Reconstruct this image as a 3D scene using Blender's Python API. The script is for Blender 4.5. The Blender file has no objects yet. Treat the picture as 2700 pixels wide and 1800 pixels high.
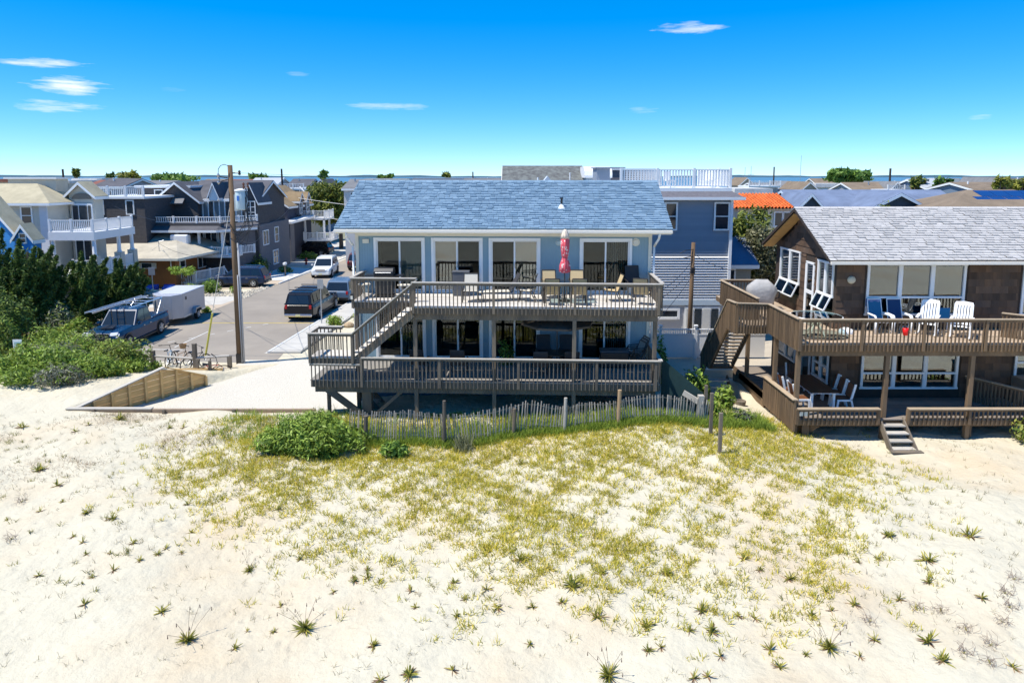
import bpy, math, random
import numpy as np
from mathutils import Vector, Matrix
R = math.radians
random.seed(7); rng = np.random.default_rng(11)
sc = bpy.context.scene; col = sc.collection
# ---------------------------------------------------------------- camera
cam = bpy.data.cameras.new('camera'); cam.lens = 24; cam.sensor_width = 36
cam.shift_y = -0.0733; cam.clip_start = .1; cam.clip_end = 30000
co = bpy.data.objects.new('camera', cam); col.objects.link(co)
co.location = (0, 0, 9.5); co.rotation_euler = (R(82.5), 0, 0); sc.camera = co
# ---------------------------------------------------------------- sun, sky
SUN = Vector((-.47, -.17, 1.0)).normalized()
sl = bpy.data.lights.new('sun', 'SUN'); sl.energy = 4.6; sl.angle = R(.53); sl.color = (1, .955, .88)
so = bpy.data.objects.new('sun', sl); col.objects.link(so)
so.rotation_euler = SUN.to_track_quat('Z', 'Y').to_euler()
w = bpy.data.worlds.new('World'); sc.world = w; w.use_nodes = True
w.cycles.sampling_method = 'MANUAL'; w.cycles.sample_map_resolution = 256
wn = w.node_tree; wn.nodes.clear()
def N(t, typ, **k):
    n = t.nodes.new(typ)
    for a, b in k.items(): setattr(n, a, b)
    return n
def math_(t, op, a, b=None, c=None, clamp=False):
    n = N(t, 'ShaderNodeMath', operation=op); n.use_clamp = clamp
    for i, q in enumerate((a, b, c)):
        if q is None: continue
        if isinstance(q, (int, float)): n.inputs[i].default_value = q
        else: t.links.new(q, n.inputs[i])
    return n.outputs[0]
sky = N(wn, 'ShaderNodeTexSky', sky_type='NISHITA'); sky.sun_disc = False
sky.sun_elevation = math.asin(SUN.z); sky.sun_rotation = math.atan2(SUN.x, SUN.y)
sky.altitude = 0; sky.air_density = .6; sky.dust_density = 0; sky.ozone_density = 1.5
hs = N(wn, 'ShaderNodeHueSaturation'); hs.inputs['Saturation'].default_value = 1.52; hs.inputs['Hue'].default_value = .503; hs.inputs['Value'].default_value = 1.8
gm = N(wn, 'ShaderNodeGamma'); gm.inputs[1].default_value = .66
wn.links.new(sky.outputs[0], gm.inputs[0]); tn = N(wn, 'ShaderNodeMix', data_type='RGBA', blend_type='MULTIPLY'); tn.inputs[0].default_value = 1; tn.inputs[7].default_value = (.82, .985, 1.18, 1)
wn.links.new(gm.outputs[0], tn.inputs[6]); wn.links.new(tn.outputs[2], hs.inputs['Color'])
bg = N(wn, 'ShaderNodeBackground'); bg.inputs[1].default_value = .135
wn.links.new(hs.outputs[0], bg.inputs[0])
tc = N(wn, 'ShaderNodeTexCoord'); sx = N(wn, 'ShaderNodeSeparateXYZ'); wn.links.new(tc.outputs['Generated'], sx.inputs[0])
az = math_(wn, 'ARCTAN2', sx.outputs[0], sx.outputs[1]); el = math_(wn, 'ARCSINE', sx.outputs[2])
mp = N(wn, 'ShaderNodeMapping'); mp.inputs['Scale'].default_value = (11, 11, 90); wn.links.new(tc.outputs['Generated'], mp.inputs[0])
no = N(wn, 'ShaderNodeTexNoise'); no.inputs['Scale'].default_value = 1.6; no.inputs['Detail'].default_value = 6; no.inputs['Roughness'].default_value = .62
wn.links.new(mp.outputs[0], no.inputs['Vector'])
nz = math_(wn, 'MULTIPLY_ADD', no.outputs[0], 4.6, -2.3)
CL = [(-33.8,7.6,2.7,.42,.9),(-32.4,6.15,2.5,.62,1.),(-33.1,4.75,2.6,.42,.8),(-16.9,7.9,.9,.2,.22),(-10.3,5.55,3.0,.35,.5),(14,11.4,2.6,.5,.85),(10.6,5.25,1.5,.3,.45),(33.9,3.95,.9,.25,.4),(-26,6.3,1.,.2,.15)]
rr = random.Random(5)
for k in range(9): CL.append((rr.choice((-1,1))*rr.uniform(45,175), rr.uniform(4,26), rr.uniform(1.2,3.4), rr.uniform(.3,.7), rr.uniform(.3,.95)))
tot = None
for a0, e0, wa, he, s in CL:
    dx = math_(wn, 'MULTIPLY_ADD', az, 1/R(wa), -a0/wa); dy = math_(wn, 'MULTIPLY_ADD', el, 1/R(he), -e0/he)
    r2 = math_(wn, 'MULTIPLY_ADD', dx, dx, math_(wn, 'MULTIPLY', dy, dy))
    m_ = math_(wn, 'SUBTRACT', math_(wn, 'ADD', nz, .95), r2)
    m_ = math_(wn, 'MULTIPLY', math_(wn, 'MULTIPLY', m_, .5, clamp=True), s)
    tot = m_ if tot is None else math_(wn, 'MAXIMUM', tot, m_)
bc = N(wn, 'ShaderNodeBackground'); bc.inputs[0].default_value = (1, .99, .98, 1); bc.inputs[1].default_value = .95
ms = N(wn, 'ShaderNodeMixShader'); wo = N(wn, 'ShaderNodeOutputWorld')
wn.links.new(tot, ms.inputs[0]); wn.links.new(bg.outputs[0], ms.inputs[1]); wn.links.new(bc.outputs[0], ms.inputs[2]); wn.links.new(ms.outputs[0], wo.inputs[0])
sc.view_settings.view_transform = 'Standard'; sc.view_settings.look = 'None'
sc.view_settings.exposure = .44; sc.view_settings.gamma = 1
# ---------------------------------------------------------------- materials
MT = {}
def M(key, c=None, rough=.75, var=.12, scale=6., isl=0., orn=0., bump=0., bscale=40., metal=0., spec=.3, stretch=(1,1,1), c2=None, bands=None, grime=0., trans=0., coat=0.):
    """procedural material: noise value variation, per-piece variation, relief, optional siding bands (axis, period, depth)"""
    if key in MT: return MT[key]
    m = bpy.data.materials.new(key); m.use_nodes = True; t = m.node_tree; L = t.links.new
    b = t.nodes['Principled BSDF']; b.inputs['Roughness'].default_value = rough; b.inputs['Metallic'].default_value = metal
    b.inputs['Specular IOR Level'].default_value = spec
    if coat: b.inputs['Coat Weight'].default_value = coat; b.inputs['Coat Roughness'].default_value = .04
    tc = N(t, 'ShaderNodeTexCoord'); mp = N(t, 'ShaderNodeMapping'); mp.inputs['Scale'].default_value = stretch
    oi = N(t, 'ShaderNodeObjectInfo')
    va = N(t, 'ShaderNodeVectorMath', operation='SCALE'); va.inputs[0].default_value = (17, 29, 41); L(oi.outputs['Random'], va.inputs[3])
    vb = N(t, 'ShaderNodeVectorMath', operation='ADD'); L(tc.outputs['Object'], vb.inputs[0]); L(va.outputs[0], vb.inputs[1]); L(vb.outputs[0], mp.inputs[0])
    n1 = N(t, 'ShaderNodeTexNoise'); n1.inputs['Scale'].default_value = scale; n1.inputs['Detail'].default_value = 5; n1.inputs['Roughness'].default_value = .65; L(mp.outputs[0], n1.inputs['Vector'])
    f = math_(t, 'MULTIPLY_ADD', n1.outputs[0], 2.6*var, 1-1.3*var)
    if isl:
        g = N(t, 'ShaderNodeNewGeometry'); f = math_(t, 'ADD', f, math_(t, 'MULTIPLY_ADD', g.outputs['Random Per Island'], 2*isl, -isl))
    if orn: f = math_(t, 'ADD', f, math_(t, 'MULTIPLY_ADD', oi.outputs['Random'], 2*orn, -orn))
    base = None
    if c2:
        mx = N(t, 'ShaderNodeMix', data_type='RGBA'); mx.inputs[6].default_value = (*c, 1); mx.inputs[7].default_value = (*c2, 1)
        if isl: L(g.outputs['Random Per Island'], mx.inputs[0])
        else:
            n3 = N(t, 'ShaderNodeTexNoise'); n3.inputs['Scale'].default_value = scale*.4; n3.inputs['Detail'].default_value = 4; L(mp.outputs[0], n3.inputs['Vector'])
            L(math_(t, 'MULTIPLY_ADD', n3.outputs[0], 3.2, -1.1, clamp=True), mx.inputs[0])
        base = mx.outputs[2]
    sc_ = N(t, 'ShaderNodeVectorMath', operation='SCALE')
    if base is None: sc_.inputs[0].default_value = c
    else: L(base, sc_.inputs[0])
    L(f, sc_.inputs[3]); outc = sc_.outputs[0]
    L(outc, b.inputs['Base Color'])
    hgt = None
    if bump:
        n2 = N(t, 'ShaderNodeTexNoise'); n2.inputs['Scale'].default_value = bscale; n2.inputs['Detail'].default_value = 4; L(mp.outputs[0], n2.inputs['Vector'])
        bp = N(t, 'ShaderNodeBump'); bp.inputs['Strength'].default_value = 1; bp.inputs['Distance'].default_value = bump; L(n2.outputs[0], bp.inputs['Height']); hgt = bp
    if bands:
        ax, per, dep = bands; s3 = N(t, 'ShaderNodeSeparateXYZ'); L(tc.outputs['Object'], s3.inputs[0])
        if ax == 'H':   # lap siding
            fr = math_(t, 'FRACT', math_(t, 'DIVIDE', s3.outputs[2], per)); q = math_(t, 'SUBTRACT', 1., fr)
        else:           # grooved boards on x+y
            fr = math_(t, 'FRACT', math_(t, 'DIVIDE', math_(t, 'ADD', s3.outputs[0], s3.outputs[1]), per)); q = math_(t, 'GREATER_THAN', fr, .14)
        bp = N(t, 'ShaderNodeBump'); bp.inputs['Strength'].default_value = 1; bp.inputs['Distance'].default_value = dep; L(q, bp.inputs['Height'])
        if hgt: L(hgt.outputs[0], bp.inputs['Normal'])
        hgt = bp
    if hgt: L(hgt.outputs[0], b.inputs['Normal'])
    if trans:
        tr = N(t, 'ShaderNodeBsdfTranslucent'); L(outc, tr.inputs[0]); mxs = N(t, 'ShaderNodeMixShader'); mxs.inputs[0].default_value = trans
        L(b.outputs[0], mxs.inputs[1]); L(tr.outputs[0], mxs.inputs[2]); L(mxs.outputs[0], t.nodes['Material Output'].inputs[0])
    MT[key] = m; return m
def glass(key, tint, refl):
    if key in MT: return MT[key]
    m = bpy.data.materials.new(key); m.use_nodes = True; t = m.node_tree; t.nodes.remove(t.nodes['Principled BSDF'])
    a = N(t, 'ShaderNodeBsdfTransparent'); a.inputs[0].default_value = (*tint, 1)
    g = N(t, 'ShaderNodeBsdfGlossy'); g.inputs['Roughness'].default_value = .015; g.inputs[0].default_value = (.95, .97, 1, 1)
    nn = N(t, 'ShaderNodeTexNoise'); nn.inputs['Scale'].default_value = 1.3; bp = N(t, 'ShaderNodeBump'); bp.inputs['Distance'].default_value = .004; bp.inputs['Strength'].default_value = .5
    tcc = N(t, 'ShaderNodeTexCoord'); t.links.new(tcc.outputs['Object'], nn.inputs['Vector']); t.links.new(nn.outputs[0], bp.inputs['Height']); t.links.new(bp.outputs[0], g.inputs['Normal'])
    x = N(t, 'ShaderNodeMixShader'); fr = N(t, 'ShaderNodeFresnel'); fr.inputs[0].default_value = 1.5
    t.links.new(math_(t, 'ADD', fr.outputs[0], refl, clamp=True), x.inputs[0])
    t.links.new(a.outputs[0], x.inputs[1]); t.links.new(g.outputs[0], x.inputs[2]); t.links.new(x.outputs[0], t.nodes['Material Output'].inputs[0])
    MT[key] = m; return m
wood = M('weathered_wood', (.20,.16,.115), .85, .30, 5, orn=.16, bump=.004, bscale=30, stretch=(1,1,.3), c2=(.125,.107,.088))
woodcap = M('weathered_cap', (.44,.405,.35), .8, .22, 4, orn=.1, bump=.003)
plank_m = M('bleached_plank', (.60,.555,.49), .85, .25, 4, orn=.12, bump=.003, bscale=25, stretch=(.25,1,1))
plank_b = M('warm_plank', (.42,.32,.225), .85, .28, 4, orn=.22, bump=.003, bscale=25, stretch=(.25,1,1))
wood_b = M('brown_deck_wood', (.20,.132,.075), .85, .28, 5, orn=.16, bump=.004, bscale=30, stretch=(1,1,.3), c2=(.14,.096,.06))
white = M('white_trim', (.80,.80,.78), .5, .05, 3)
whitev = M('white_vinyl', (.82,.81,.79), .4, .04, 3)
cream = M('cream_trim', (.70,.66,.55), .6, .06, 3)
dark = M('dark_interior', (.035,.034,.036), .9, .1, 3)
blackm = M('black_metal', (.018,.018,.02), .4, .1, 5, spec=.5)
greym = M('galvanised_metal', (.42,.43,.44), .38, .1, 4, metal=.7)
alum = M('aluminium', (.72,.73,.74), .32, .06, 3, metal=.8)
rubber = M('tyre_rubber', (.022,.022,.022), .85, .2, 8)
fglass = M('far_window_glass', (.02,.03,.04), .06, .2, 1.5, spec=.6)
pglass = glass('patio_glass', (.6,.68,.68), .0)
wglass = glass('window_glass', (.45,.52,.5), .13)
# ---------------------------------------------------------------- mesh helpers
INV = {}
class MB:
    def __init__(s): s.v = []; s.f = []
    def add(s, vs, fs):
        n = len(s.v); s.v += [tuple(p) for p in vs]; s.f += [tuple(i+n for i in f) for f in fs]; return s
    def box(s, x0, x1, y0, y1, z0, z1):
        return s.add([(x0,y0,z0),(x1,y0,z0),(x1,y1,z0),(x0,y1,z0),(x0,y0,z1),(x1,y0,z1),(x1,y1,z1),(x0,y1,z1)],
                     [(0,3,2,1),(4,5,6,7),(0,1,5,4),(1,2,6,5),(2,3,7,6),(3,0,4,7)])
    def cb(s, c, d): return s.box(c[0]-d[0]/2, c[0]+d[0]/2, c[1]-d[1]/2, c[1]+d[1]/2, c[2]-d[2]/2, c[2]+d[2]/2)
    def beam(s, a, b, wd, h, up=(0,0,1)):
        a = Vector(a); b = Vector(b); d = (b-a).normalized(); u = Vector(up)
        x = d.cross(u)
        if x.length < 1e-4: x = d.cross(Vector((1,0,0)))
        x.normalize(); u = x.cross(d).normalized(); x *= wd/2; u *= h/2
        return s.add([a-x-u,a+x-u,a+x+u,a-x+u,b-x-u,b+x-u,b+x+u,b-x+u], [(0,1,2,3),(7,6,5,4),(0,4,5,1),(1,5,6,2),(2,6,7,3),(3,7,4,0)])
    def cyl(s, a, b, r0, r1=None, n=10, cap=True):
        a = Vector(a); b = Vector(b); r1 = r0 if r1 is None else r1; d = (b-a).normalized()
        x = d.orthogonal().normalized(); y = d.cross(x); vs = []
        for p, r in ((a, r0), (b, r1)):
            for k in range(n):
                t = 2*math.pi*k/n; vs.append(p + x*(r*math.cos(t)) + y*(r*math.sin(t)))
        fs = [(k, (k+1)%n, n+(k+1)%n, n+k) for k in range(n)]
        if cap: fs += [tuple(range(n))[::-1], tuple(range(n, 2*n))]
        return s.add(vs, fs)
    def tube(s, pts, r, n=6):
        for a, b in zip(pts, pts[1:]): s.cyl(a, b, r, r, n)
        return s
    def prism(s, poly, d):
        n = len(poly); d = Vector(d); p = [Vector(q) for q in poly]
        return s.add(p+[q+d for q in p], [tuple(range(n))[::-1], tuple(range(n, 2*n))]+[(k, (k+1)%n, n+(k+1)%n, n+k) for k in range(n)])
    def quad(s, *p): return s.add(p, [tuple(range(len(p)))])
    def lathe(s, prof, o=(0,0,0), n=16, axis=2):
        vs = []; m = len(prof)
        for k in range(n):
            t = 2*math.pi*k/n
            for r, h in prof:
                c = [r*math.cos(t), r*math.sin(t), h]
                if axis == 1: c = [c[0], c[2], c[1]]
                if axis == 0: c = [c[2], c[0], c[1]]
                vs.append((c[0]+o[0], c[1]+o[1], c[2]+o[2]))
        return s.add(vs, [(k*m+j, ((k+1)%n)*m+j, ((k+1)%n)*m+j+1, k*m+j+1) for k in range(n) for j in range(m-1)])
    def loft(s, rings):
        n = len(rings[0]); vs = [p for r_ in rings for p in r_]
        fs = [(i*n+k, i*n+(k+1)%n, (i+1)*n+(k+1)%n, (i+1)*n+k) for i in range(len(rings)-1) for k in range(n)]
        fs += [tuple(range(n))[::-1], tuple(range((len(rings)-1)*n, len(rings)*n))]
        return s.add(vs, fs)
    def build(s, name, mat, parent=None, smooth=False, bevel=0, sub=0, kind=None):
        inv = INV.get(parent.name) if parent else None
        vs = s.v if inv is None else [tuple(inv @ Vector(p)) for p in s.v]
        me = bpy.data.meshes.new(name); me.from_pydata(vs, [], s.f); me.validate()
        import bmesh
        bm = bmesh.new(); bm.from_mesh(me); bmesh.ops.recalc_face_normals(bm, faces=bm.faces); bm.to_mesh(me); bm.free()
        me.materials.append(mat)
        if smooth: me.shade_smooth()
        o = bpy.data.objects.new(name, me); col.objects.link(o)
        if parent:
            o.parent = parent
            if inv is not None: INV[o.name] = inv
        if bevel:
            b = o.modifiers.new('bevel', 'BEVEL'); b.width = bevel; b.segments = 2; b.limit_method = 'ANGLE'; b.angle_limit = R(35)
        if sub:
            q = o.modifiers.new('sub', 'SUBSURF'); q.levels = sub; q.render_levels = sub
        if kind: o['kind'] = kind
        return o
def tag(o, label, cat, group=None):
    o['label'] = label; o['category'] = cat
    if group: o['group'] = group
    return o
def thing(name, label, cat, loc=(0,0,0), rz=0, group=None, world=False):
    o = bpy.data.objects.new(name, None); col.objects.link(o); o.location = loc; o.rotation_euler = (0,0,R(rz)); o.empty_display_size = .2
    if world: INV[o.name] = (Matrix.Translation(loc) @ Matrix.Rotation(R(rz), 4, 'Z')).inverted()
    return tag(o, label, cat, group)
def struct(o): o['kind'] = 'structure'; return o
def inst(name, me, parent, loc, rot=(0,0,0), scale=(1,1,1)):
    o = bpy.data.objects.new(name, me); col.objects.link(o); o.parent = parent
    inv = INV.get(parent.name) if parent else None
    o.location = inv @ Vector(loc) if inv is not None else loc
    o.rotation_euler = rot; o.scale = scale; return o
def copy_tree(o, parent=None):
    c = o.copy(); col.objects.link(c); c.parent = parent
    for ch in o.children: copy_tree(ch, c)
    return c
def place(o, loc, rz=0, label=None, scale=None):
    o.location = loc; o.rotation_euler = (0,0,R(rz))
    if label: o['label'] = label
    if scale: o.scale = (scale,)*3 if isinstance(scale, (int, float)) else scale
    return o
def fastmesh(name, V, F, mat, parent=None, smooth=False):
    V = np.asarray(V, np.float32); F = np.asarray(F, np.int32)
    inv = INV.get(parent.name) if parent else None
    if inv is not None:
        A = np.array(inv, np.float32); V = V @ A[:3,:3].T + A[:3,3]
    me = bpy.data.meshes.new(name); k = F.shape[1]
    me.vertices.add(len(V)); me.vertices.foreach_set('co', V.ravel())
    me.loops.add(F.size); me.loops.foreach_set('vertex_index', F.ravel())
    me.polygons.add(len(F)); me.polygons.foreach_set('loop_start', np.arange(0, F.size, k, dtype=np.int32))
    me.update(calc_edges=True); me.materials.append(mat)
    if smooth: me.shade_smooth()
    o = bpy.data.objects.new(name, me); col.objects.link(o)
    if parent: o.parent = parent
    return o
def ss(a, b, x): t = np.clip((x-a)/(b-a), 0, 1); return t*t*(3-2*t)
# ================================================================ ground, road, water
def WX(y): return -16.9+(np.asarray(y)-25.5)*(2.9/4.7)     # line of the timber wall
def g(x, y):
    x = np.asarray(x, float); y = np.asarray(y, float)
    z = .62*ss(34.6, 28.5, y)
    z = z + .46*np.exp(-((x-4.2)/3.4)**2-((y-22.6)/2.8)**2) - .10*np.exp(-((x+4)/4)**2-((y-22)/2.0)**2)
    z = z - .36*ss(7.5, 12, x)*ss(17, 22, y)*ss(40, 30, y)
    z = z + .25*np.exp(-((x+20)/5)**2-((y-29)/3)**2)
    f = ss(35, 28, y)
    z = z + f*(.07*np.sin(x*.55+1.2)*np.cos(y*.47-.6)+.045*np.sin(x*1.3+y*.9)+.03*np.sin(x*2.3-y*1.7+2)+.018*np.sin(x*4.1+1)*np.sin(y*4.7))
    z = z-.12*np.exp(-((y-25.2)/.7)**2)*ss(-7.2,-8.2,x)*ss(-18.5,-17,x)
    inside = ss(-.30, .0, x-WX(y))*ss(25.38, 25.52, y)*ss(-5.9, -6.6, x)
    z = z*(1-inside)+.0*inside
    inside2 = ss(6.6, 7.2, x)*ss(26, 28, y)*ss(9.9, 9.3, x); z = z*(1-inside2)
    z = z*(1-ss(2, -8, y)*.0) + .9*ss(4, -6, y)*(1+.5*np.sin(x*.3))
    return z
xs = np.unique(np.concatenate([[-4000,-1500,-600,-300,-150,-90,-60],np.arange(-45,-24,1.),np.arange(-24,24,.2),np.arange(24,45,1.),[60,90,150,300,600,1500,4000]]))
ys = np.unique(np.concatenate([[-160,-100,-60,-40,-25,-15,-8,-4],np.arange(-2,9,1.),np.arange(9,38,.2),np.arange(38,60,2.),[70,90,120,160,220,300,420]]))
GX, GY = np.meshgrid(xs, ys); GZ = g(GX, GY)
V = np.stack([GX.ravel(), GY.ravel(), GZ.ravel()], 1); nx = len(xs)
ii = (np.arange(len(ys)-1)[:,None]*nx+np.arange(nx-1)[None,:]).ravel(); F = np.stack([ii, ii+1, ii+nx+1, ii+nx], 1)
def sand_mat():
    m = bpy.data.materials.new('dune_sand'); m.use_nodes = True; t = m.node_tree; L = t.links.new; b = t.nodes['Principled BSDF']
    b.inputs['Roughness'].default_value = .95; b.inputs['Specular IOR Level'].default_value = .1
    tc = N(t, 'ShaderNodeTexCoord')
    def nz(s, d=5, r=.6):
        n = N(t, 'ShaderNodeTexNoise'); n.inputs['Scale'].default_value = s; n.inputs['Detail'].default_value = d; n.inputs['Roughness'].default_value = r; L(tc.outputs['Object'], n.inputs['Vector']); return n.outputs[0]
    a = N(t, 'ShaderNodeMix', data_type='RGBA'); a.inputs[6].default_value = (.59,.535,.40,1); a.inputs[7].default_value = (.57,.455,.30,1)
    L(math_(t, 'MULTIPLY_ADD', nz(.22, 4), 4, -1.95, clamp=True), a.inputs[0])
    f = math_(t, 'MULTIPLY_ADD', nz(9, 6, .7), .22, .89); f = math_(t, 'MULTIPLY', f, math_(t, 'MULTIPLY_ADD', nz(160, 2), .5, .75))
    s = N(t, 'ShaderNodeVectorMath', operation='SCALE'); L(a.outputs[2], s.inputs[0]); L(f, s.inputs[3]); L(s.outputs[0], b.inputs['Base Color'])
    b1 = N(t, 'ShaderNodeBump'); b1.inputs['Distance'].default_value = .085; b1.inputs['Strength'].default_value = .8; L(nz(3.2, 6, .62), b1.inputs['Height'])
    vo = N(t, 'ShaderNodeTexVoronoi'); vo.inputs['Scale'].default_value = 2.3; L(tc.outputs['Object'], vo.inputs['Vector']); dm = math_(t, 'MULTIPLY', math_(t, 'SMOOTH_MIN', vo.outputs['Distance'], .28, .1), math_(t, 'MULTIPLY_ADD', nz(.5, 3), 4, -1.7, clamp=True)); b3 = N(t, 'ShaderNodeBump'); b3.inputs['Distance'].default_value = .16; L(dm, b3.inputs['Height']); L(b1.outputs[0], b3.inputs['Normal']); b1 = b3
    b2 = N(t, 'ShaderNodeBump'); b2.inputs['Distance'].default_value = .008; L(nz(60, 3), b2.inputs['Height']); L(b1.outputs[0], b2.inputs['Normal']); L(b2.outputs[0], b.inputs['Normal'])
    MT['sand'] = m; return m
sand = sand_mat()
struct(fastmesh('ground', V, F, sand, smooth=True))
def road_x(y): return .06*(y-45)
asph = M('asphalt', (.265,.232,.19), .9, .16, .5, bump=.004, bscale=90, c2=(.31,.27,.22))
conc = M('concrete', (.50,.475,.42), .9, .16, 1.2, bump=.003, bscale=60)
concw = M('pale_concrete', (.60,.60,.58), .85, .1, 1.0, bump=.002, bscale=60)
apron = M('tan_apron', (.48,.39,.29), .9, .15, 1.5, bump=.003, bscale=60)
mk = MB(); P = []
L_ = [(-24.5,33.8),(-24.5,46),(-21.7,46.5)]+[(-21.6+road_x(y), y) for y in (60,80,120,240)]
R_ = [(-12.2,33.8),(-12.7,40)]+[(-12.7+road_x(y), y) for y in (48,60,80,120,240)]
struct(MB().quad(*[(x,y,.012) for x,y in L_+R_[::-1]]).build('road', asph))
def strip(name, x0, x1, y0, y1, z0, z1, m):
    return struct(MB().prism([(x0+road_x(y0),y0,z0),(x1+road_x(y0),y0,z0),(x1+road_x(y1),y1,z0),(x0+road_x(y1),y1,z0)], (0,0,z1-z0)).build(name, m))
pv = strip('pavement', -12.55, -10.9, 36, 110, -.1, .11, conc)
k0 = MB()
for y in np.arange(36.2, 58, 1.5):   # expansion joints cut as flag stones
    x = -12.5+road_x(y)
    inst('paving_slab', MB().box(-.76,.76,-.735,.735,-.03,.0).build('paving_slab', conc).data if y < 36.3 else bpy.data.meshes['paving_slab'], pv, (x+.83, y+.75, .135))
bpy.data.objects.remove(bpy.data.objects['paving_slab'])
strip('kerb', -12.69, -12.56, 36, 110, -.1, .13, concw)
strip('left_kerb', -21.72, -21.55, 60, 110, -.1, .12, concw)
struct(MB().quad((-27,46.6,.02),(-21.45,46.9,.02),(-21.2,52.6,.02),(-27,52.6,.02)).build('driveway_apron', apron))
struct(MB().quad((-27.5,48.6,.026),(-21.7,50.2,.026),(-21.3,53.6,.026),(-27.5,53.6,.026)).build('side_path', conc))
struct(MB().quad((-28,57.2,.02),(-20.9,57.6,.02),(-20.6,62.0,.02),(-28,62.0,.02)).build('driveway', apron))
struct(MB().quad((-25.4,62.0,.03),(-20.5,62.2,.03),(-19.9,69.5,.03),(-25,72.5,.03)).build('concrete_driveway', concw))
struct(MB().quad((-25,72.6,.024),(-19.6,71.6,.024),(-18,96,.024),(-30,100,.024)).build('driveway_far', conc))
struct(MB().quad((-9.0,38,.02),(-6.6,38,.02),(-6.6,58,.02),(-10.5,58,.02)).build('side_yard', M('pebble_yard',(.42,.36,.27),.95,.3,9,bump=.02,bscale=25)))
gravel = M('white_gravel', (.60,.55,.455), .95, .55, 30, bump=.04, bscale=26)
gx = np.arange(-17.2,-6.1,.2); gy = np.arange(25.6,34.7,.2); AX, AY = np.meshgrid(gx, gy); AX = np.maximum(AX, WX(np.minimum(AY,30.2))+.05)
V = np.stack([AX.ravel(), AY.ravel(), (g(AX,AY)*.3+.03+.02*np.sin(AX*1.7)*np.cos(AY*1.3)).ravel()], 1); nx = len(gx)
ii = (np.arange(len(gy)-1)[:,None]*nx+np.arange(nx-1)[None,:]).ravel(); F = np.stack([ii, ii+1, ii+nx+1, ii+nx], 1)
struct(fastmesh('gravel_driveway', V, F, gravel, smooth=True))
yel = M('yellow_paint', (.62,.45,.06), .7, .25, 4); wht = M('white_paint', (.66,.65,.60), .7, .3, 4)
def mark(pts, wd, m, name='road_marking'):
    b = MB()
    for (x0,y0),(x1,y1) in zip(pts[::2], pts[1::2]):
        d = Vector((x1-x0,y1-y0,0)).normalized()*wd/2; q = Vector((-d.y,d.x,0))
        b.quad(Vector((x0,y0,.017))-q, Vector((x1,y1,.017))-q, Vector((x1,y1,.017))+q, Vector((x0,y0,.017))+q)
    return struct(b.build(name, m))
mark([(-21.2,43.75),(-12.9,43.7)], .1, yel); mark([(-20.9,36.9),(-18.2,36.8)], .09, wht); mark([(-18.9,37.3),(-18.75,41.2)], .07, wht)
mark([a for k in range(7) for a in ((-20.6+k*.75,37.5+k*.95),(-20.35+k*.75,37.82+k*.95))], .07, wht)
strip('gutter_line', -12.86, -12.70, 36, 70, .0, .018, conc)
wat = bpy.data.materials.new('bay_water'); wat.use_nodes = True
t = wat.node_tree; b = t.nodes['Principled BSDF']; b.inputs['Base Color'].default_value = (.10,.20,.26,1); b.inputs['Roughness'].default_value = .35; b.inputs['Specular IOR Level'].default_value = .25
n_ = N(t,'ShaderNodeTexNoise'); n_.inputs['Scale'].default_value = .4; bb = N(t,'ShaderNodeBump'); bb.inputs['Distance'].default_value = .35; t.links.new(n_.outputs[0], bb.inputs['Height']); t.links.new(bb.outputs[0], b.inputs['Normal'])
tcw = N(t,'ShaderNodeTexCoord'); t.links.new(tcw.outputs['Object'], n_.inputs['Vector'])
struct(MB().quad((-9000,420,-.05),(9000,420,-.05),(9000,9000,-.05),(-9000,9000,-.05)).build('bay_water', wat))
# far wooded shore across the bay
hb = MB(); q = random.Random(3); pts = []
for k in range(240):
    x = -7500+k*63; pts.append((x, 16+5*math.sin(k*.21)+3*math.sin(k*.73+1)+q.uniform(-1.5,1.5)))
for a, b_ in zip(pts, pts[1:]):
    hb.quad((a[0],7000,-.2),(b_[0],7000,-.2),(b_[0],7060,b_[1]),(a[0],7060,a[1])); hb.quad((a[0],7060,a[1]),(b_[0],7060,b_[1]),(b_[0],7400,b_[1]*.9),(a[0],7400,a[1]*.9))
struct(hb.build('far_shore', M('far_woods', (.045,.095,.13), .9, .35, .004)))  # woods tinted bluish: the haze of distance is put into their colour
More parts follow.
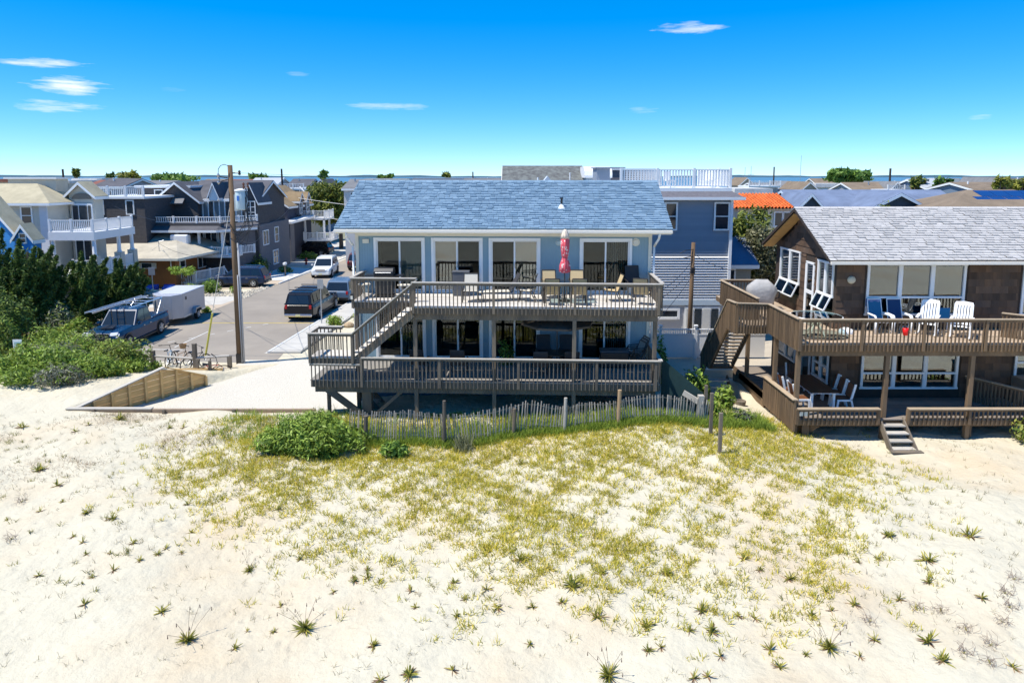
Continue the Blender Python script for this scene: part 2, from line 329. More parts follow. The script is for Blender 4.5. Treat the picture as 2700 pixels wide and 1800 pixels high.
# ================================================================ shared building parts
BAL = {}
def unit_bal(wd, m):
    k = (wd, m.name)
    if k not in BAL:
        o = MB().box(-wd/2,wd/2,-wd/2,wd/2,0,1).build('baluster', m); BAL[k] = o.data; bpy.data.objects.remove(o)
    return BAL[k]
def rail(root, a, b, t0, t1, b0, b1, m=None, mc=None, sp=.143, wd=.036, off=(0,0), name='railing', cap=.14, sub=.085, skip=0, posts=()):
    """railing from plan point a to b; tops t0,t1, baluster feet b0,b1; each baluster its own sub-part"""
    m = m or wood; mc = mc or woodcap; a = Vector((*a,0)); b = Vector((*b,0)); d = b-a; n = max(2, int(d.length/sp))
    o = MB().beam(a+Vector((0,0,t0-.02)), b+Vector((0,0,t1-.02)), cap, .04).build(name, mc, root, bevel=.006)
    s_ = MB().beam(a+Vector((0,0,t0-.04-sub/2)), b+Vector((0,0,t1-.04-sub/2)), .04, sub)
    s_.build('sub_rail', m, o)
    pm = MB()
    for f in posts:
        p = a+d*f; tt = t0+(t1-t0)*f; bb = b0+(b1-b0)*f
        q = MB().box(p.x-.045-off[0]*1.6,p.x+.045-off[0]*1.6,p.y-.045-off[1]*1.6,p.y+.045-off[1]*1.6,bb+.02,tt-.045); q.build('rail_post', m, o)
    me = unit_bal(wd, m)
    for k in range(n):
        f = (k+.5)/n; p = a+d*f; zt = t0+(t1-t0)*f-.05; zb = b0+(b1-b0)*f
        inst('baluster', me, o, (p.x+off[0], p.y+off[1], zb+random.uniform(-.008,.008)), (random.uniform(-.006,.006), random.uniform(-.008,.008), random.uniform(-.05,.05)), (1,1,zt-zb))
    return o
def shingles(root, A, B, C, rows, tab, m, th=.022, name='shingles'):
    """stepped courses of tabs between eave A-B and ridge direction C-A"""
    A = Vector(A); u = Vector(B)-A; L = u.length; u.normalize(); v = Vector(C)-A; S = v.length; v.normalize(); nrm = u.cross(v).normalized()
    if nrm.z < 0: nrm = -nrm
    b = MB(); e = S/rows
    for r in range(rows):
        x = -random.uniform(0, tab)
        while x < L:
            w2 = tab*random.uniform(.75,1.25); x0 = max(0, x)+.004; x1 = min(L, x+w2)-.004
            if x1-x0 > .03:
                h = th*random.uniform(.6,1.5); s0 = r*e-random.uniform(0,.014); s1 = min(S, r*e+e*1.15)
                p = A+u*x0+v*s0+nrm*.004; p2 = A+u*x1+v*s0+nrm*.004; p3 = A+u*x1+v*s1+nrm*.002; p4 = A+u*x0+v*s1+nrm*.002
                b.add([p,p2,p2+nrm*h,p+nrm*h,p3,p4], [(0,1,2,3),(3,2,4,5)])
            x += w2
    o = b.build(name, m, root, kind='stuff'); return o
def slider(root, x, y, z0, z1, wd=1.86, blinds=None, refl=None, flip=False):
    """two-panel sliding glass door with white frame facing -y"""
    f = MB(); t = .10; x0, x1 = x-wd/2, x+wd/2
    f.box(x0-t,x0,y-.05,y+.06,z0,z1).box(x1,x1+t,y-.05,y+.06,z0,z1).box(x0-t,x1+t,y-.055,y+.06,z1,z1+t).box(x0-t,x1+t,y-.055,y+.10,z0-.06,z0)
    o = f.build('sliding_door', white, root, bevel=.006)
    for s, yy in ((0, y+.02), (1, y+.055)):
        a = x0+s*wd/2-(.02 if s else 0); b_ = a+wd/2+.02; e = .055
        sash = MB().box(a,a+e,yy,yy+.03,z0,z1).box(b_-e,b_,yy,yy+.03,z0,z1).box(a+e,b_-e,yy,yy+.03,z1-e,z1).box(a+e,b_-e,yy,yy+.03,z0,z0+e+.02)
        sash.build('sash', white, o)
        MB().box(a+e,b_-e,yy+.010,yy+.016,z0+e+.02,z1-e).build('pane', wglass if refl == s else pglass, o)
    MB().box(x+.01,x+.03,y-.0,y+.02,z0+.95,z0+1.2).build('door_handle', blackm, o)
    if blinds is not None:
        b = MB(); a = x+.02 if blinds[0] else x0+.05; n = 10; tw = blinds[1]
        for k in range(n):
            cx = a+(k+.5)*(wd/2-.08)/n; r = R(tw+random.uniform(-9,9)); dx, dy = .042*math.cos(r), .042*math.sin(r)
            b.quad((cx-dx,y+.22-dy,z0+.03),(cx+dx,y+.22+dy,z0+.03),(cx+dx,y+.22+dy,z1-.05),(cx-dx,y+.22-dy,z1-.05))
        b.build('vertical_blinds', M('blind_fabric', (.72,.68,.58), .8, .08, 3, trans=.3), o)
    return o
# ================================================================ main house (own frame: x along front, y=0 deck front, y=3 wall)
HR = -2.5
mh = thing('beach_house', 'pale blue two storey beach house with blue shingle roof and two long grey decks', 'house', (0,24,0), HR)
sid = M('blue_groove_siding', (.235,.345,.40), .65, .07, 2, bands=('V', .105, .008))
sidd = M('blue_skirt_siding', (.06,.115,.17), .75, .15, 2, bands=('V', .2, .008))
W0, W1, WY, D1 = -6.4, 5.36, 3.0, 9.8
SX = [-4.65,-2.33,-.03,3.58]; U0, U1, Lo0, Lo1 = 4.92, 6.98, 2.17, 4.22
wl = MB(); edges = [W0]+[e for s in SX for e in (s-.94, s+.94)]+[W1]
for i in range(0, len(edges), 2): wl.box(edges[i],edges[i+1],WY,WY+.14,2.0,7.42)
for s in SX: wl.box(s-.94,s+.94,WY,WY+.14,2.0,Lo0).box(s-.94,s+.94,WY,WY+.14,Lo1,U0).box(s-.94,s+.94,WY,WY+.14,U1,7.42)
wl.box(W0,W0+.14,WY+.14,D1,-.1,7.45).box(W1-.14,W1,WY+.14,D1,-.1,7.45).box(W0,W1,D1,D1+.14,-.1,7.45)
wl.prism([(W0,WY+.14,7.45),(W0,D1,7.45),(W0,6.4,9.15)],(.14,0,0)).prism([(W1-.14,WY+.14,7.45),(W1-.14,D1,7.45),(W1-.14,6.4,9.15)],(.14,0,0))
wl.build('wall', sid, mh)
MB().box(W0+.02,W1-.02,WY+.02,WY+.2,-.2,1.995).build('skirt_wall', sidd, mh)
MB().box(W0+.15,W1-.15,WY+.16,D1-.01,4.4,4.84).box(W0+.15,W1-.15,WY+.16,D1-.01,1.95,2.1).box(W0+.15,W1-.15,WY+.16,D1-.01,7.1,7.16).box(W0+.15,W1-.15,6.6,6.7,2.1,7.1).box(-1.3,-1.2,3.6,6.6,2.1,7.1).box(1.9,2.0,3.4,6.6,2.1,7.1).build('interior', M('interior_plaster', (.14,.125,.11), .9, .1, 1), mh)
tr = MB().box(W0-.02,W0+.11,WY-.035,WY,1.9,7.4).box(W1-.11,W1+.02,WY-.035,WY,1.9,7.4).box(W0+.11,W1-.11,WY-.03,WY,7.14,7.42)
tr.build('corner_board', cream, mh)
bl = [(1,25),None,(1,8),(1,60)]; bl2 = [(1,70),None,None,(1,55)]
for i, s in enumerate(SX):
    slider(mh, s, WY, U0, U1, blinds=bl[i], refl=(None,0,1,None)[i]); slider(mh, s, WY, Lo0, Lo1, blinds=bl2[i])
# roof
E0, E1, EY, EZ, RY, RZ = -7.1, 6.08, 2.45, 7.52, 6.35, 9.31
rm = M('blue_shingle', (.165,.26,.35), .85, .2, 3, isl=.08, c2=(.20,.295,.38), bump=.004, bscale=90)
rf = MB()
for ya, sgn in ((EY, 1), (2*RY-EY, -1)):
    rf.prism([(E0,ya,EZ-.03),(E0,RY,RZ-.03),(E0,RY,RZ-.16),(E0,ya+.0*sgn,EZ-.14)], (E1-E0,0,0))
ro = rf.build('roof', rm, mh)
shingles(ro, (E0,EY-.03,EZ-.03), (E1,EY-.03,EZ-.03), (E0,RY,RZ-.03), 27, .27, rm, .036)
rc = MB(); x = E0
while x < E1:
    rc.prism([(x,RY-.13,RZ-.08),(x,RY,RZ+.02),(x,RY+.13,RZ-.08)], (.29,0,0)); x += .3
rc.build('ridge_cap', rm, ro)
MB().box(E0+.02,E1-.02,EY-.14,EY-.02,EZ-.20,EZ-.08).build('gutter', M('gutter_cream',(.74,.69,.60),.5,.06,2), mh, bevel=.015)
MB().box(E0+.05,E1-.05,EY-.015,EY+.03,EZ-.24,EZ-.06).box(E0+.03,E1-.03,EY+.04,WY-.04,EZ-.22,EZ-.19).build('fascia', cream, mh)
for sx_, xx in ((1,W0-.10),(-1,W1+.10)):
    MB().tube([(xx-.12*sx_,EY-.06,EZ-.2),(xx-.1*sx_,EY+.02,EZ-.4),(xx,WY-.08,EZ-.75),(xx,WY-.08,2.2)],.045,8).build('downspout', white, mh, smooth=True)
MB().lathe([(.16,0),(.05,.16),(.05,.18)],(1.85,4.05,8.2),12).build('vent_flashing', white, ro); MB().cyl((1.85,4.05,8.34),(1.85,4.05,8.62),.045,n=10).lathe([(.0,.02),(.065,.02),(.065,-.03)],(1.85,4.05,8.62),10).build('vent_pipe', blackm, ro)
MB().cyl((.86,6.45,9.25),(.86,6.45,9.45),.03).build('vent_pipe', white, ro)
MB().box(-6.12,-5.86,WY-.07,WY,6.85,7.02).build('wall_light', cream, mh, bevel=.02)
lp = MB().lathe([(0,-.10),(.10,-.10),(.12,-.02),(.16,-.02),(.16,0)],(4.75,WY,6.93),18,1).build('flood_light', cream, mh)
MB().lathe([(0,-.09),(.08,-.09),(.11,-.02),(.13,0)],(1.72,WY,6.9),16,1).build('flood_light', M('lightblue_lamp',(.40,.50,.52),.6), mh)
# ---- upper deck
def deck_planks(root, rows, m, th=.035, pw=.14, gap=.007):
    """rows: list of (y0, y1, x0, x1, ztop)"""
    for y0, y1, x0, x1, zt in rows:
        me = None; y = y0
        while y < y1-.05:
            if me is None:
                o = MB().box(x0,x1,0,pw-gap,-th,0).build('plank', m, root); inv = INV.get(root.name)
                me = o.data; bpy.data.objects.remove(o)
                off = inv.translation if inv is not None else None
            q = bpy.data.objects.new('plank', me); col.objects.link(q); q.parent = root
            q.location = (0, y, zt+random.uniform(-.002,.002)); y += pw
UZ, LZ, NZ = 4.85, 2.10, 2.95
PX = [-3.53,-.66,2.24,5.12]
ud = MB().box(-3.58,5.3,0,.04,4.6,UZ-.036).box(-6.05,-3.6,1.0,1.04,4.6,UZ-.036).box(5.26,5.3,.04,2.99,4.6,UZ-.036).box(-6.05,-6.01,1.04,2.99,4.6,UZ-.036).box(-3.62,-3.58,0,1.0,4.6,UZ-.036)
for x in np.arange(-5.6,5.2,.41): ud.box(x,x+.04,(1.05 if x < -3.6 else .05),2.98,4.62,UZ-.037)
ud.box(-3.58,5.2,.12,.26,4.36,4.60).box(-6.0,-3.6,1.12,1.26,4.36,4.6)
ud = ud.build('upper_deck', wood, mh)
deck_planks(ud, [(.0,1.0,-3.62,5.32,UZ),(1.0,2.96,-6.07,5.32,UZ)], plank_m)
rail(mh, (-3.6,-.03), (5.32,-.03), 5.76, 5.76, 4.6, 4.6, off=(0,-.0), name='upper_railing', posts=(.005,.33,.655,.985))
rail(mh, (-6.07,.97), (-3.6,.97), 5.76, 5.76, 4.58, 4.58, name='upper_railing', posts=(.02,))
rail(mh, (-6.08,.98), (-6.08,2.98), 5.76, 5.76, 4.6, 4.6, name='upper_railing')
rail(mh, (5.33,-.03), (5.33,2.98), 5.76, 5.76, 4.6, 4.6, name='upper_railing')
for x in PX: MB().box(x-.07,x+.07,.12,.26,.2,4.36).build('post', wood, mh, bevel=.006)
MB().box(-6.02,-5.88,1.1,1.24,.0,4.36).build('post', wood, mh, bevel=.006)
# ---- lower deck, landing, stairs
ld = MB().box(-7.4,5.3,0,.04,1.83,LZ-.036).box(5.26,5.3,.04,2.99,1.83,LZ-.036).box(-7.4,-7.36,.04,2.4,1.83,LZ-.036)
for x in np.arange(-7.2,5.2,.41): ld.box(x,x+.04,.05,2.98,1.85,LZ-.037)
ld.box(-7.3,5.2,.15,.29,1.6,1.83); ld = ld.build('lower_deck', wood, mh)
deck_planks(ld, [(.0,2.96,-7.42,5.32,LZ)], M('shaded_plank',(.26,.24,.21),.85,.25,4,orn=.12,bump=.003,bscale=25,stretch=(.25,1,1)))  # same boards as upstairs, darkened: the upper deck's shade is in their colour
rail(mh, (-5.5,-.03), (5.32,-.03), 2.98, 2.98, 1.84, 1.84, name='lower_railing', posts=(.0,.265,.53,.79,.985))
rail(mh, (5.33,-.03), (5.33,2.98), 2.98, 2.98, 1.84, 1.84, name='lower_railing')
la = MB().box(-7.4,-5.7,0,.04,2.70,NZ-.036).box(-7.4,-7.36,.04,1.1,2.70,NZ-.036).box(-7.4,-5.7,1.1,1.14,2.7,NZ-.036).build('stair_landing', wood, mh)
deck_planks(la, [(.0,1.12,-7.42,-5.68,NZ)], plank_m)
rail(mh, (-7.42,-.03), (-5.78,-.03), 3.87, 3.87, 2.72, 2.72, name='landing_railing', posts=(.02,.98))
rail(mh, (-7.43,-.02), (-7.43,1.12), 3.87, 3.87, 2.72, 2.72, name='landing_railing')
rail(mh, (-7.43,1.14), (-6.5,1.14), 3.87, 3.87, 2.72, 2.72, name='landing_railing')
t_ = rail(mh, (-7.42,-.03), (-5.55,-.03), 2.72, 2.72, 1.84, 1.84, name='lower_screen', cap=.045, sub=.04)
rail(mh, (-5.82,-.04), (-3.58,-.04), 3.87, 5.72, 2.78, 4.62, name='stair_railing', sp=.15)
rail(mh, (-5.82,.96), (-3.58,.96), 3.87, 5.72, 2.98, 4.80, name='stair_railing', sp=.15)
n = 10
st = MB().beam((-5.85,.03,2.72),(-3.6,.03,4.60),.045,.27).beam((-5.85,.93,2.72),(-3.6,.93,4.60),.045,.27).build('stair_stringer', wood, mh)
for k in range(1, n): MB().box(-5.82+k*.222-.16,-5.82+k*.222+.13,.055,.905,NZ+k*.19-.04,NZ+k*.19).build('tread', plank_m, st)
br = MB().beam((-7.0,.2,1.80),(-5.35,.2,.55),.09,.24).build('brace', wood, mh); MB().beam((-3.9,.25,1.8),(-5.3,.25,.55),.06,.12).build('brace', wood, mh)
MB().box(-6.95,-6.83,.4,.52,.0,1.83).build('post', wood, mh); MB().box(-5.6,-5.25,.3,.55,.2,1.83).build('post', wood, mh)
s2 = MB().beam((-6.6,1.3,2.0),(-4.9,1.3,.1),.05,.24).beam((-6.6,2.1,2.0),(-4.9,2.1,.1),.05,.24).build('stair_stringer', wood, mh)
for k in range(8): MB().box(-6.5+k*.21-.12,-6.5+k*.21+.12,1.32,2.08,1.85-k*.235,1.89-k*.235).build('tread', woodcap, s2)
MB().box(-6.09,-5.97,.86,.95,4.93,5.15).build('deck_lamp', blackm, mh); MB().box(-6.07,-5.99,.845,.86,4.95,5.08).build('deck_lamp_lens', cream, mh)
# louvred dark shade screen at the right end of the lower deck
# ================================================================ right-hand house (world coordinates)
rh = thing('shingle_house', 'dark brown shingled house with pale grey roof and wraparound brown deck', 'house', (16,25.6,.2), 0, world=True)
X0, X1, Y0, Y1 = 12.3, 23.0, 25.6, 31.4
dk = M('brown_backing', (.055,.040,.030), .9, .2, 3)
shk = M('cedar_shake', (.14,.082,.048), .85, .35, 3, orn=.34, bump=.006, bscale=35, stretch=(1,1,.25), c2=(.085,.058,.042))
FW = [(13.45,17.2)]; FZ = (4.30,6.2); LZr = (1.38,3.3)
b = MB()
def wallx(b, x0, x1, y0, y1, ops, z0, z1):
    """wall along x with openings (x0,x1,z0,z1)"""
    cur = x0
    for a, c, q0, q1s in ops:
        b.box(cur,a,y0,y1,z0,z1); b_ = z0
        for q0_, q1_ in q1s: b.box(a,c,y0,y1,b_,q0_); b_ = q1_
        b.box(a,c,y0,y1,b_,z1); cur = c
    b.box(cur,x1,y0,y1,z0,z1)
wallx(b, X0, X1, Y0, Y0+.15, [(13.45,17.2,0,[LZr,FZ]),(19.35,21.6,0,[LZr,FZ])], .2, 6.35)
def wally(b, x0, x1, y0, y1, ops, z0, z1):
    cur = y0
    for a, c, qs in ops:
        b.box(x0,x1,cur,a,z0,z1); b_ = z0
        for q0_, q1_ in qs: b.box(x0,x1,a,c,b_,q0_); b_ = q1_
        b.box(x0,x1,a,c,b_,z1); cur = c
    b.box(x0,x1,cur,y1,z0,z1)
SW = [(25.78,27.15,[(1.5,3.1),(4.35,6.2)]),(27.42,28.28,[(1.05,3.1),(3.74,6.0)]),(28.85,31.0,[(1.5,3.1),(4.4,6.3)])]
wally(b, X0, X0+.15, Y0+.15, Y1, SW, .2, 6.35)
b.prism([(X0,Y0,6.35),(X0,Y1,6.35),(X0,28.5,7.9)], (.15,0,0)); b.box(X0,X1,Y1,Y1+.15,.2,6.35)
b.build('wall', dk, rh)
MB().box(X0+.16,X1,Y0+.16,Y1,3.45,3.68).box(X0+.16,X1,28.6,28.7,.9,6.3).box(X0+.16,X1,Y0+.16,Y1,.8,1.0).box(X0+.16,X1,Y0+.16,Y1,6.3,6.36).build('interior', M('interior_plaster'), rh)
# individual shakes
SH = {}
def shake(ln, h):
    k = (round(ln,2), round(h,2))
    if k not in SH:
        o = MB().add([(0,-.03,0),(ln,-.03,0),(ln,-.006,h),(0,-.006,h),(0,0,0),(ln,0,0),(ln,0,h),(0,0,h)], [(0,1,2,3),(4,7,6,5),(0,4,5,1),(1,5,6,2),(2,6,7,3),(3,7,4,0)]).build('shake', shk, None); SH[k] = o.data; bpy.data.objects.remove(o)
    return SH[k]
def fill_shakes(face, a0, a1, z0, z1, at, top=None):
    z = z0; r = 0
    while z < z1-.06:
        x = a0; h = min(.27, z1-z); first = True
        while x < a1-.05:
            ln = .62 if not (first and r%2) else .31; first = False; ln = min(ln, a1-x)
            zt = z+h
            if top and zt > top(x+ln/2): x += ln; continue
            if face == 'f': inst('shake', shake(ln-.006, h+.012), rh, (x, at-.004, z))
            else: inst('shake', shake(ln-.006, h+.012), rh, (at-.004, x+ln, z), (0,0,R(-90)))
            x += ln
        z += .27; r += 1
fill_shakes('f', X0, 13.36, 3.75, 6.3, Y0); fill_shakes('f', 17.3, 19.25, 3.75, 6.3, Y0); fill_shakes('f', 17.3, 19.25, 1.02, 3.4, Y0); fill_shakes('f', X0, 13.36, 1.02, 3.4, Y0)
fill_shakes('f', 13.36, 17.3, 3.75, 4.2, Y0)
gt = lambda y: 6.35+(1.6 if True else 0)*(1-abs(y-28.5)/2.95)
fill_shakes('l', 25.6, 31.4, 6.32, 8.0, X0, gt); fill_shakes('l', 28.3, 28.8, 3.75, 6.3, X0); fill_shakes('l', 27.18, 27.4, 3.75, 6.3, X0); fill_shakes('l', 25.6, 27.2, 3.75, 4.28, X0); fill_shakes('l', 28.8, 31.0, 3.75, 4.3, X0)
# windows
def wingrid(root, face, a0, a1, z0, z1, at, cols, mid, gl=wglass, tw=.075, name='window'):
    o = MB(); P = []
    for k in range(cols+1):
        x = a0+(a1-a0)*k/cols; P.append(x); o.box(x-tw/2*(2 if 0<k<cols else 1.2),x+tw/2*(2 if 0<k<cols else 1.2),-.05,.06,z0,z1)
    o.box(a0-tw,a1+tw,-.055,.06,z1,z1+tw).box(a0-tw,a1+tw,-.06,.06,z0-tw,z0)
    zs = [z0]+list(mid)+[z1]
    for zz in mid: o.box(a0,a1,-.045,.055,zz-tw/2,zz+tw/2)
    def conv(mb):
        if face == 'f': mb.v = [(x, at+y, z) for x, y, z in mb.v]
        else: mb.v = [(at+y, x, z) for x, y, z in mb.v]
        return mb
    w_ = conv(o).build(name, white, root)
    for x0, x1 in zip(P, P[1:]):
        for q0, q1 in zip(zs, zs[1:]): conv(MB().box(x0+.05,x1-.05,.01,.018,q0+.03,q1-.03)).build('pane', gl, w_)
    return w_
wingrid(rh, 'f', 13.5, 17.15, FZ[0]+.02, FZ[1]-.04, Y0, 3, [4.95]); wingrid(rh, 'f', 13.5, 17.15, LZr[0]+.05, LZr[1]-.04, Y0, 3, [1.98])
wingrid(rh, 'f', 19.4, 21.55, FZ[0]+.02, FZ[1]-.04, Y0, 2, [4.95]); wingrid(rh, 'f', 19.4, 21.55, LZr[0]+.05, LZr[1]-.04, Y0, 2, [2.4])
gg = glass('green_tint_glass', (.30,.5,.44), .12)
for (a, c, qs) in (SW[0], SW[2]):
    wingrid(rh, 'l', a+.05, c-.05, 4.95, qs[1][1]-.05, X0, 2, [], gg); wingrid(rh, 'l', a+.05, c-.05, qs[0][0]+.05, qs[0][1]-.05, X0, 2, [2.1], gg)
    for k in range(2):   # awning sashes tilted open
        y0 = a+.08+k*(c-a-.1)/2; y1 = y0+(c-a-.1)/2-.06; zt, zb, ox = 4.90, 4.38, .30
        q = MB(); T0, T1, B0, B1 = Vector((X0-.06,y0,zt)), Vector((X0-.06,y1,zt)), Vector((X0-ox,y0,zb)), Vector((X0-ox,y1,zb))
        for u, v in ((T0,T1),(B0,B1),(T0,B0),(T1,B1)): q.beam(u, v, .05, .05)
        aw = q.build('awning_sash', white, rh); MB().prism([T0,T1,B1,B0], (.008,0,.004)).build('pane', gg, aw)
a, c, qs = SW[1]
dr = MB().box(X0-.04,X0+.05,a,a+.07,3.74,6.0).box(X0-.04,X0+.05,c-.07,c,3.74,6.0).box(X0-.04,X0+.05,a,c,5.93,6.02).box(X0-.035,X0+.04,a+.07,a+.16,3.76,5.93).box(X0-.035,X0+.04,c-.16,c-.07,3.76,5.93).box(X0-.035,X0+.04,a+.16,c-.16,4.7,4.85).box(X0-.035,X0+.04,a+.16,c-.16,3.76,3.9).build('door', white, rh)
MB().box(X0-.01,X0-.002,a+.16,c-.16,3.9,5.93).build('pane', gg, dr)
wingrid(rh, 'l', a, c, 1.05, 3.08, X0, 1, [], gg, name='door')
bl = MB()
for k in range(12): bl.box(X0+.12,X0+.14,28.95,30.9,5.05+k*.1,5.09+k*.1).box(X0+.12,X0+.14,25.85,27.1,5.05+k*.1,5.09+k*.1)
bl.build('window_shutter_slats', white, rh)
# roof
RE0, RE1 = 11.75, 23.5
rr_m = M('pale_shingle', (.52,.50,.475), .9, .2, 3, isl=.13, c2=(.43,.41,.39), bump=.004, bscale=90)
trim_b = M('brown_fascia', (.05,.036,.028), .8, .2, 3)
rf = MB(); ez, rz_, ey = 6.42, 8.2, 25.02
for ya in (ey, 57-ey): rf.prism([(RE0,ya,ez),(RE0,28.5,rz_),(RE0,28.5,rz_-.14),(RE0,ya,ez-.12)], (RE1-RE0,0,0))
rro = rf.build('roof', trim_b, rh)
shingles(rro, (RE0-.02,ey-.02,ez+.005), (RE1,ey-.02,ez+.005), (RE0-.02,28.5,rz_+.01), 23, .30, rr_m, .04)
rc = MB(); x = RE0
while x < RE1: rc.prism([(x,28.36,rz_-.05),(x,28.5,rz_+.05),(x,28.64,rz_-.05)], (.29,0,0)); x += .3
rc.build('ridge_cap', rr_m, rro)
sof = M('tan_soffit', (.50,.31,.12), .8, .1, 2)
for k in range(3):
    f0, f1 = .04+k*.32, .04+k*.32+.31
    p = lambda f: (28.5+f*3.48, rz_-.18-f*1.78)
    MB().prism([(RE0+.05,p(f0)[0],p(f0)[1]),(RE0+.05,p(f1)[0],p(f1)[1]),(X0-.02,p(f1)[0],p(f1)[1]),(X0-.02,p(f0)[0],p(f0)[1])], (0,0,-.02)).build('soffit_panel', sof, rh)
MB().box(RE0,RE1,ey-.13,ey-.03,ez-.14,ez-.03).build('gutter', M('gutter_cream'), rh)
MB().lathe([(0,-.10),(.12,-.10),(.15,-.03),(.15,0)],(12.85,Y0-.03,5.62),20,1).build('wall_lamp', M('lamp_tan',(.55,.49,.36),.5,.05), rh, smooth=True)
# decks
UZ2, LZ2 = 3.72, 1.0; DX, DY = 10.0, 23.2
d = MB().box(DX,20.6,DY,DY+.04,3.48,UZ2-.036).box(DX,DX+.04,DY+.04,33,3.48,UZ2-.036).box(DX+.1,20.5,DY+.12,DY+.26,3.26,3.48)
for x in np.arange(10.4,20.5,.5): d.box(x,x+.04,DY+.05,Y0-.01,3.5,UZ2-.037)
for y in np.arange(25.7,33,.5): d.box(DX+.05,X0-.02,y,y+.04,3.5,UZ2-.037)
d = d.build('upper_deck', wood_b, rh)
def planks_w(root, rows, m, pw=.142, gap=.008, th=.035, axis='x'):
    for y0, y1, x0, x1, zt in rows:
        L = x1-x0; o = MB().box(0,L,0,pw-gap,-th,0).build('plank', m); me = o.data; bpy.data.objects.remove(o); y = y0
        while y < y1-.05:
            inst('plank', me, root, (x0, y, zt+random.uniform(-.002,.002))); y += pw
planks_w(d, [(DY,Y0-.04,DX-.01,20.6,UZ2),(Y0-.02,33,DX-.01,X0-.03,UZ2)], plank_b)
rail(rh, (DX,DY-.03), (18.6,DY-.03), 4.62, 4.62, 3.46, 3.46, wood_b, M('brown_cap',(.40,.31,.21),.8,.2,4,orn=.1), .135, .038, name='upper_railing', posts=(.0,.25,.5,.75))
capb = M('brown_cap')
rail(rh, (DX-.03,DY), (DX-.03,26.05), 4.62, 4.62, 3.46, 3.46, wood_b, capb, .11, .05, name='upper_railing')
rail(rh, (DX-.03,27.2), (DX-.03,32.2), 4.62, 4.62, 3.46, 3.46, wood_b, capb, .11, .06, name='upper_railing')
rail(rh, (DX,32.25), (12.2,32.25), 4.62, 4.62, 3.5, 3.5, wood_b, capb, .14, name='upper_railing')
rail(rh, (17.75,24.3), (18.9,DY), 4.62, 4.62, 3.5, 3.5, wood_b, capb, .10, .05, name='side_railing')
for x, y in ((10.12,23.5),(10.12,25.55),(13.2,23.4),(16.2,23.4),(18.8,23.5),(10.12,28.6),(10.12,31.5)): MB().box(x-.075,x+.075,y-.075,y+.075,0,3.47).build('post', wood_b, rh, bevel=.006)
d2 = MB().box(DX+.05,13.0,DY,DY+.04,.78,LZ2-.036).box(13.9,19.0,DY,DY+.04,.78,LZ2-.036).box(13.0,13.9,DY+.25,DY+.29,.7,LZ2-.036).box(DX,DX+.04,DY+.04,29.2,.7,LZ2-.036).box(DX+.2,19,DY+.4,DY+.5,.6,.8)
d2 = d2.build('lower_deck', wood_b, rh)
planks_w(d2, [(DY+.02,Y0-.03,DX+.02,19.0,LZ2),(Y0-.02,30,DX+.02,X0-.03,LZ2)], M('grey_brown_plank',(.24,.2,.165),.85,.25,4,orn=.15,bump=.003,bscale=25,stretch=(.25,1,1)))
rail(rh, (DX+.05,DY-.03), (12.95,DY-.03), 1.42, 1.42, .80, .80, wood_b, capb, .16, .045, name='bench_rail', cap=.2, posts=(.0,.99))
rail(rh, (13.95,DY-.03), (18.3,DY-.03), 1.42, 1.42, .80, .80, wood_b, capb, .16, .045, name='bench_rail', cap=.2, posts=(.0,.5,.99))
rail(rh, (DX-.02,DY), (DX-.02,26.2), 1.72, 1.70, .55, .55, wood_b, capb, .105, .075, name='lower_side_railing', cap=.2)
rail(rh, (17.4,25.4), (18.4,DY+.3), 1.95, 1.95, 1.0, 1.0, wood_b, capb, .12, .05, name='lower_side_railing')
MB().box(DX,DX+.03,26.2,30,.35,1.05).build('deck_skirt', wood_b, rh)
MB().beam((10.5,23.9,.1),(10.9,23.4,.78),.3,.2).box(10.35,10.6,23.4,23.7,-.2,.8).build('pier', wood_b, rh)
MB().box(16.2,16.4,23.4,23.6,-.1,.8).build('post', wood_b, rh); MB().box(18.3,18.5,23.3,23.5,-.1,1.0).build('post', wood_b, rh)
for k in range(2): MB().box(10.12+k*.16,10.24+k*.16,DY-.075,DY-.06,1.15,1.29).build('outlet_box', cream, rh)
# side stairs with open treads, running away from the camera
la = MB().box(8.75,DX-.06,26.05,26.09,3.42,UZ2-.036).box(8.75,8.79,26.09,27.2,3.42,UZ2-.036).build('stair_landing', wood_b, rh)
planks_w(la, [(26.05,27.2,8.73,DX-.05,UZ2)], plank_b)
rail(rh, (8.72,26.02), (DX-.02,26.02), 4.66, 4.62, 3.42, 3.42, wood_b, capb, .105, .07, name='landing_railing')
rail(rh, (8.70,26.02), (8.70,27.1), 4.66, 4.60, 3.42, 3.42, wood_b, capb, .105, .07, name='landing_railing')
rail(rh, (8.70,27.1), (8.70,29.3), 4.55, 2.35, 3.35, 1.1, wood_b, capb, .105, .07, name='stair_railing')
rail(rh, (8.70,29.3), (8.70,30.6), 2.75, 1.35, 1.5, .25, wood_b, capb, .105, .07, name='stair_railing')
sg = MB().beam((8.8,27.15,3.55),(8.8,29.45,1.2),.05,.28).beam((9.75,27.15,3.55),(9.75,29.45,1.2),.05,.28).build('stair_stringer', wood_b, rh)
for k in range(12): MB().box(8.83,9.72,27.18+k*.19,27.18+k*.19+.26,3.5-k*.195,3.54-k*.195).build('tread', M('brown_cap'), sg)
MB().box(8.72,9.8,29.4,30.0,1.05,1.14).build('stair_landing', wood_b, rh)
sg = MB().beam((8.3,28.4,1.0),(8.3,26.9,.0),.05,.22).beam((9.2,28.4,1.0),(9.2,26.9,.0),.05,.22).build('stair_stringer', wood_b, rh)
for k in range(5): MB().box(8.33,9.17,28.2-k*.27-.26,28.2-k*.27,.92-k*.19,.96-k*.19).build('tread', woodcap, sg)
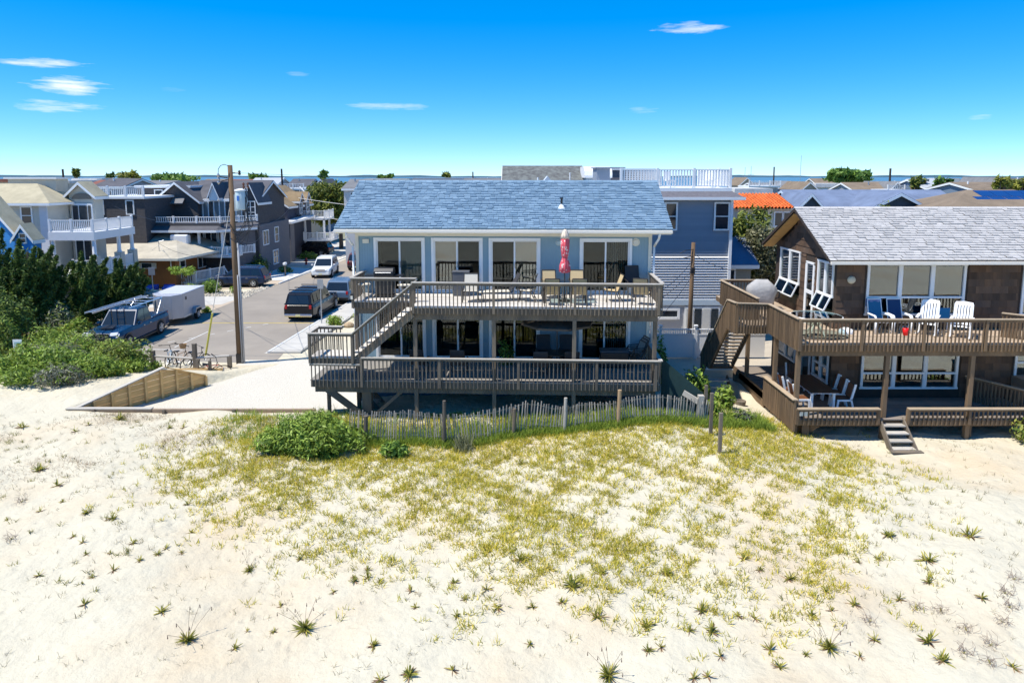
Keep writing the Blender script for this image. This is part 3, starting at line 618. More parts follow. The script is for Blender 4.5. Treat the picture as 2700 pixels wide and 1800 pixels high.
# front steps
fs = MB().beam((13.05,23.35,.95),(12.95,22.25,.12),.05,.26).beam((13.85,23.35,.95),(13.82,22.25,.12),.05,.26).build('step_stringer', wood, rh)
for k in range(4): MB().box(13.03,13.80,22.98-k*.24,23.26-k*.24,.80-k*.19,.84-k*.19).build('tread', woodcap, fs)
MB().box(12.85,13.9,22.0,22.2,.24,.28).build('tread', wood, rh)
# neighbour beyond the right edge
# ================================================================ generic background buildings (world coordinates)
WH = ('H', .16, .012)
def wallm(key, c, **k): return M(key, c, .8, .1, 1.5, bands=k.get('bands', WH), orn=.03)
def roofm(key, c): return M(key, c, .9, .16, 2.0, bump=.02, bscale=14, c2=tuple(q*.78 for q in c))
beige = wallm('beige_clapboard', (.54,.51,.43)); dshin = M('dark_shingle_wall', (.082,.075,.074), .85, .3, 5, bands=('H',.2,.014), bump=.006, bscale=18)
greyw = M('grey_shingle_wall', (.16,.152,.158), .85, .25, 5, bands=('H',.18,.012), bump=.006, bscale=18)
bluew = wallm('bright_blue_clapboard', (.045,.25,.58)); brownw = M('brown_panel', (.27,.115,.040), .8, .12, 1.5, bands=('V',.3,.008))
roof_d = roofm('charcoal_roof', (.115,.112,.12)); roof_g = roofm('grey_roof', (.20,.20,.20)); roof_t = roofm('tan_roof', (.30,.215,.12)); roof_b = roofm('beige_roof', (.50,.45,.35)); roof_y = roofm('straw_roof', (.48,.42,.28))
roof_br = roofm('brown_roof', (.23,.175,.12)); roof_bl = roofm('slate_blue_roof', (.17,.215,.31)); roof_rd = roofm('red_brown_roof', (.25,.10,.07)); roof_w = roofm('white_flat_roof', (.66,.64,.60))
def gable(root, x0, x1, y0, y1, z0, ze, zr, wm, rm, axis='x', ov=.35, trim=white, name='wall'):
    """block with gable roof, ridge along axis"""
    b = MB().box(x0,x1,y0,y1,z0,ze)
    if axis == 'x':
        c = (y0+y1)/2; b.prism([(x0,y0,ze),(x0,y1,ze),(x0,c,zr)], (x1-x0,0,0))
    else:
        c = (x0+x1)/2; b.prism([(x0,y0,ze),(x1,y0,ze),(c,y0,zr)], (0,y1-y0,0))
    b.build(name, wm, root); r = MB(); f = MB(); th = .14
    if axis == 'x':
        k = (zr-ze)/(c-y0); e = ze-k*ov
        for s, ya in ((1,y0-ov),(-1,y1+ov)): r.prism([(x0-ov,ya,e+.03),(x0-ov,c,zr+.03),(x0-ov,c,zr+.03+th),(x0-ov,ya,e+.03+th*.8)], (x1-x0+2*ov,0,0))
        f.box(x0-ov,x1+ov,y0-ov-.03,y0-ov,e-.12,e+.10)
        for xx in (x0-ov-.03, x1+ov): f.prism([(xx,y0-ov,e-.1),(xx,c,zr-.1),(xx,y1+ov,e-.1),(xx,y1+ov,e+.08),(xx,c,zr+.10),(xx,y0-ov,e+.08)], (.03,0,0))
    else:
        k = (zr-ze)/(c-x0); e = ze-k*ov
        for s, xa in ((1,x0-ov),(-1,x1+ov)): r.prism([(xa,y0-ov,e+.03),(c,y0-ov,zr+.03),(c,y0-ov,zr+.03+th),(xa,y0-ov,e+.03+th*.8)], (0,y1-y0+2*ov,0))
        f.prism([(x0-ov,y0-ov-.03,e-.1),(c,y0-ov-.03,zr-.1),(x1+ov,y0-ov-.03,e-.1),(x1+ov,y0-ov-.03,e+.10),(c,y0-ov-.03,zr+.12),(x0-ov,y0-ov-.03,e+.10)], (0,.03,0))
        f.box(x1+ov,x1+ov+.03,y0-ov,y1+ov,e-.12,e+.1)
    ro = r.build('roof', rm, root); f.build('trim', trim, root); return ro
def hip(root, x0, x1, y0, y1, z0, ze, zr, wm, rm, ov=.4, trim=white):
    MB().box(x0,x1,y0,y1,z0,ze).build('wall', wm, root)
    a, b, c, d = x0-ov, x1+ov, y0-ov, y1+ov; i = min(b-a, d-c)/2; m = (c+d)/2; n = (a+b)/2
    top = [(a+i,m,zr),(b-i,m,zr)] if b-a > d-c else [(n,c+i,zr),(n,d-i,zr)]
    v = [(a,c,ze),(b,c,ze),(b,d,ze),(a,d,ze)]+top+[(a,c,ze-.14),(b,c,ze-.14),(b,d,ze-.14),(a,d,ze-.14)]
    f = [(0,1,5,4),(1,2,5),(2,3,4,5),(3,0,4)] if b-a > d-c else [(0,1,4),(1,2,5,4),(2,3,5),(3,0,4,5)]
    ro = MB().add(v, f+[(9,8,7,6)]+[(k,(k+1)%4,6+(k+1)%4,6+k) for k in range(4)]).build('roof', rm, root)
    MB().box(a,b,c-.03,c,ze-.2,ze-.02).box(b,b+.03,c,d,ze-.2,ze-.02).build('trim', trim, root); return ro
def win(root, face, a, b, z0, z1, at, cols=1, rows=2, t=.09, tm=None, gm_=None):
    o = MB(); p = .06
    o.box(a-t,a,-p,0,z0-t,z1+t).box(b,b+t,-p,0,z0-t,z1+t).box(a,b,-p,0,z1,z1+t).box(a,b,-p-.02,0,z0-t,z0)
    for k in range(1, cols): x = a+(b-a)*k/cols; o.box(x-.035,x+.035,-p,0,z0,z1)
    for k in range(1, rows): z = z0+(z1-z0)*k/rows; o.box(a,b,-p+.008,0,z-.025,z+.025)
    q = MB().box(a,b,-.022,-.001,z0,z1)
    for mb in (o, q):
        if face == 'f': mb.v = [(x, at+y, z) for x, y, z in mb.v]
        elif face == 'r': mb.v = [(at-y, x, z) for x, y, z in mb.v]
        else: mb.v = [(at+y, x, z) for x, y, z in mb.v]
    w_ = o.build('window', tm or white, root); q.build('pane', gm_ or fglass, w_); return w_
def brail(root, pts, z, h=.95, m=None, sp=.2, post=1.6, name='railing', bw=.05):
    """white baluster railing along plan polyline"""
    m = m or whitev; b = MB(); ps = MB(); first = True
    for p, q in zip(pts, pts[1:]):
        p = Vector((*p,0)); q = Vector((*q,0)); d = q-p; U = Vector((0,0,1))
        b.beam(p+U*(z+h), q+U*(z+h), .09, .06).beam(p+U*(z+.1), q+U*(z+.1), .06, .06)
        n = int(d.length/sp)
        for k in range(1, n): c = p+d*(k/n); b.box(c.x-bw/2,c.x+bw/2,c.y-bw/2,c.y+bw/2,z+.12,z+h-.03)
        n = max(1, round(d.length/post))
        for k in range(0 if first else 1, n+1): c = p+d*(k/n); ps.box(c.x-.07,c.x+.07,c.y-.07,c.y+.07,z,z+h+.10)
        first = False
    o = b.build(name, m, root, kind='stuff'); ps.build('rail_posts', m, o, kind='stuff'); return o
def T(name, label, cat, x, y, group=None): return thing(name, label, cat, (x,y,0), 0, group, world=True)
# ---- blue-grey house behind the right side yard, each clapboard a part
bg_ = T('clapboard_house', 'tall blue grey clapboard house with a white railed roof deck behind the beach house', 'house', 10, 40)
gm1 = M('bluegrey_clapboard', (.26,.295,.345), .6, .06, 2, orn=.05); gm2 = M('sunlit_clapboard', (.74,.74,.74), .5, .05, 2, orn=.03); gm3 = M('grey_render', (.42,.43,.45), .8, .08, 2)  # lower boards white: grazing sun below the eave is put into their colour
MB().box(5.0,12.2,38.06,46,0,8.3).build('wall', M('lap_shade_backing',(.06,.06,.07),.9,.1,2), bg_)  # dark backing: shade between the lower laps is put into its colour
o = MB().add([(5.0,38.0,0),(12.2,38.0,0),(12.2,38.045,.155),(5.0,38.045,.155),(5.0,38.06,0),(12.2,38.06,0),(12.2,38.06,.155),(5.0,38.06,.155)], [(0,1,2,3),(4,7,6,5),(0,4,5,1),(1,5,6,2),(2,6,7,3),(3,7,4,0)]).build('clapboard', gm1)
me1 = o.data; bpy.data.objects.remove(o)
o = MB().add([(5.0,37.94,0),(12.2,37.94,0),(12.2,38.03,.085),(5.0,38.03,.085),(5.0,38.06,0),(12.2,38.06,0),(12.2,38.06,.085),(5.0,38.06,.085)], [(0,1,2,3),(4,7,6,5),(0,4,5,1),(1,5,6,2),(2,6,7,3),(3,7,4,0)]).build('clapboard', gm2); me2 = o.data; bpy.data.objects.remove(o)
inv = INV[bg_.name]; zz = 2.62
while zz < 8.2:
    lo = zz < 5.02; c = bpy.data.objects.new('clapboard', me2 if lo else me1); col.objects.link(c); c.parent = bg_; c.location = (-10,-40,zz); zz += .148 if lo else .15
MB().box(5,12.2,37.98,38.06,0,2.3).build('ground_floor_wall', gm3, bg_)
MB().box(5,12.25,37.9,38.06,2.3,2.6).build('band_board', M('lightblue_trim',(.46,.55,.62),.6,.05), bg_); MB().box(12.1,12.26,37.88,38.07,0,8.3).build('corner_board', whitev, bg_)
win(bg_,'f',11.3,12.0,6.6,8.0,37.96,1,2); win(bg_,'f',8.55,9.1,6.6,8.0,37.96,1,2); win(bg_,'f',8.0,9.35,1.62,1.98,37.97,1,1,.14)
dd = MB().box(9.75,11.75,37.93,37.98,.0,2.2).build('patio_door', white, bg_)
for k in range(4): MB().box(9.85+k*.47,10.25+k*.47,37.90,37.93,.3,2.1).build('pane', fglass if k%2 else M('pale_curtain',(.55,.55,.52),.6), dd)
ro = MB().add([(4.6,37.55,8.30),(12.75,37.55,8.36),(12.2,38.4,8.72),(4.6,38.4,8.72),(12.75,46,8.36),(12.2,46,8.72)], [(0,1,2,3),(1,4,5,2)]).build('skirt_roof', M('dark_slate_roof',(.13,.125,.14),.9,.3,6,bump=.03,bscale=9), bg_)
MB().box(4.6,12.8,37.5,37.56,8.22,8.37).box(4.6,12.75,37.56,38.0,8.2,8.24).build('gutter', whitev, bg_)
MB().box(4.9,12.25,38.3,46,8.62,8.86).build('roof_deck', white, bg_)
brail(bg_, [(6.1,38.45),(12.2,38.45),(12.2,45)], 8.86, 1.0, sp=.16, post=2.0, bw=.07)
lt = MB()
for k in range(9): lt.box(6.3,8.4,38.9,38.92,8.95+k*.1,8.99+k*.1)
for k in range(14): lt.box(6.3+k*.155,6.36+k*.155,38.88,38.9,8.9,9.85)
lt.build('lattice_screen', whitev, bg_)
ch = thing('roof_chair', 'white plastic chair at the left on the railed roof deck', 'chair', (9.0,39.3,8.86), 20)
ch2 = thing('roof_chair', 'white plastic chair at the right on the railed roof deck', 'chair', (11.2,39.4,8.86), -30)
for c in (ch, ch2):
    MB().box(-.25,.25,-.22,.24,.38,.43).build('seat', whitev, c); MB().prism([(-.25,.22,.4),(.25,.22,.4),(.2,.36,.95),(-.2,.36,.95)], (0,.04,0)).build('backrest', whitev, c)
    for x in (-.22,.22):
        for y in (-.2,.22): MB().cyl((x,y,0),(x,y,.4),.025,n=6).build('leg', whitev, c)
MB().box(5.1,5.9,41.5,43.5,8.86,10.0).box(5.0,6.8,41.3,43.7,9.98,10.05).build('stair_hut', gm1, bg_)
# grey-roofed house right behind the main roof, with white barrel canopy
bh = T('grey_roof_house', 'house with mottled grey roof and white barrel canopy rising behind the main blue roof', 'house', 2.2, 50)
gable(bh, -.4, 4.8, 46.2, 54, 0, 8.7, 10.1, greyw, M('mottled_grey_roof',(.17,.18,.165),.9,.35,7,bump=.03,bscale=10,c2=(.10,.10,.095)), 'x', .3)
cb = MB(); pr = [(5.0+1.7*0, 9.55)]
P_ = [(46,9.55),(46.1,9.85),(46.4,10.05),(47,10.15),(49,10.15)]
cb.prism([(4.85,y,z) for y,z in P_]+[(4.85,49,9.4),(4.85,46,9.4)], (1.85,0,0)).build('canopy', whitev, bh)
MB().box(4.95,6.6,46.1,49,0,9.42).build('stair_tower', M('greyblue_wall',(.30,.36,.40),.7,.1), bh)
gd = MB().prism([(2.0,45.0,9.1),(2.66,45.0,9.1),(2.33,45.0,9.52)], (0,1.6,0)).build('dormer', M('pale_blue_gable',(.50,.56,.62),.7), bh); MB().cyl((3.9,46.4,9.0),(3.9,46.4,9.75),.04).build('vent_pipe', white, bh)
wb = T('flat_white_house', 'low pale flat roofed building just over the main blue ridge', 'house', 10, 60); MB().box(6.5,11.6,56,62,0,10.0).build('wall', greyw, wb); MB().box(6.4,11.8,55.9,62.1,10.0,10.12).build('roof', whitev, wb)
# white vinyl fence in side yard
vf = T('vinyl_fence', 'tall white vinyl privacy fence with picket top in the side yard', 'fence', 8.5, 34.9)
for k in range(4):
    x = 5.9+k*1.85+ .0
    MB().box(x-.07,x+.07,34.83,34.97,0,1.75).build('post', whitev, vf); MB().box(x-.09,x+.09,34.8,35.0,1.75,1.82).build('post_cap', whitev, vf)
    if k < 4:
        MB().box(x+.07,x+1.78,34.88,34.92,.1,1.3).build('panel', whitev, vf); q = MB().box(x+.07,x+1.78,34.86,34.94,1.3,1.36).box(x+.07,x+1.78,34.86,34.94,1.56,1.62)
        for j in range(18): q.box(x+.12+j*.093,x+.16+j*.093,34.88,34.92,1.36,1.56)
        q.build('picket_top', whitev, vf)
vf2 = T('garden_wall', 'cream low wall below the dark skirt near the side stairs', 'wall', 9.7, 31); MB().box(8.9,10.4,31.0,31.2,-.1,.55).build('wall_panel', cream, vf2)
sh_ = T('side_cottage', 'small grey cottage with blue grey roof beside the clapboard house', 'house', 13.5, 43)
gable(sh_, 12.6, 14.2, 40.2, 46, 0, 4.4, 5.85, M('olive_grey_wall',(.28,.27,.22),.8,.1,2,bands=WH), roof_bl, 'x', .35); win(sh_,'f',12.75,13.2,2.6,4.0,40.2)
# ---- right background
oh = T('orange_tile_house', 'cream house with bright orange clay tile roof behind the brown house', 'house', 18.5, 53)
MB().box(16.6,20.6,50.3,56,0,7.15).build('wall', M('cream_stucco',(.62,.60,.46),.85,.06,2), oh)
tl = M('clay_tile', (.66,.15,.035), .75, .14, 3, isl=.22)
ob = MB().add([(16.2,49.9,7.22),(20.6,49.9,7.22),(20.6,53.3,8.15),(17.6,53.3,8.15),(16.2,57,7.22)], [(0,1,2,3),(0,3,4)]).build('roof', tl, oh)
tb = MB()
for r_ in range(11):
    for k in range(17):
        x = 16.35+k*.26; yb = 49.85+r_*.31; zb = 7.24+(yb-49.9)*.2735
        if x < 16.2+1.4*(yb-49.9)/3.4: continue
        tb.cyl((x,yb,zb),(x,yb+.34,zb+.085),.10,.085,6,False)
tb.build('tiles', tl, ob, smooth=True, kind='stuff')
win(oh,'f',19.35,19.85,5.9,6.85,50.3,1,1); win(oh,'f',20.0,20.5,5.9,6.85,50.3,1,1); MB().cyl((18.5,50.2,4),(18.5,50.2,7.1),.05).build('downspout', blackm, oh)
bh2 = T('navy_gable_house', 'wide house with slate blue roof and navy gables behind the brown house', 'house', 30, 58)
navy = M('navy_wall', (.035,.06,.085), .8, .15, 2, bands=WH); ltb = M('pale_blue_trim', (.55,.65,.74), .6, .05)
gable(bh2, 23.3, 36.6, 55, 63, 0, 6.7, 8.2, navy, roof_bl, 'x', .2, ltb)
gable(bh2, 22.0, 24.2, 53, 58, 0, 6.9, 8.05, navy, roof_bl, 'y', .25, ltb); gable(bh2, 27.4, 32.0, 52.6, 58, 0, 6.95, 8.1, navy, roof_bl, 'y', .3, ltb)
MB().lathe([(0,.36),(.45,.36),(.5,.25),(.4,.2),(.4,0)],(33,54,7.0),14).build('roof_vent', alum, bh2)
sp = T('solar_house', 'brown roofed house carrying blue solar panels at the right edge', 'house', 36, 51)
hip(sp, 30.5, 42, 48, 56, 0, 7.0, 8.5, greyw, roof_br, .4)
pm = M('solar_cell', (.012,.045,.17), .12, .15, 1, spec=.6)
for r_ in range(3):
    for k in range(4 if r_ else 3):
        x = 33.2+k*1.12+r_*.75; y = 48.4+r_*1.12; z = 7.16+r_*.42
        MB().prism([(x,y,z),(x+1.08,y,z),(x+1.08,y+1.07,z+.40),(x,y+1.07,z+.40)], (0,-.02,.05)).build('solar_panel', pm, sp)
# sliver of neighbour on right edge
nb = T('neighbour_house', 'slice of pale house with green tinted window at the right picture edge', 'house', 20.5, 27)
MB().box(19.3,23,24.6,30,.2,1.9).build('plinth', M('tan_plinth',(.36,.27,.19),.85,.12,2,bands=('V',.4,.01)), nb)
# ================================================================ left side houses
bc_ = T('blue_cottage', 'bright blue clapboard cottage with white trimmed gables at the left edge', 'house', -33, 45)
gable(bc_, -37.5, -31.95, 44, 45.1, 0, 5.75, 9.2, bluew, roof_y, 'y', .22); gable(bc_, -31.9, -30.75, 43.6, 44.4, 0, 5.55, 6.35, bluew, roof_y, 'y', .16); win(bc_,'f',-31.5,-31.15,5.3,5.85,43.6,1,2,.06)
win(bc_,'f',-34.4,-33.4,3.4,4.8,44)
be = T('beige_house', 'beige clapboard house with arched gable and two white railed porches', 'house', -34, 54)
hip(be, -45, -34.6, 51, 55, 0, 7.55, 8.95, beige, roof_y, .5); win(be,'f',-36.55,-35.85,6.0,7.2,51,1,2,.1)
gable(be, -34.5, -32.6, 53.4, 54.6, 0, 8.1, 8.95, beige, roof_y, 'y', .3)
win(be,'f',-35.15,-34.85,6.0,7.3,51,1,2,.07)
ar = MB(); n = 12
ar.prism([(-33.5+.75*math.cos(math.pi*k/n), 53.32, 7.75+.45*math.sin(math.pi*k/n)) for k in range(n+1)], (0,.06,0)).build('arch_window', M('arch_shade',(.18,.16,.13),.7), be)  # no glazing: half-round panel carries the arch recess's shade in its colour
dd = MB().box(-34.3,-32.7,53.3,53.38,5.5,7.4).build('balcony_door', white, be)
for x0, x1 in ((-34.2,-33.8),(-33.7,-33.1),(-33.0,-32.8)): MB().box(x0,x1,53.25,53.3,5.6,7.25).build('pane', fglass, dd)
MB().box(-35.2,-34.62,50.9,53.3,0,7.45).build('bay', M('sunlit_clapboard2',(.60,.60,.62),.7,.05,2,bands=WH), be)
dk_ = MB().box(-33.4,-30.1,49,54.4,5.3,5.52).box(-33.4,-30.1,49,49.3,4.92,5.3).box(-30.4,-30.1,49.3,54.4,4.95,5.3).build('balcony', white, be)
brail(be, [(-33.3,49.1),(-30.2,49.1),(-30.2,54.2)], 5.5, .86, sp=.13, bw=.05)
for x, y in ((-30.25,49.2),(-30.25,52.3),(-30.25,54.1),(-33.2,49.2)):
    c = MB().lathe([(.13,5.0),(.14,3.9),(.2,3.75)],(x,y,0),10).build('column', whitev, be, smooth=True); MB().box(x-.26,x+.26,y-.26,y+.26,0,3.75).build('pedestal', beige, c)
MB().box(-33.4,-30.1,49,54.4,2.3,2.5).build('porch', white, be); brail(be, [(-31.8,49.05),(-30.1,49.05),(-30.1,54.2)], 2.5, .95, sp=.14)
win(be,'f',-34.2,-33.0,2.6,4.6,53.4,2,1); win(be,'f',-37.9,-37.2,3.0,4.4,51)
brail(be, [(-45,50.8),(-39.3,50.8)], 7.9, .9, sp=.2); MB().box(-45,-39,50.7,56,7.5,7.9).build('roof_deck', white, be); MB().box(-39.2,-35.5,53.5,55,8.0,9.3).build('upper_storey', beige, be); MB().box(-39.4,-35.3,53.3,55.2,9.3,9.42).build('upper_roof', whitev, be)
da = T('dark_shingle_house', 'dark shingled flat roofed house with white railed roof deck behind the beige house', 'house', -34, 63)
MB().box(-37.5,-32.2,60,68,0,7.55).build('wall', dshin, da); MB().box(-37.6,-32.1,59.85,68,7.55,7.75).build('roof', white, da); brail(da, [(-36.9,59.95),(-32.2,59.95)], 7.75, .85, sp=.17)
for x in (-36.4,-33.75): win(da,'f',x,x+.55,6.25,7.35,60,1,1,.1)
dbm = T('gabled_shingle_house', 'large dark shingled house with steep gables and wide white balconies', 'house', -29, 68)
MB().box(-36.2,-31.2,66.4,74,0,8.4).build('wall', dshin, dbm); MB().box(-36.4,-31.0,66.2,74,8.4,8.62).build('roof', white, dbm); win(dbm,'f',-34.5,-33.85,7.6,8.15,66.4,1,1)
gable(dbm, -33.9, -29.9, 65.2, 72, 0, 7.25, 8.85, dshin, roof_d, 'y', .3)
gable(dbm, -31.5, -24.6, 66.4, 74, 0, 7.35, 8.95, dshin, roof_d, 'x', .25); gable(dbm, -29.0, -28.1, 65.6, 69, 7.2, 7.7, 8.8, white, roof_d, 'y', .15); gable(dbm, -25.5, -24.3, 65.2, 68.5, 0, 7.35, 8.75, dshin, roof_d, 'y', .2)
fw = MB().box(-30.9,-24.9,65.9,66.38,5.0,7.3).build('window_wall', white, dbm)
for k in range(11): MB().box(-30.75+k*.53,-30.36+k*.53,65.85,65.9,5.2,7.1).build('pane', M('blue_grey_glass',(.14,.17,.18),.15,.3,.4) if k%3 else fglass, fw)
aw = MB().prism([(-32.6,64.4,7.0),(-31.0,64.4,7.0),(-31.1,65.2,7.5),(-32.4,65.2,7.5)], (0,.02,-.08)).build('porch_hood', roof_g, dbm); MB().box(-32.6,-32.5,64.4,64.5,5.4,6.95).build('hood_post', white, dbm)
MB().box(-32.4,-26.3,61.6,66.3,4.95,5.3).build('balcony', dshin, dbm); brail(dbm, [(-32.7,61.7),(-26.4,61.7),(-24.2,64.8)], 5.3, .55, sp=.2, post=2)
pr = MB().add([(-33.4,60.8,4.7),(-26.4,60.8,4.7),(-23.9,64.0,4.75),(-24.3,65.6,5.25),(-26.5,61.9,5.2),(-32.6,61.9,5.2)], [(0,1,4,5),(1,2,3,4)]).build('skirt_roof', roof_d, dbm); MB().beam((-33.4,60.78,4.62),(-26.4,60.78,4.62),.05,.2).beam((-26.4,60.78,4.62),(-23.9,63.98,4.67),.05,.2).build('gutter', white, dbm)
MB().box(-33,-26,63.5,66.3,0,4.7).build('lower_wall', dshin, dbm); MB().prism([(-26.05,63.55,0),(-24.22,65.6,0),(-24.22,74.1,0),(-26.05,74.1,0)], (0,0,4.9)).build('side_wall', greyw, dbm)
for k in range(5): win(dbm,'f',-32.3+k*1.25,-31.3+k*1.25,2.5,4.3,63.5,2,1,.1)
MB().box(-32.6,-25.2,61.4,63.5,2.2,2.45).build('porch', white, dbm); brail(dbm, [(-28.5,61.4),(-25.8,61.4),(-24.2,63.8)], 2.4, .75, sp=.16)
for x in (-32.4,-30.3,-28.3,-26.2): MB().box(x-.1,x+.1,61.45,61.65,2.4,4.6).build('column', whitev, dbm)
win(dbm,'r',66.2,67.6,2.9,4.2,-24.22,2,1); win(dbm,'r',69.5,70.5,2.9,4.3,-24.22,1,2); win(dbm,'r',68.8,70.2,.7,2.0,-24.22,2,2); win(dbm,'r',67.5,68.6,5.6,6.8,-24.6,2,2); win(dbm,'f',-25.3,-24.5,5.6,7.1,65.2,2,3,.08); win(dbm,'l',66,67,5,6,-36.2)
br_ = T('brown_bungalow', 'low brown panelled bungalow with broad beige hip roof', 'house', -31, 62)
MB().box(-37,-28.75,57.8,68,0,2.55).build('wall', brownw, br_)
MB().add([(-37.6,57.0,2.62),(-28.1,57.0,2.62),(-26.0,63,2.95),(-26.2,69,3.0),(-37.6,69,2.62),(-34.8,63,4.5),(-30.9,62.6,4.55),(-37.6,57.0,2.48),(-28.1,57.0,2.48),(-26.0,63,2.8),(-26.2,69,2.85),(-37.6,69,2.48)], [(0,1,6,5),(1,2,6),(2,3,6),(3,4,5,6),(4,0,5),(0,7,8,1),(1,8,9,2),(2,9,10,3),(7,11,10,9,8)]).build('roof', roof_b, br_)
MB().beam((-37.6,56.98,2.55),(-28.1,56.98,2.55),.05,.2).beam((-28.08,57,2.55),(-25.98,63,2.88),.05,.2).build('fascia', cream, br_)
w_ = win(br_,'f',-31.6,-30.75,1.75,2.15,57.8,1,1,.05)
for x in (-32.0,-30.7): MB().box(x,x+.34,57.72,57.8,1.7,2.2).build('shutter', cream, br_)
win(br_,'r',58.6,59.5,1.7,2.2,-28.75,1,1); win(br_,'r',62,64.5,1.2,2.4,-28.75,3,1); MB().tube([(-29.1,57.75,2.5),(-29.1,57.75,1.6)],.05).build('downspout', white, br_)
an = T('roof_antenna', 'thin aerial mast with stays on the beige bungalow roof', 'antenna', -31.0, 60); a_ = MB().cyl((-30.4,58.5,2.9),(-30.4,58.5,4.0),.025).tube([(-30.4,58.5,3.95),(-30.0,58.6,4.05)],.015).tube([(-30.4,58.5,3.6),(-29.7,58.2,3.0)],.012).tube([(-30.4,58.5,3.6),(-31.2,58.6,3.1)],.012).build('mast', greym, an)
ap = T('rooftop_unit', 'white box unit standing behind the beige bungalow roof', 'vent unit', -29.6, 63.1); MB().box(-30.5,-28.9,60.6,61.3,3.0,4.35).build('casing', whitev, ap, bevel=.12)
bd = T('bungalow_deck', 'small white picket deck with ramp in front of the brown bungalow', 'deck', -28, 60)
MB().box(-29.6,-27.6,58.6,61.5,.1,.3).build('floor', cream, bd); brail(bd, [(-29.6,58.6),(-27.6,58.7)], .2, .95, sp=.17); brail(bd, [(-27.5,58.7),(-26.4,62.0)], .35, .95, sp=.15)
MB().beam((-26.4,62,1.3),(-25.6,61.6,.3),.08,.08).build('handrail', whitev, bd)
gh = T('grey_gable_house', 'dark grey shingled house with tan dormered roof and white balconies by the street', 'house', -26, 81)
gable(gh, -31.6, -25.3, 77, 86, 0, 6.2, 8.25, M('navy_shingle_wall',(.055,.06,.085),.85,.25,5,bands=('H',.18,.01)), roof_t, 'y', .3)
for y in (80, 82.6): gable(gh, -27.0, -24.9, y, y+1.6, 5.0, 6.7, 7.5, greyw, roof_t, 'x', .2); win(gh,'r',y+.3,y+1.2,5.2,6.4,-24.9,2,2,.07)
win(gh,'f',-28.3,-27.55,5.2,6.4,77,1,2); win(gh,'f',-27.4,-26.65,5.2,6.4,77,1,2)
n = 10; MB().prism([(-27.95+.85*math.cos(math.pi/2*k/n)*0+.85*math.cos(math.pi*k/n)*.9, 76.9, 6.5+.7*math.sin(math.pi*k/n)) for k in range(n+1)], (0,.08,0)).build('arch_window', fglass, gh)
MB().box(-29.6,-24.6,75.6,77,0,4.3).build('lower_wall', greyw, gh); MB().prism([(-29.8,75.3,4.3),(-24.3,75.3,4.3),(-23.6,82,4.6),(-29.8,82,4.6)], (0,0,.25)).build('flat_roof', whitev, gh)
win(gh,'f',-26.6,-26.0,2.9,4.0,75.6,1,2,.1); win(gh,'f',-26.5,-25.8,.9,2.2,75.6,1,2,.1); win(gh,'f',-25.3,-25.0,.9,2.2,75.6,1,2,.07); win(gh,'f',-25.2,-24.9,3.0,4.0,75.6,1,2,.07)
MB().box(-25.3,-22.4,82,86,4.3,4.5).build('balcony', whitev, gh); brail(gh, [(-25.2,82),(-22.5,82),(-22.5,86)], 4.5, .9, sp=.16); MB().box(-24.6,-21.4,80.5,84,1.9,2.05).build('balcony', whitev, gh); brail(gh, [(-24.6,80.5),(-21.5,80.5),(-21.5,84)], 2.0, .9, sp=.16)
for x, y in ((-22.6,82.1),(-24.9,82.1),(-22.6,84.4)): MB().box(x-.1,x+.1,y-.1,y+.1,0,4.4).build('column', whitev, gh)
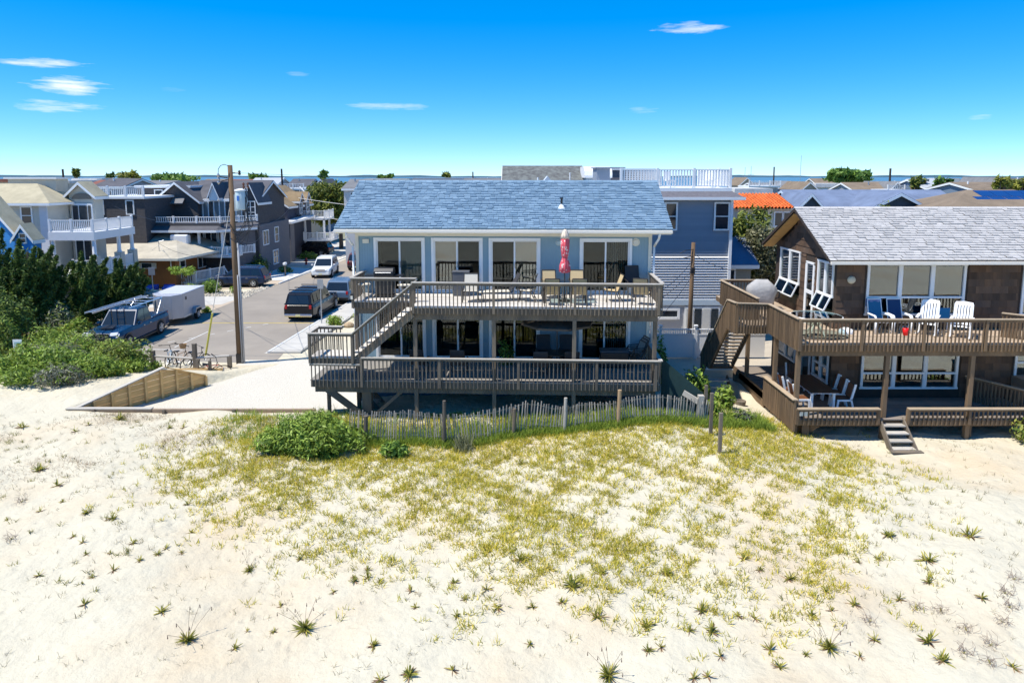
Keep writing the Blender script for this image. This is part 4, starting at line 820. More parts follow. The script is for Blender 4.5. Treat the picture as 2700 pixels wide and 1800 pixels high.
# ================================================================ far town: roofs between the streets and the bay
F_, TH_ = 1800., R(7.5); VP_ = 465+F_*math.tan(TH_)
def at(u, v, Y):
    a = (u-1350)/F_; b = (VP_-v)/F_; c, s = math.cos(TH_), math.sin(TH_); k = Y/(c+b*s); return a*k, 9.5+(-s+b*c)*k
WM = {'w': M('far_white_wall',(.62,.61,.58),.8,.08), 'g': M('far_grey_wall',(.30,.31,.33),.8,.1), 'b': M('far_blue_wall',(.16,.21,.27),.8,.1), 't': M('far_tan_wall',(.45,.38,.28),.8,.1), 'd': dshin, 'c': M('far_cream_wall',(.58,.55,.45),.8,.1)}
RM = {'g': roof_g, 'd': roof_d, 'b': roof_br, 't': roof_t, 'w': roof_w, 'r': roof_rd, 'y': roof_y, 's': M('silver_roof',(.40,.42,.44),.7,.1)}
FAR = [ # u0,u1,v_ridge,v_eave,Y,wall,roof,axis,label
 (-40,78,472,480,82,'t','r','flat','low dark maroon flat roof at the far left edge'),
 (80,185,476,484,90,'c','w','flat','long white flat roof left of the dark far pole'),
 (188,272,470,482,96,'w','w','flat','white flat roof with raised rim right of the dark far pole'),
 (226,300,484,499,100,'w','g','x','pale house under the white flat roofs behind the beige house'),
 (262,305,478,492,88,'t','r','x','small red brown roof behind the railed roof deck'),
 (288,372,474,493,84,'g','d','x','charcoal hip roof with white vent behind the railed roof deck'),
 (370,470,479,488,92,'g','g','x','long grey roof behind the gabled shingle house'),
 (545,600,474,482,150,'g','b','x','low brown roof right behind the transformer'),
 (596,668,475,486,130,'t','r','x','terracotta toned roof beside the transformer'),
 (672,750,471,487,130,'g','s','x','grey roof with long white dormer left of the tall dark pole'),
 (683,800,492,520,101,'w','d','y','white railed house with outside stair behind the tan roof'),
 (772,832,474,492,118,'b','d','x','blue grey gabled house with left white trimmed gable'),
 (822,868,474,496,116,'b','d','y','blue grey gable with arched window beside the big tree'),
 (795,822,525,545,96,'t','t','flat','tiny tan wall below the outside stair'),
 (922,985,476,497,78,'w','g','x','corner of grey roofed house peeking past the left end of the blue roof'),
 (960,1080,471,478,190,'w','w','flat','far white roofs over the left part of the blue ridge'),
 (1088,1235,469,476,150,'g','s','flat','long flat grey roof over the middle of the blue ridge'),
 (1225,1330,471,477,140,'g','g','x','thin grey roof left of the mottled grey roof'),
 (1935,2038,497,514,72,'w','w','flat','white railed flat roof left of the orange tiles'),
 (1948,1992,470,488,140,'t','b','y','brown pointed roof beside the railed roof deck'),
 (1972,2060,484,496,118,'g','g','x','grey roof under the white rail frame behind the orange tiles'),
 (2050,2120,480,496,112,'b','g','y','grey gable behind the orange tiles'),
 (2112,2160,482,500,100,'t','b','y','brown gabled roof right of the grey gable'),
 (2135,2200,472,486,170,'t','b','x','brown roof left of the round crowned tree'),
 (2150,2250,484,494,120,'c','w','flat','long white eaved flat house behind the blue roof'),
 (2220,2345,484,505,92,'g','b','x','wide brown gable roof in front of the round crowned tree'),
 (2290,2400,480,490,130,'w','g','x','grey roof with white edge right of the round crowned tree'),
 (2340,2390,482,504,88,'w','g','y','white sided house end left of the chimney house'),
 (2395,2480,475,497,86,'b','s','x','silver roofed house with brick chimney on the right'),
 (2470,2530,470,484,110,'w','w','flat','white truss roof deck far right'),
 (2508,2625,484,500,76,'b','b','x','blue grey house with brown roof and white framed windows'),
 (2520,2580,474,482,160,'t','t','flat','low tan flat roof far right by the bay'),
 (2560,2660,478,490,120,'g','s','x','grey metal roof behind the brown roofed blue house'),
 (2622,2668,470,494,92,'w','g','y','white gable at the far right'),
 (2655,2720,472,492,96,'w','d','x','white house with grey roof touching the right picture edge'),
]
for u0, u1, vr, ve, Y, wm, rm, ax, lab in FAR:
    xa, zr = at(u0, vr, Y); xb, _ = at(u1, vr, Y); _, ze = at(u0, ve, Y); d = 8 if ax != 'flat' else 7; xa += .2; xb -= .2
    r_ = T('far_house', lab, 'house', (xa+xb)/2, Y+d/2)
    if ax == 'flat':
        MB().box(xa,xb,Y,Y+d,0,ze).build('wall', WM[wm], r_); MB().box(xa-.15,xb+.15,Y-.15,Y+d,ze,max(zr,ze+.1)).build('roof', RM[rm], r_)
    else:
        yo = Y if ax == 'y' else Y-d/2+.3
        gable(r_, xa, xb, yo, yo+d, 0, ze, zr, WM[wm], RM[rm], ax, .2)
        if ax == 'x': Y = yo
    n = max(1, int((xb-xa)/2.6))
    if ax == 'x': vx = xa+(xb-xa)*random.uniform(.2,.8); MB().cyl((vx,yo+d*.35,ze),(vx,yo+d*.35,zr+.25),.09,n=8).build('vent_pipe', white if random.random() < .5 else greym, r_)
    for k in range(n):
        xc = xa+(xb-xa)*(k+.5)/n
        if xb-xa > 1.6: win(r_,'f',xc-.4,xc+.4,ze-1.5,ze-.4,Y,1,1,.09)
def farrail(name, lab, u0, u1, v0, v1, Y):
    xa, z1 = at(u0, v0, Y); xb, _ = at(u1, v0, Y); _, z0 = at(u0, v1, Y); r_ = T(name, lab, 'railing', (xa+xb)/2, Y); brail(r_, [(xa,Y),(xb,Y)], z0, z1-z0, sp=.22)
    MB().box(xa,xb,Y+.1,Y+5,z0-.25,z0).build('deck', white, r_); MB().box(xa+.2,xb-.2,Y+.4,Y+4.8,0,z0-.25).build('storey', WM['g'], r_)
farrail('roof_terrace', 'white roof terrace rail behind the tan dormered roof', 688, 800, 485, 497, 98.5)
farrail('roof_terrace', 'white balcony rail in front of the chimney house', 2342, 2386, 489, 500, 85)
farrail('roof_terrace', 'white frame rail above the grey roofs left of the blue roof', 1976, 2058, 478, 490, 100)
x, z = at(2418, 472, 85); ck = T('brick_chimney', 'stout brown brick chimney with cap on the silver roofed house', 'chimney', x, 85); MB().box(x-.6,x+.6,84,85.2,6,z-.3).build('stack', M('chimney_brick',(.35,.2,.11),.9,.2,5), ck); MB().box(x-.8,x+.8,83.8,85.4,z-.3,z).build('cap', greym, ck)
sr = T('outside_stair', 'white railed outside stair descending beside the tan dormered roof', 'stairs', -30, 98)
a = at(790,492,97); b_ = at(835,540,95); MB().beam((a[0],97,a[1]),(b_[0],95,b_[1]),.1,.12).beam((a[0],97,a[1]-.8),(b_[0],95,b_[1]-.8),.3,.25).build('stringer', whitev, sr)
q = MB()
for k in range(12): f = k/11; q.cyl((a[0]+(b_[0]-a[0])*f,97-2*f,a[1]+(b_[1]-a[1])*f-.8),(a[0]+(b_[0]-a[0])*f,97-2*f,a[1]+(b_[1]-a[1])*f),.03,n=5)
q.build('balusters', whitev, sr, kind='stuff')
# far poles and masts
pw = M('dark_pole_wood', (.06,.045,.035), .9, .2)
for u, v, Y, r, lab in ((167,446,92,.16,'dark far pole above the white flat roofs on the left'),(744,445,96,.16,'tall dark pole behind the tan dormered roof'),(1248,453,140,.16,'short dark pole top left of the mottled grey roof'),(2043,440,110,.14,'dark pole with a square top behind the orange tiles'),(2350,444,92,.17,'dark leaning pole in front of the round crowned tree side')):
    x, z = at(u, v, Y); MB_ = MB().cyl((x,Y,0),(x-.1,Y,z),r,r*.8,8); tag(MB_.build('far_pole', pw), lab, 'pole', 'far poles')
for u, v, lab in ((1965,441,'left thin sailboat mast near the railed roof deck'),(1981,438,'taller thin sailboat mast near the railed roof deck'),(2113,410,'very thin distant radio mast over the bay')):
    x, z = at(u, v, 260); m_ = MB().cyl((x,260,0),(x,260,z),.10,.07,6)
    if v > 420: m_.box(x-1.2,x+1.2,259.95,260.05,z-3.2,z-3.05)
    tag(m_.build('mast', greym), lab, 'mast', 'far masts')
mx_ = M('town_yard', (.34,.31,.25), .95, .4, .08, c2=(.20,.215,.12), bump=.01)
struct(MB().quad((-400,86,.008),(-26,86,.008),(-26,100,.008),(-12,120,.008),(8,58,.008),(400,58,.008),(400,418,.008),(-400,418,.008)).build('town_yard', mx_))
struct(MB().quad((-60,40,.008),(-28.5,40,.008),(-28.5,86,.008),(-60,86,.008)).build('left_yard', mx_))
struct(MB().quad((6.2,30,.06),(8.5,30.0,.06),(9.8,33,.02),(60,38,.008),(60,60,.008),(-6,60,.008),(-5.8,37,.03),(6.2,36,.03)).build('rear_yard', M('yard_sand',(.45,.39,.30),.95,.25,.6)))
# ================================================================ vehicles (local frame: +x forward, z=0 ground)
def paint(key, c, rough=.25): return M(key, c, rough, .06, 2, spec=.3, coat=.08)
cglass = M('car_glass', (.015,.02,.025), .05, .1, 1, spec=.7)
chrome = M('chrome', (.6,.6,.62), .15, .05, 2, metal=1); redl = M('red_lens', (.45,.01,.015), .2, .1, 3, spec=.6); whl = M('clear_lens', (.75,.76,.78), .15, .1, 3, spec=.7)
def wheel(root, x, y, r, wd, side):
    pf = [(r*.60,-wd/2),(r*.92,-wd/2),(r,-wd*.3),(r,wd*.3),(r*.92,wd/2),(r*.60,wd/2)]
    t = MB().lathe(pf, (x,y,r), 18, 1).build('wheel', rubber, root, smooth=True)
    q = MB().lathe([(0,0),(r*.2,.01),(r*.22,-.02)], (x,y+side*wd*.42,r), 10, 1)
    for k in range(5):
        a = 2*math.pi*k/5; q.beam((x+r*.1*math.cos(a),y+side*wd*.42,r+r*.1*math.sin(a)),(x+r*.6*math.cos(a),y+side*wd*.46,r+r*.6*math.sin(a)),.05,r*.22,(0,1,0))
    q.lathe([(r*.54,wd*.3*side),(r*.63,wd*.48*side),(r*.54,wd*.5*side)], (x,y,r), 18, 1).build('rim', alum, t)
    MB().lathe([(0,0),(r*.6,0)], (x,y+side*wd*.1,r), 14, 1).build('brake_disc', blackm, t)
def ring(x, zl, zh, hw, ti=.93):
    return [(x,-hw*.92,zl),(x,-hw,zl+.18*(zh-zl)),(x,-hw*1.0,zl+.72*(zh-zl)),(x,-hw*ti,zh-.02),(x,-hw*ti*.7,zh),(x,hw*ti*.7,zh),(x,hw*ti,zh-.02),(x,hw,zl+.72*(zh-zl)),(x,hw,zl+.18*(zh-zl)),(x,hw*.92,zl)]
def car(name, label, cat, loc, rz, pm, L=4.7, W=1.88, H=1.7, kind='suv', wr=.36, plate=True, group=None, cap=False, trimm=None):
    o = thing(name, label, cat, loc, rz, group); hw = W/2; zb = .26; belt = H*.585; hood = H*.56 if kind == 'suv' else H*.60
    xr, xf = -L/2, L/2
    if kind == 'suv': ca = (xr+.10, xr+.42, L*.06, L*.245)
    else: ca = (-L*.145, -L*.12, L*.075, L*.195)
    st = [(xr,zb+.22,belt-.12,hw*.90),(xr+.07,zb+.06,belt,hw*.965),(xr+.6,zb,belt+.01,hw),(ca[3]-.2,zb,belt+.01,hw),(ca[3]+.25,zb,hood+.02,hw*.99),(xf-.55,zb,hood-.04,hw*.97),(xf-.16,zb+.05,hood-.10,hw*.93),(xf,zb+.16,hood-.28,hw*.84)]
    MB().loft([ring(*s) for s in st]).build('body', pm, o, smooth=False, bevel=.05)
    hb, ht = hw*.94, hw*.78; z0 = belt-.03
    prof = [(ca[0],z0),(ca[1],H-.07),(ca[1]+.15,H),(ca[2]-.2,H),(ca[2],H-.05),(ca[3],z0)]
    W_ = lambda z: hb+(ht-hb)*(z-z0)/(H-z0)
    vs = [(x,-W_(z),z) for x,z in prof]+[(x,W_(z),z) for x,z in prof]; n = len(prof)
    cabn = MB().add(vs, [tuple(range(n))[::-1], tuple(range(n,2*n))]+[(k,(k+1)%n,n+(k+1)%n,n+k) for k in range(n)]).build('cabin', pm, o, bevel=.035)
    zt, zl = H-.12, belt+.05
    def xs_(z, front):
        a, b = (ca[3], ca[2]) if front else (ca[0], ca[1]); return a+(b-a)*(z-z0)/(H-.06-z0)
    span0, span1 = xs_(zl,False)+.12, xs_(zl,True)-.12; s0, s1 = xs_(zt,False)+.10, xs_(zt,True)-.08
    cuts = [0,.30,.64,1] if kind == 'suv' else [0,.44,1]
    for sgn in (-1,1):
        for a, b in zip(cuts, cuts[1:]):
            p = [(span0+(span1-span0)*(a+.015),zl),(span0+(span1-span0)*(b-.015),zl),(s0+(s1-s0)*(b-.015),zt),(s0+(s1-s0)*(a+.015),zt)]
            MB().prism([(x,sgn*(W_(z)+.004),z) for x,z in p], (0,sgn*.008,0)).build('side_window', cglass, o)
        MB().box(ca[3]-.32,ca[3]-.14,sgn*(hw+.02)-.0,sgn*(hw+.20),belt+.03,belt+.17).build('mirror', pm, o, bevel=.03)
        for a, b in zip(cuts, cuts[1:]):
            xx = span0+(span1-span0)*(a+.08); MB().box(xx,xx+.16,sgn*hw-.015,sgn*hw+.02,belt-.20,belt-.165).build('door_handle', chrome if trimm is None else trimm, o)
        MB().box(xr+1.1,xf-1.2,sgn*(hw-.03)-.02,sgn*(hw-.03)+.045*sgn*0+.02,zb-.02,zb+.08).build('sill', blackm, o)
    def slant(front, nm, m):
        zlo, zhi = belt+.02, H-.13; d = .012 if front else -.012; yb, yt = W_(zlo)-.10, W_(zhi)-.09
        xa, xb = xs_(zlo,front), xs_(zhi,front)
        MB().prism([(xa+d,-yb,zlo),(xa+d,yb,zlo),(xb+d,yt,zhi),(xb+d,-yt,zhi)], (.014 if front else -.014,0,.006)).build(nm, m, o)
    slant(True, 'windshield', cglass); slant(False, 'rear_window', cglass)
    fx, rx = (xf-L*.185, xr+L*.20) if kind == 'suv' else (xf-L*.165, xr+L*.215)
    for x in (fx, rx):
        for sgn in (-1,1):
            MB().lathe([(0,sgn*.004),(wr*1.20,sgn*.004)], (x,sgn*(hw+.002),wr*1.02), 20, 1).build('wheel_arch', blackm, o); wheel(o, x, sgn*(hw-.07), wr, .23, sgn)
    for sgn in (-1,1):
        MB().prism([(xf-.06,sgn*hw*.50,hood-.22),(xf-.14,sgn*hw*.86,hood-.20),(xf-.22,sgn*hw*.88,hood-.07),(xf-.15,sgn*hw*.52,hood-.09)], (.07,0,-.01)).build('headlight', whl, o)
        MB().box(xr-.02,xr+.08,sgn*hw*.80-.08,sgn*hw*.80+.08,belt-.26,belt-.02).build('tail_light', redl, o, bevel=.015)
    MB().box(xf-.05,xf+.035,-hw*.46,hw*.46,hood-.28,hood-.12).build('grille', blackm if kind != 'suv' else chrome, o, bevel=.01)
    MB().box(xf-.12,xf+.07,-hw*.86,hw*.86,zb+.06,zb+.25).build('front_bumper', chrome if kind == 'pickup' else pm, o, bevel=.04); MB().box(xr-.09,xr+.10,-hw*.90,hw*.90,zb+.08,zb+.28).build('rear_bumper', chrome if kind == 'pickup' else blackm, o, bevel=.04)
    if plate:
        MB().box(xr-.105,xr-.09,-.16,.16,zb+.12,zb+.26).build('license_plate', M('plate_yellow',(.72,.66,.35),.5,.1), o); MB().box(xf+.07,xf+.085,-.16,.16,zb+.1,zb+.22).build('license_plate', M('plate_yellow'), o)
    if kind == 'suv':
        for sgn in (-1,1): MB().tube([(ca[1]+.3,sgn*(ht-.06),H+.01),(ca[1]+.4,sgn*(ht-.06),H+.06),(ca[2]-.5,sgn*(ht-.06),H+.06),(ca[2]-.4,sgn*(ht-.06),H+.01)],.018).build('roof_rail', chrome if trimm is None else trimm, o)
    else:
        xb0, xb1 = xr+.08, ca[0]-.08
        for sgn in (-1,1): MB().box(xb0,xb1,sgn*(hw-.10)-.035,sgn*(hw-.10)+.035,belt-.0,belt+.075).build('bed_rail', pm, o, bevel=.02)
        MB().box(xr-.012,xr+.03,-hw*.72,hw*.72,belt-.40,belt-.04).build('tailgate', pm, o, bevel=.015)
    return o
bp = paint('black_paint', (.012,.012,.015)); wp = paint('silver_white_paint', (.70,.71,.68)); np_ = paint('navy_paint', (.02,.035,.075)); gp = paint('slate_blue_paint', (.10,.16,.24)); tp = paint('teal_truck_paint', (.006,.038,.095)); mp_ = paint('maroon_paint', (.12,.05,.05)); tl_ = paint('teal_car_paint', (.035,.11,.16))
car('parked_suv', 'dark navy suv parked in the driveway behind the utility pole', 'car', (-23.7,58.9,.03), 182, np_, 4.75, 1.9, 1.68)
car('parked_suv', 'white suv parked facing the camera on the left kerb', 'car', (-18.1,65.6,.02), -86, wp, 4.7, 1.86, 1.75)
car('parked_suv', 'black suv parked at the far end beneath white balconies', 'car', (-24.3,82.6,.03), 175, bp, 4.8, 1.93, 1.72)
car('parked_suv', 'slate blue suv seen from behind ahead of the black pickup', 'car', (-12.95,52.6,.02), 87, gp, 4.8, 1.93, 1.72)
car('parked_suv', 'maroon and silver suv half hidden by the house corner', 'car', (-15.65,70.6,.02), 87, mp_, 4.7, 1.85, 1.75)
car('parked_car', 'teal car nose showing behind the silver trailer and cedars', 'car', (-28.3,50.2,.02), 70, tl_, 4.6, 1.85, 1.55)
# black pickup with canopy
pk = car('black_pickup', 'black pickup with canopy and roof bars parked on the right kerb', 'truck', (-13.9,46.9,.02), 87.5, bp, 5.8, 2.02, 1.92, 'pickup', .40)
hwc = .90; xa, xb = -2.85, -.90; bz = 1.12
MB().loft([[(xa,-hwc,bz),(xa,hwc,bz),(xa+.22,hwc*.84,1.80),(xa+.22,-hwc*.84,1.80)],[(xa+.5,-hwc,bz),(xa+.5,hwc,bz),(xa+.55,hwc*.86,1.88),(xa+.55,-hwc*.86,1.88)],[(xb,-hwc,bz),(xb,hwc,bz),(xb,hwc*.86,1.90),(xb,-hwc*.86,1.90)]]).build('canopy', bp, pk, bevel=.03)
MB().prism([(xa+.03,-.72,bz+.06),(xa+.03,.72,bz+.06),(xa+.19,.62,1.72),(xa+.19,-.62,1.72)], (-.02,0,.004)).build('canopy_window', cglass, pk)
for sgn in (-1,1):
    for k in range(2): x = -2.35+k*.75; MB().prism([(x,sgn*(hwc+.0),bz+.12),(x+.62,sgn*hwc,bz+.12),(x+.62,sgn*hwc*.88,1.74),(x,sgn*hwc*.88,1.74)], (0,sgn*.014,.004)).build('canopy_window', cglass, pk)
for x in (-2.2,-1.2,.1): MB().box(x-.03,x+.03,-.8,.8,1.99,2.04).build('roof_bar', blackm, pk)
# blue work truck with ladder rack
bt = car('work_truck', 'dark blue work pickup with aluminium ladder rack parked facing the camera', 'truck', (-22.3,38.9,.02), -88, tp, 5.95, 2.05, 1.98, 'pickup', .42, trimm=chrome)
rk = MB()
for x in (-2.6,-1.55,-.75):
    for s in (-1,1): rk.cyl((x,s*.9,1.15),(x+.1,s*.78,2.08),.03,n=6)
    rk.cyl((x+.1,-.8,2.08),(x+.1,.8,2.08),.03,n=6)
for s in (-1,1): rk.cyl((-2.6,s*.78,2.1),(1.3,s*.78,2.16),.035,n=6).cyl((-2.6,s*.92,1.2),(-.8,s*.92,1.2),.03,n=6).cyl((-1.55,s*.9,1.2),(-2.5,s*.8,2.05),.025,n=6)
rk.build('ladder_rack', alum, bt)
MB().prism([(2.35,-.35,1.21),(2.35,.35,1.21),(1.7,.28,1.27),(1.7,-.28,1.27)], (0,0,.03)).build('hood_scoop', blackm, bt)
for s in (-1,1): MB().tube([(2.93,s*.62,.86),(2.93,s*.94,.88),(2.80,s*.97,1.02),(2.86,s*.66,1.04)],.022).build('lamp_surround', M('surround_white',(.85,.86,.9),.3), bt)  # plain bright white tubes round the headlights
ld_ = thing('ladder', 'long aluminium extension ladder lying on the blue work truck rack', 'ladder', (-22.6,38.9,2.22), -88); q = MB()
for s in (-.2,.2): q.beam((-2.7,s,-.02),(3.3,s,.10),.03,.09)
q = q.build('rails', alum, ld_)
for k in range(18): MB().cyl((-2.6+k*.33,-.2,-.02+k*.0066),(-2.6+k*.33,.2,-.02+k*.0066),.018,n=6).build('rung', alum, q)
# cargo trailer
tr = thing('cargo_trailer', 'silver enclosed cargo trailer hitched behind the blue truck', 'trailer', (-22.2,44.75,.02), -88)
sil = M('silver_sheet', (.48,.48,.50), .35, .08, 1.5, metal=.35)
MB().loft([[(-1.9,-.95,.42),(-1.9,.95,.42),(-1.9,.95,1.98),(-1.9,-.95,1.98)],[(1.45,-.95,.42),(1.45,.95,.42),(1.45,.95,1.98),(1.45,-.95,1.98)],[(1.95,-.45,.42),(1.95,.45,.42),(1.95,.45,1.94),(1.95,-.45,1.94)]]).build('body', sil, tr, bevel=.03)
MB().box(-1.92,1.47,-.97,.97,1.97,2.02).build('roof', M('pale_sheet',(.66,.67,.69),.35,.06,2,metal=.2), tr, bevel=.02)
for s in (-1,1):
    wheel(tr, -.3, s*1.05, .33, .2, s); MB().prism([(-.85,s*.97,.5),(-.70,s*.97,.82),(.10,s*.97,.82),(.25,s*.97,.5),(.15,s*.97,.5),(.05,s*.97,.74),(-.65,s*.97,.74),(-.75,s*.97,.5)], (0,s*.22,0)).build('fender', greym, tr)
    MB().box(-1.9,1.45,s*.955-.012,s*.955+.012,.42,.52).build('skirt_trim', alum, tr)
MB().box(.95,1.10,.955,.975,1.55,1.75).build('latch', blackm, tr); MB().beam((1.9,0,.40),(3.0,0,.46),.12,.1).beam((1.9,.4,.40),(2.9,.02,.44),.06,.08).beam((1.9,-.4,.40),(2.9,-.02,.44),.06,.08).build('hitch', blackm, tr)
MB().box(-1.96,-1.9,-.9,.9,.5,1.94).build('rear_door', sil, tr)
# bins
bl_ = M('blue_bin_plastic', (.02,.09,.42), .5, .1)
for k, (x, lab) in enumerate(((-29.3,'left blue recycling bin lying by the brown bungalow'),(-27.9,'right blue recycling bin lying by the brown bungalow'))):
    b = thing('recycling_bin', lab, 'bin', (x,54.6,0), 10*k, 'bins by the bungalow'); MB().loft([[(-.28,-.5,.05),(.28,-.5,.05),(.30,-.5,.62),(-.30,-.5,.62)],[(-.36,.5,.02),(.36,.5,.02),(.38,.5,.72),(-.38,.5,.72)]]).build('tub', bl_, b, bevel=.03); MB().box(-.42,.42,.5,.56,-.0,.76).build('lid', bl_, b, bevel=.02)
    for s in (-1,1): MB().cyl((s*.25,-.45,.12),(s*.33,-.45,.12),.12,n=12).build('wheel', rubber, b)
# ================================================================ poles, signs, wires
pwood = M('pole_wood', (.20,.125,.07), .9, .3, 3, stretch=(1,1,.15), bump=.01, bscale=12, c2=(.13,.085,.05))
up = T('utility_pole', 'tall brown wooden utility pole with transformer in front of the street', 'utility pole', -13.92, 34)
MB().cyl((-13.92,34,-.3),(-13.90,34,10.05),.15,.115,14).build('shaft', pwood, up, smooth=True)
tx = MB().lathe([(0,7.85),(.25,7.85),(.28,7.92),(.28,8.72),(.25,8.8)],(-13.42,34,0),18).build('transformer', M('transformer_grey',(.45,.55,.58),.5,.08), up, smooth=True); MB().lathe([(.31,8.78),(.31,8.84),(.1,8.9),(0,8.9)],(-13.42,34,0),18).build('lid', whitev, tx); MB().box(-13.53,-13.42,33.70,33.72,8.3,8.55).build('label_plate', M('label_blue',(.05,.18,.55),.5), tx)
for x, y in ((-13.2,33.8),(-13.1,34.1)): MB().lathe([(.03,8.9),(.07,9.0),(.03,9.05),(.07,9.12),(.02,9.2)],(x,y,0),8).build('bushing', M('brown_porcelain',(.12,.05,.03),.3), tx)
MB().box(-13.75,-13.6,33.9,34.1,7.8,8.6).build('bracket', greym, up)
MB().tube([(-13.9,33.85,10.0),(-14.1,33.8,10.08),(-14.28,33.8,10.02),(-14.4,33.8,9.85),(-14.42,33.8,9.6)],.016).tube([(-14.5,33.8,9.5),(-14.0,33.9,9.42)],.028).tube([(-14.42,33.8,9.1),(-14.3,33.85,9.25),(-14.0,33.9,9.35)],.02).build('cutout_arm', blackm, up)
MB().lathe([(.02,9.1),(.09,9.2),(.05,9.28),(.09,9.36),(.05,9.45),(.09,9.55),(.03,9.65)],(-14.42,33.8,0),8).build('insulator', greym, up)
MB().lathe([(.02,9.55),(.08,9.6),(.04,9.68),(.08,9.74),(.02,9.8)],(-13.45,34,0),8).cyl((-13.8,34,9.66),(-13.4,34,9.66),.03,n=6).build('insulator', blackm, up)
MB().cyl((-13.68,33.93,.1),(-13.68,33.93,6.2),.055,n=8).cyl((-13.75,33.85,.1),(-13.75,33.85,4.6),.03,n=6).build('conduit', M('conduit_grey',(.34,.35,.37),.5), up, smooth=True)
tg = MB(); q = random.Random(8)
for k in range(9): tg.tube([(-13.9+q.uniform(-.1,.1),33.8,6.6+q.uniform(-.4,.6)),(-13.4+q.uniform(-.3,.2),33.75,6.5+q.uniform(-.5,.3)),(-13.1+q.uniform(-.2,.3),33.8,6.9+q.uniform(-.3,.6)),(-13.2+q.uniform(-.1,.1),33.9,8.9)],.014,5)
tg.build('drop_cables', blackm, up); MB().box(-14.05,-13.75,33.84,34.16,.0,.55).build('base_sleeve', blackm, up)
gw = T('guy_wire', 'pale guy wire with yellow guard anchored left of the utility pole', 'wire', -16.2, 35.6); MB().cyl((-13.95,34,8.3),(-15.7,35.15,2.4),.018,n=6).build('cable', M('pale_cable',(.62,.60,.55),.6), gw); MB().cyl((-15.7,35.15,2.4),(-16.4,35.6,.0),.05,.055,8).build('guard', M('yellow_guard',(.62,.55,.10),.5), gw)
def wire(lab, a, b, sag, r=.012, m=None):
    a = Vector(a); b = Vector(b); p = [a+(b-a)*(k/10)-Vector((0,0,sag*4*(k/10)*(1-k/10))) for k in range(11)]; return tag(MB().tube(p, r, 5).build('overhead_wire', m or blackm), lab, 'wire')
pc = M('pale_cable')
wire('top overhead wire leaving the utility pole to the right', (-13.4,34,9.66), (6,60,9.6), .3, .008)
wire('upper pale wire crossing the big tree behind the blue roof', (-24.9,80,7.0), (-5,60,6.2), .2, .03, pc); wire('lower pale wire crossing the big tree behind the blue roof', (-22.4,82.2,4.6), (-5,62,4.3), .15, .03, pc); wire('thin wire dropping along the street from the utility pole', (-13.9,34,6.6), (-24,66,4.4), .8); wire('thin sagging cable between pole and bungalow roof', (-13.95,34,5.6), (-30.4,58.5,3.8), .5)
wire('pale street wire from the utility pole towards the tan dormered house', (-13.9,34,7.0), (-25.0,77,6.0), .7, .012); wire('upper service wire from the transformer towards the beige house', (-13.95,34,7.3), (-31,53.4,7.2), .6, .010)
u2 = T('small_utility_pole', 'thin brown pole with crossing cables in front of the clapboard house', 'utility pole', 9.36, 35.3); MB().cyl((9.36,35.3,0),(9.42,35.3,6.1),.13,.10,10).build('shaft', pwood, u2, smooth=True)
MB().tube([(9.42,35.2,5.75),(9.0,35.15,5.7),(8.7,35.1,5.55)],.02).tube([(9.42,35.2,5.4),(8.8,35.1,5.3)],.02).box(9.3,9.5,35.1,35.2,4.5,4.8).build('brackets', blackm, u2)
for k, (a, b, s) in enumerate((((9.4,35.2,5.2),(5.4,27.3,4.6),.3),((9.4,35.2,4.7),(5.4,27.3,4.2),.2),((9.4,35.2,4.4),(5.5,27.5,3.2),.2),((9.45,35.2,5.5),(13.2,38,4.2),.25))):
    wire(('highest','second','lowest')[k]+' cable from the thin pole to the beach house' if k < 3 else 'cable from the thin pole to the side cottage', a, b, s, .012)
def sign(name, lab, x, y, z0, z1, wd, h, m, pm, rz=0):
    o = thing(name, lab, 'sign', (x,y,z0), rz); MB().box(-.03,.03,-.02,.02,0,z1-z0).build('post', pm, o); MB().box(-wd/2,wd/2,-.035,-.02,z1-z0-h,z1-z0).build('panel', m, o, bevel=.01); return o
sign('street_sign', 'grey back of a street sign on a steel post beside the black pickup', -12.25, 43.1, .1, 3.0, .38, .62, greym, greym)
sg = sign('beach_sign', 'white notice sign on a post among the dune shrubs at the left', -22.6, 30.5, .6, 2.12, .42, .75, whitev, wood, 0)
for k in range(7): MB().box(-.15,.05+.1*(k%3==0),-.042,-.036,1.36-k*.085,1.385-k*.085).build('text_line', M('sign_ink',(.15,.35,.40),.6), sg)
sign('street_sign', 'grey sign on a post between the cedars and the trailer', -27.6, 51.8, 0, 2.6, .5, .6, greym, greym)
hy = thing('fire_hydrant', 'red fire hydrant near the white suv', 'hydrant', (-22.3,73.4,.02)); MB().lathe([(.16,0),(.16,.06),(.11,.08),(.11,.55),(.15,.57),(.13,.66),(.05,.76),(0,.78)],(0,0,0),12).build('barrel', M('hydrant_red',(.35,.04,.03),.5,.15), hy, smooth=True); MB().cyl((-.22,0,.42),(.22,0,.42),.06,n=8).build('outlet', M('hydrant_red'), hy)
mb_ = thing('mailbox', 'small mailbox on a wooden post by the pale concrete driveway', 'mailbox', (-21.8,65.0,.02)); MB().box(-.05,.05,-.05,.05,0,1.05).build('post', wood, mb_); MB().box(-.14,.14,-.25,.25,1.05,1.3).build('box', whitev, mb_, bevel=.06)
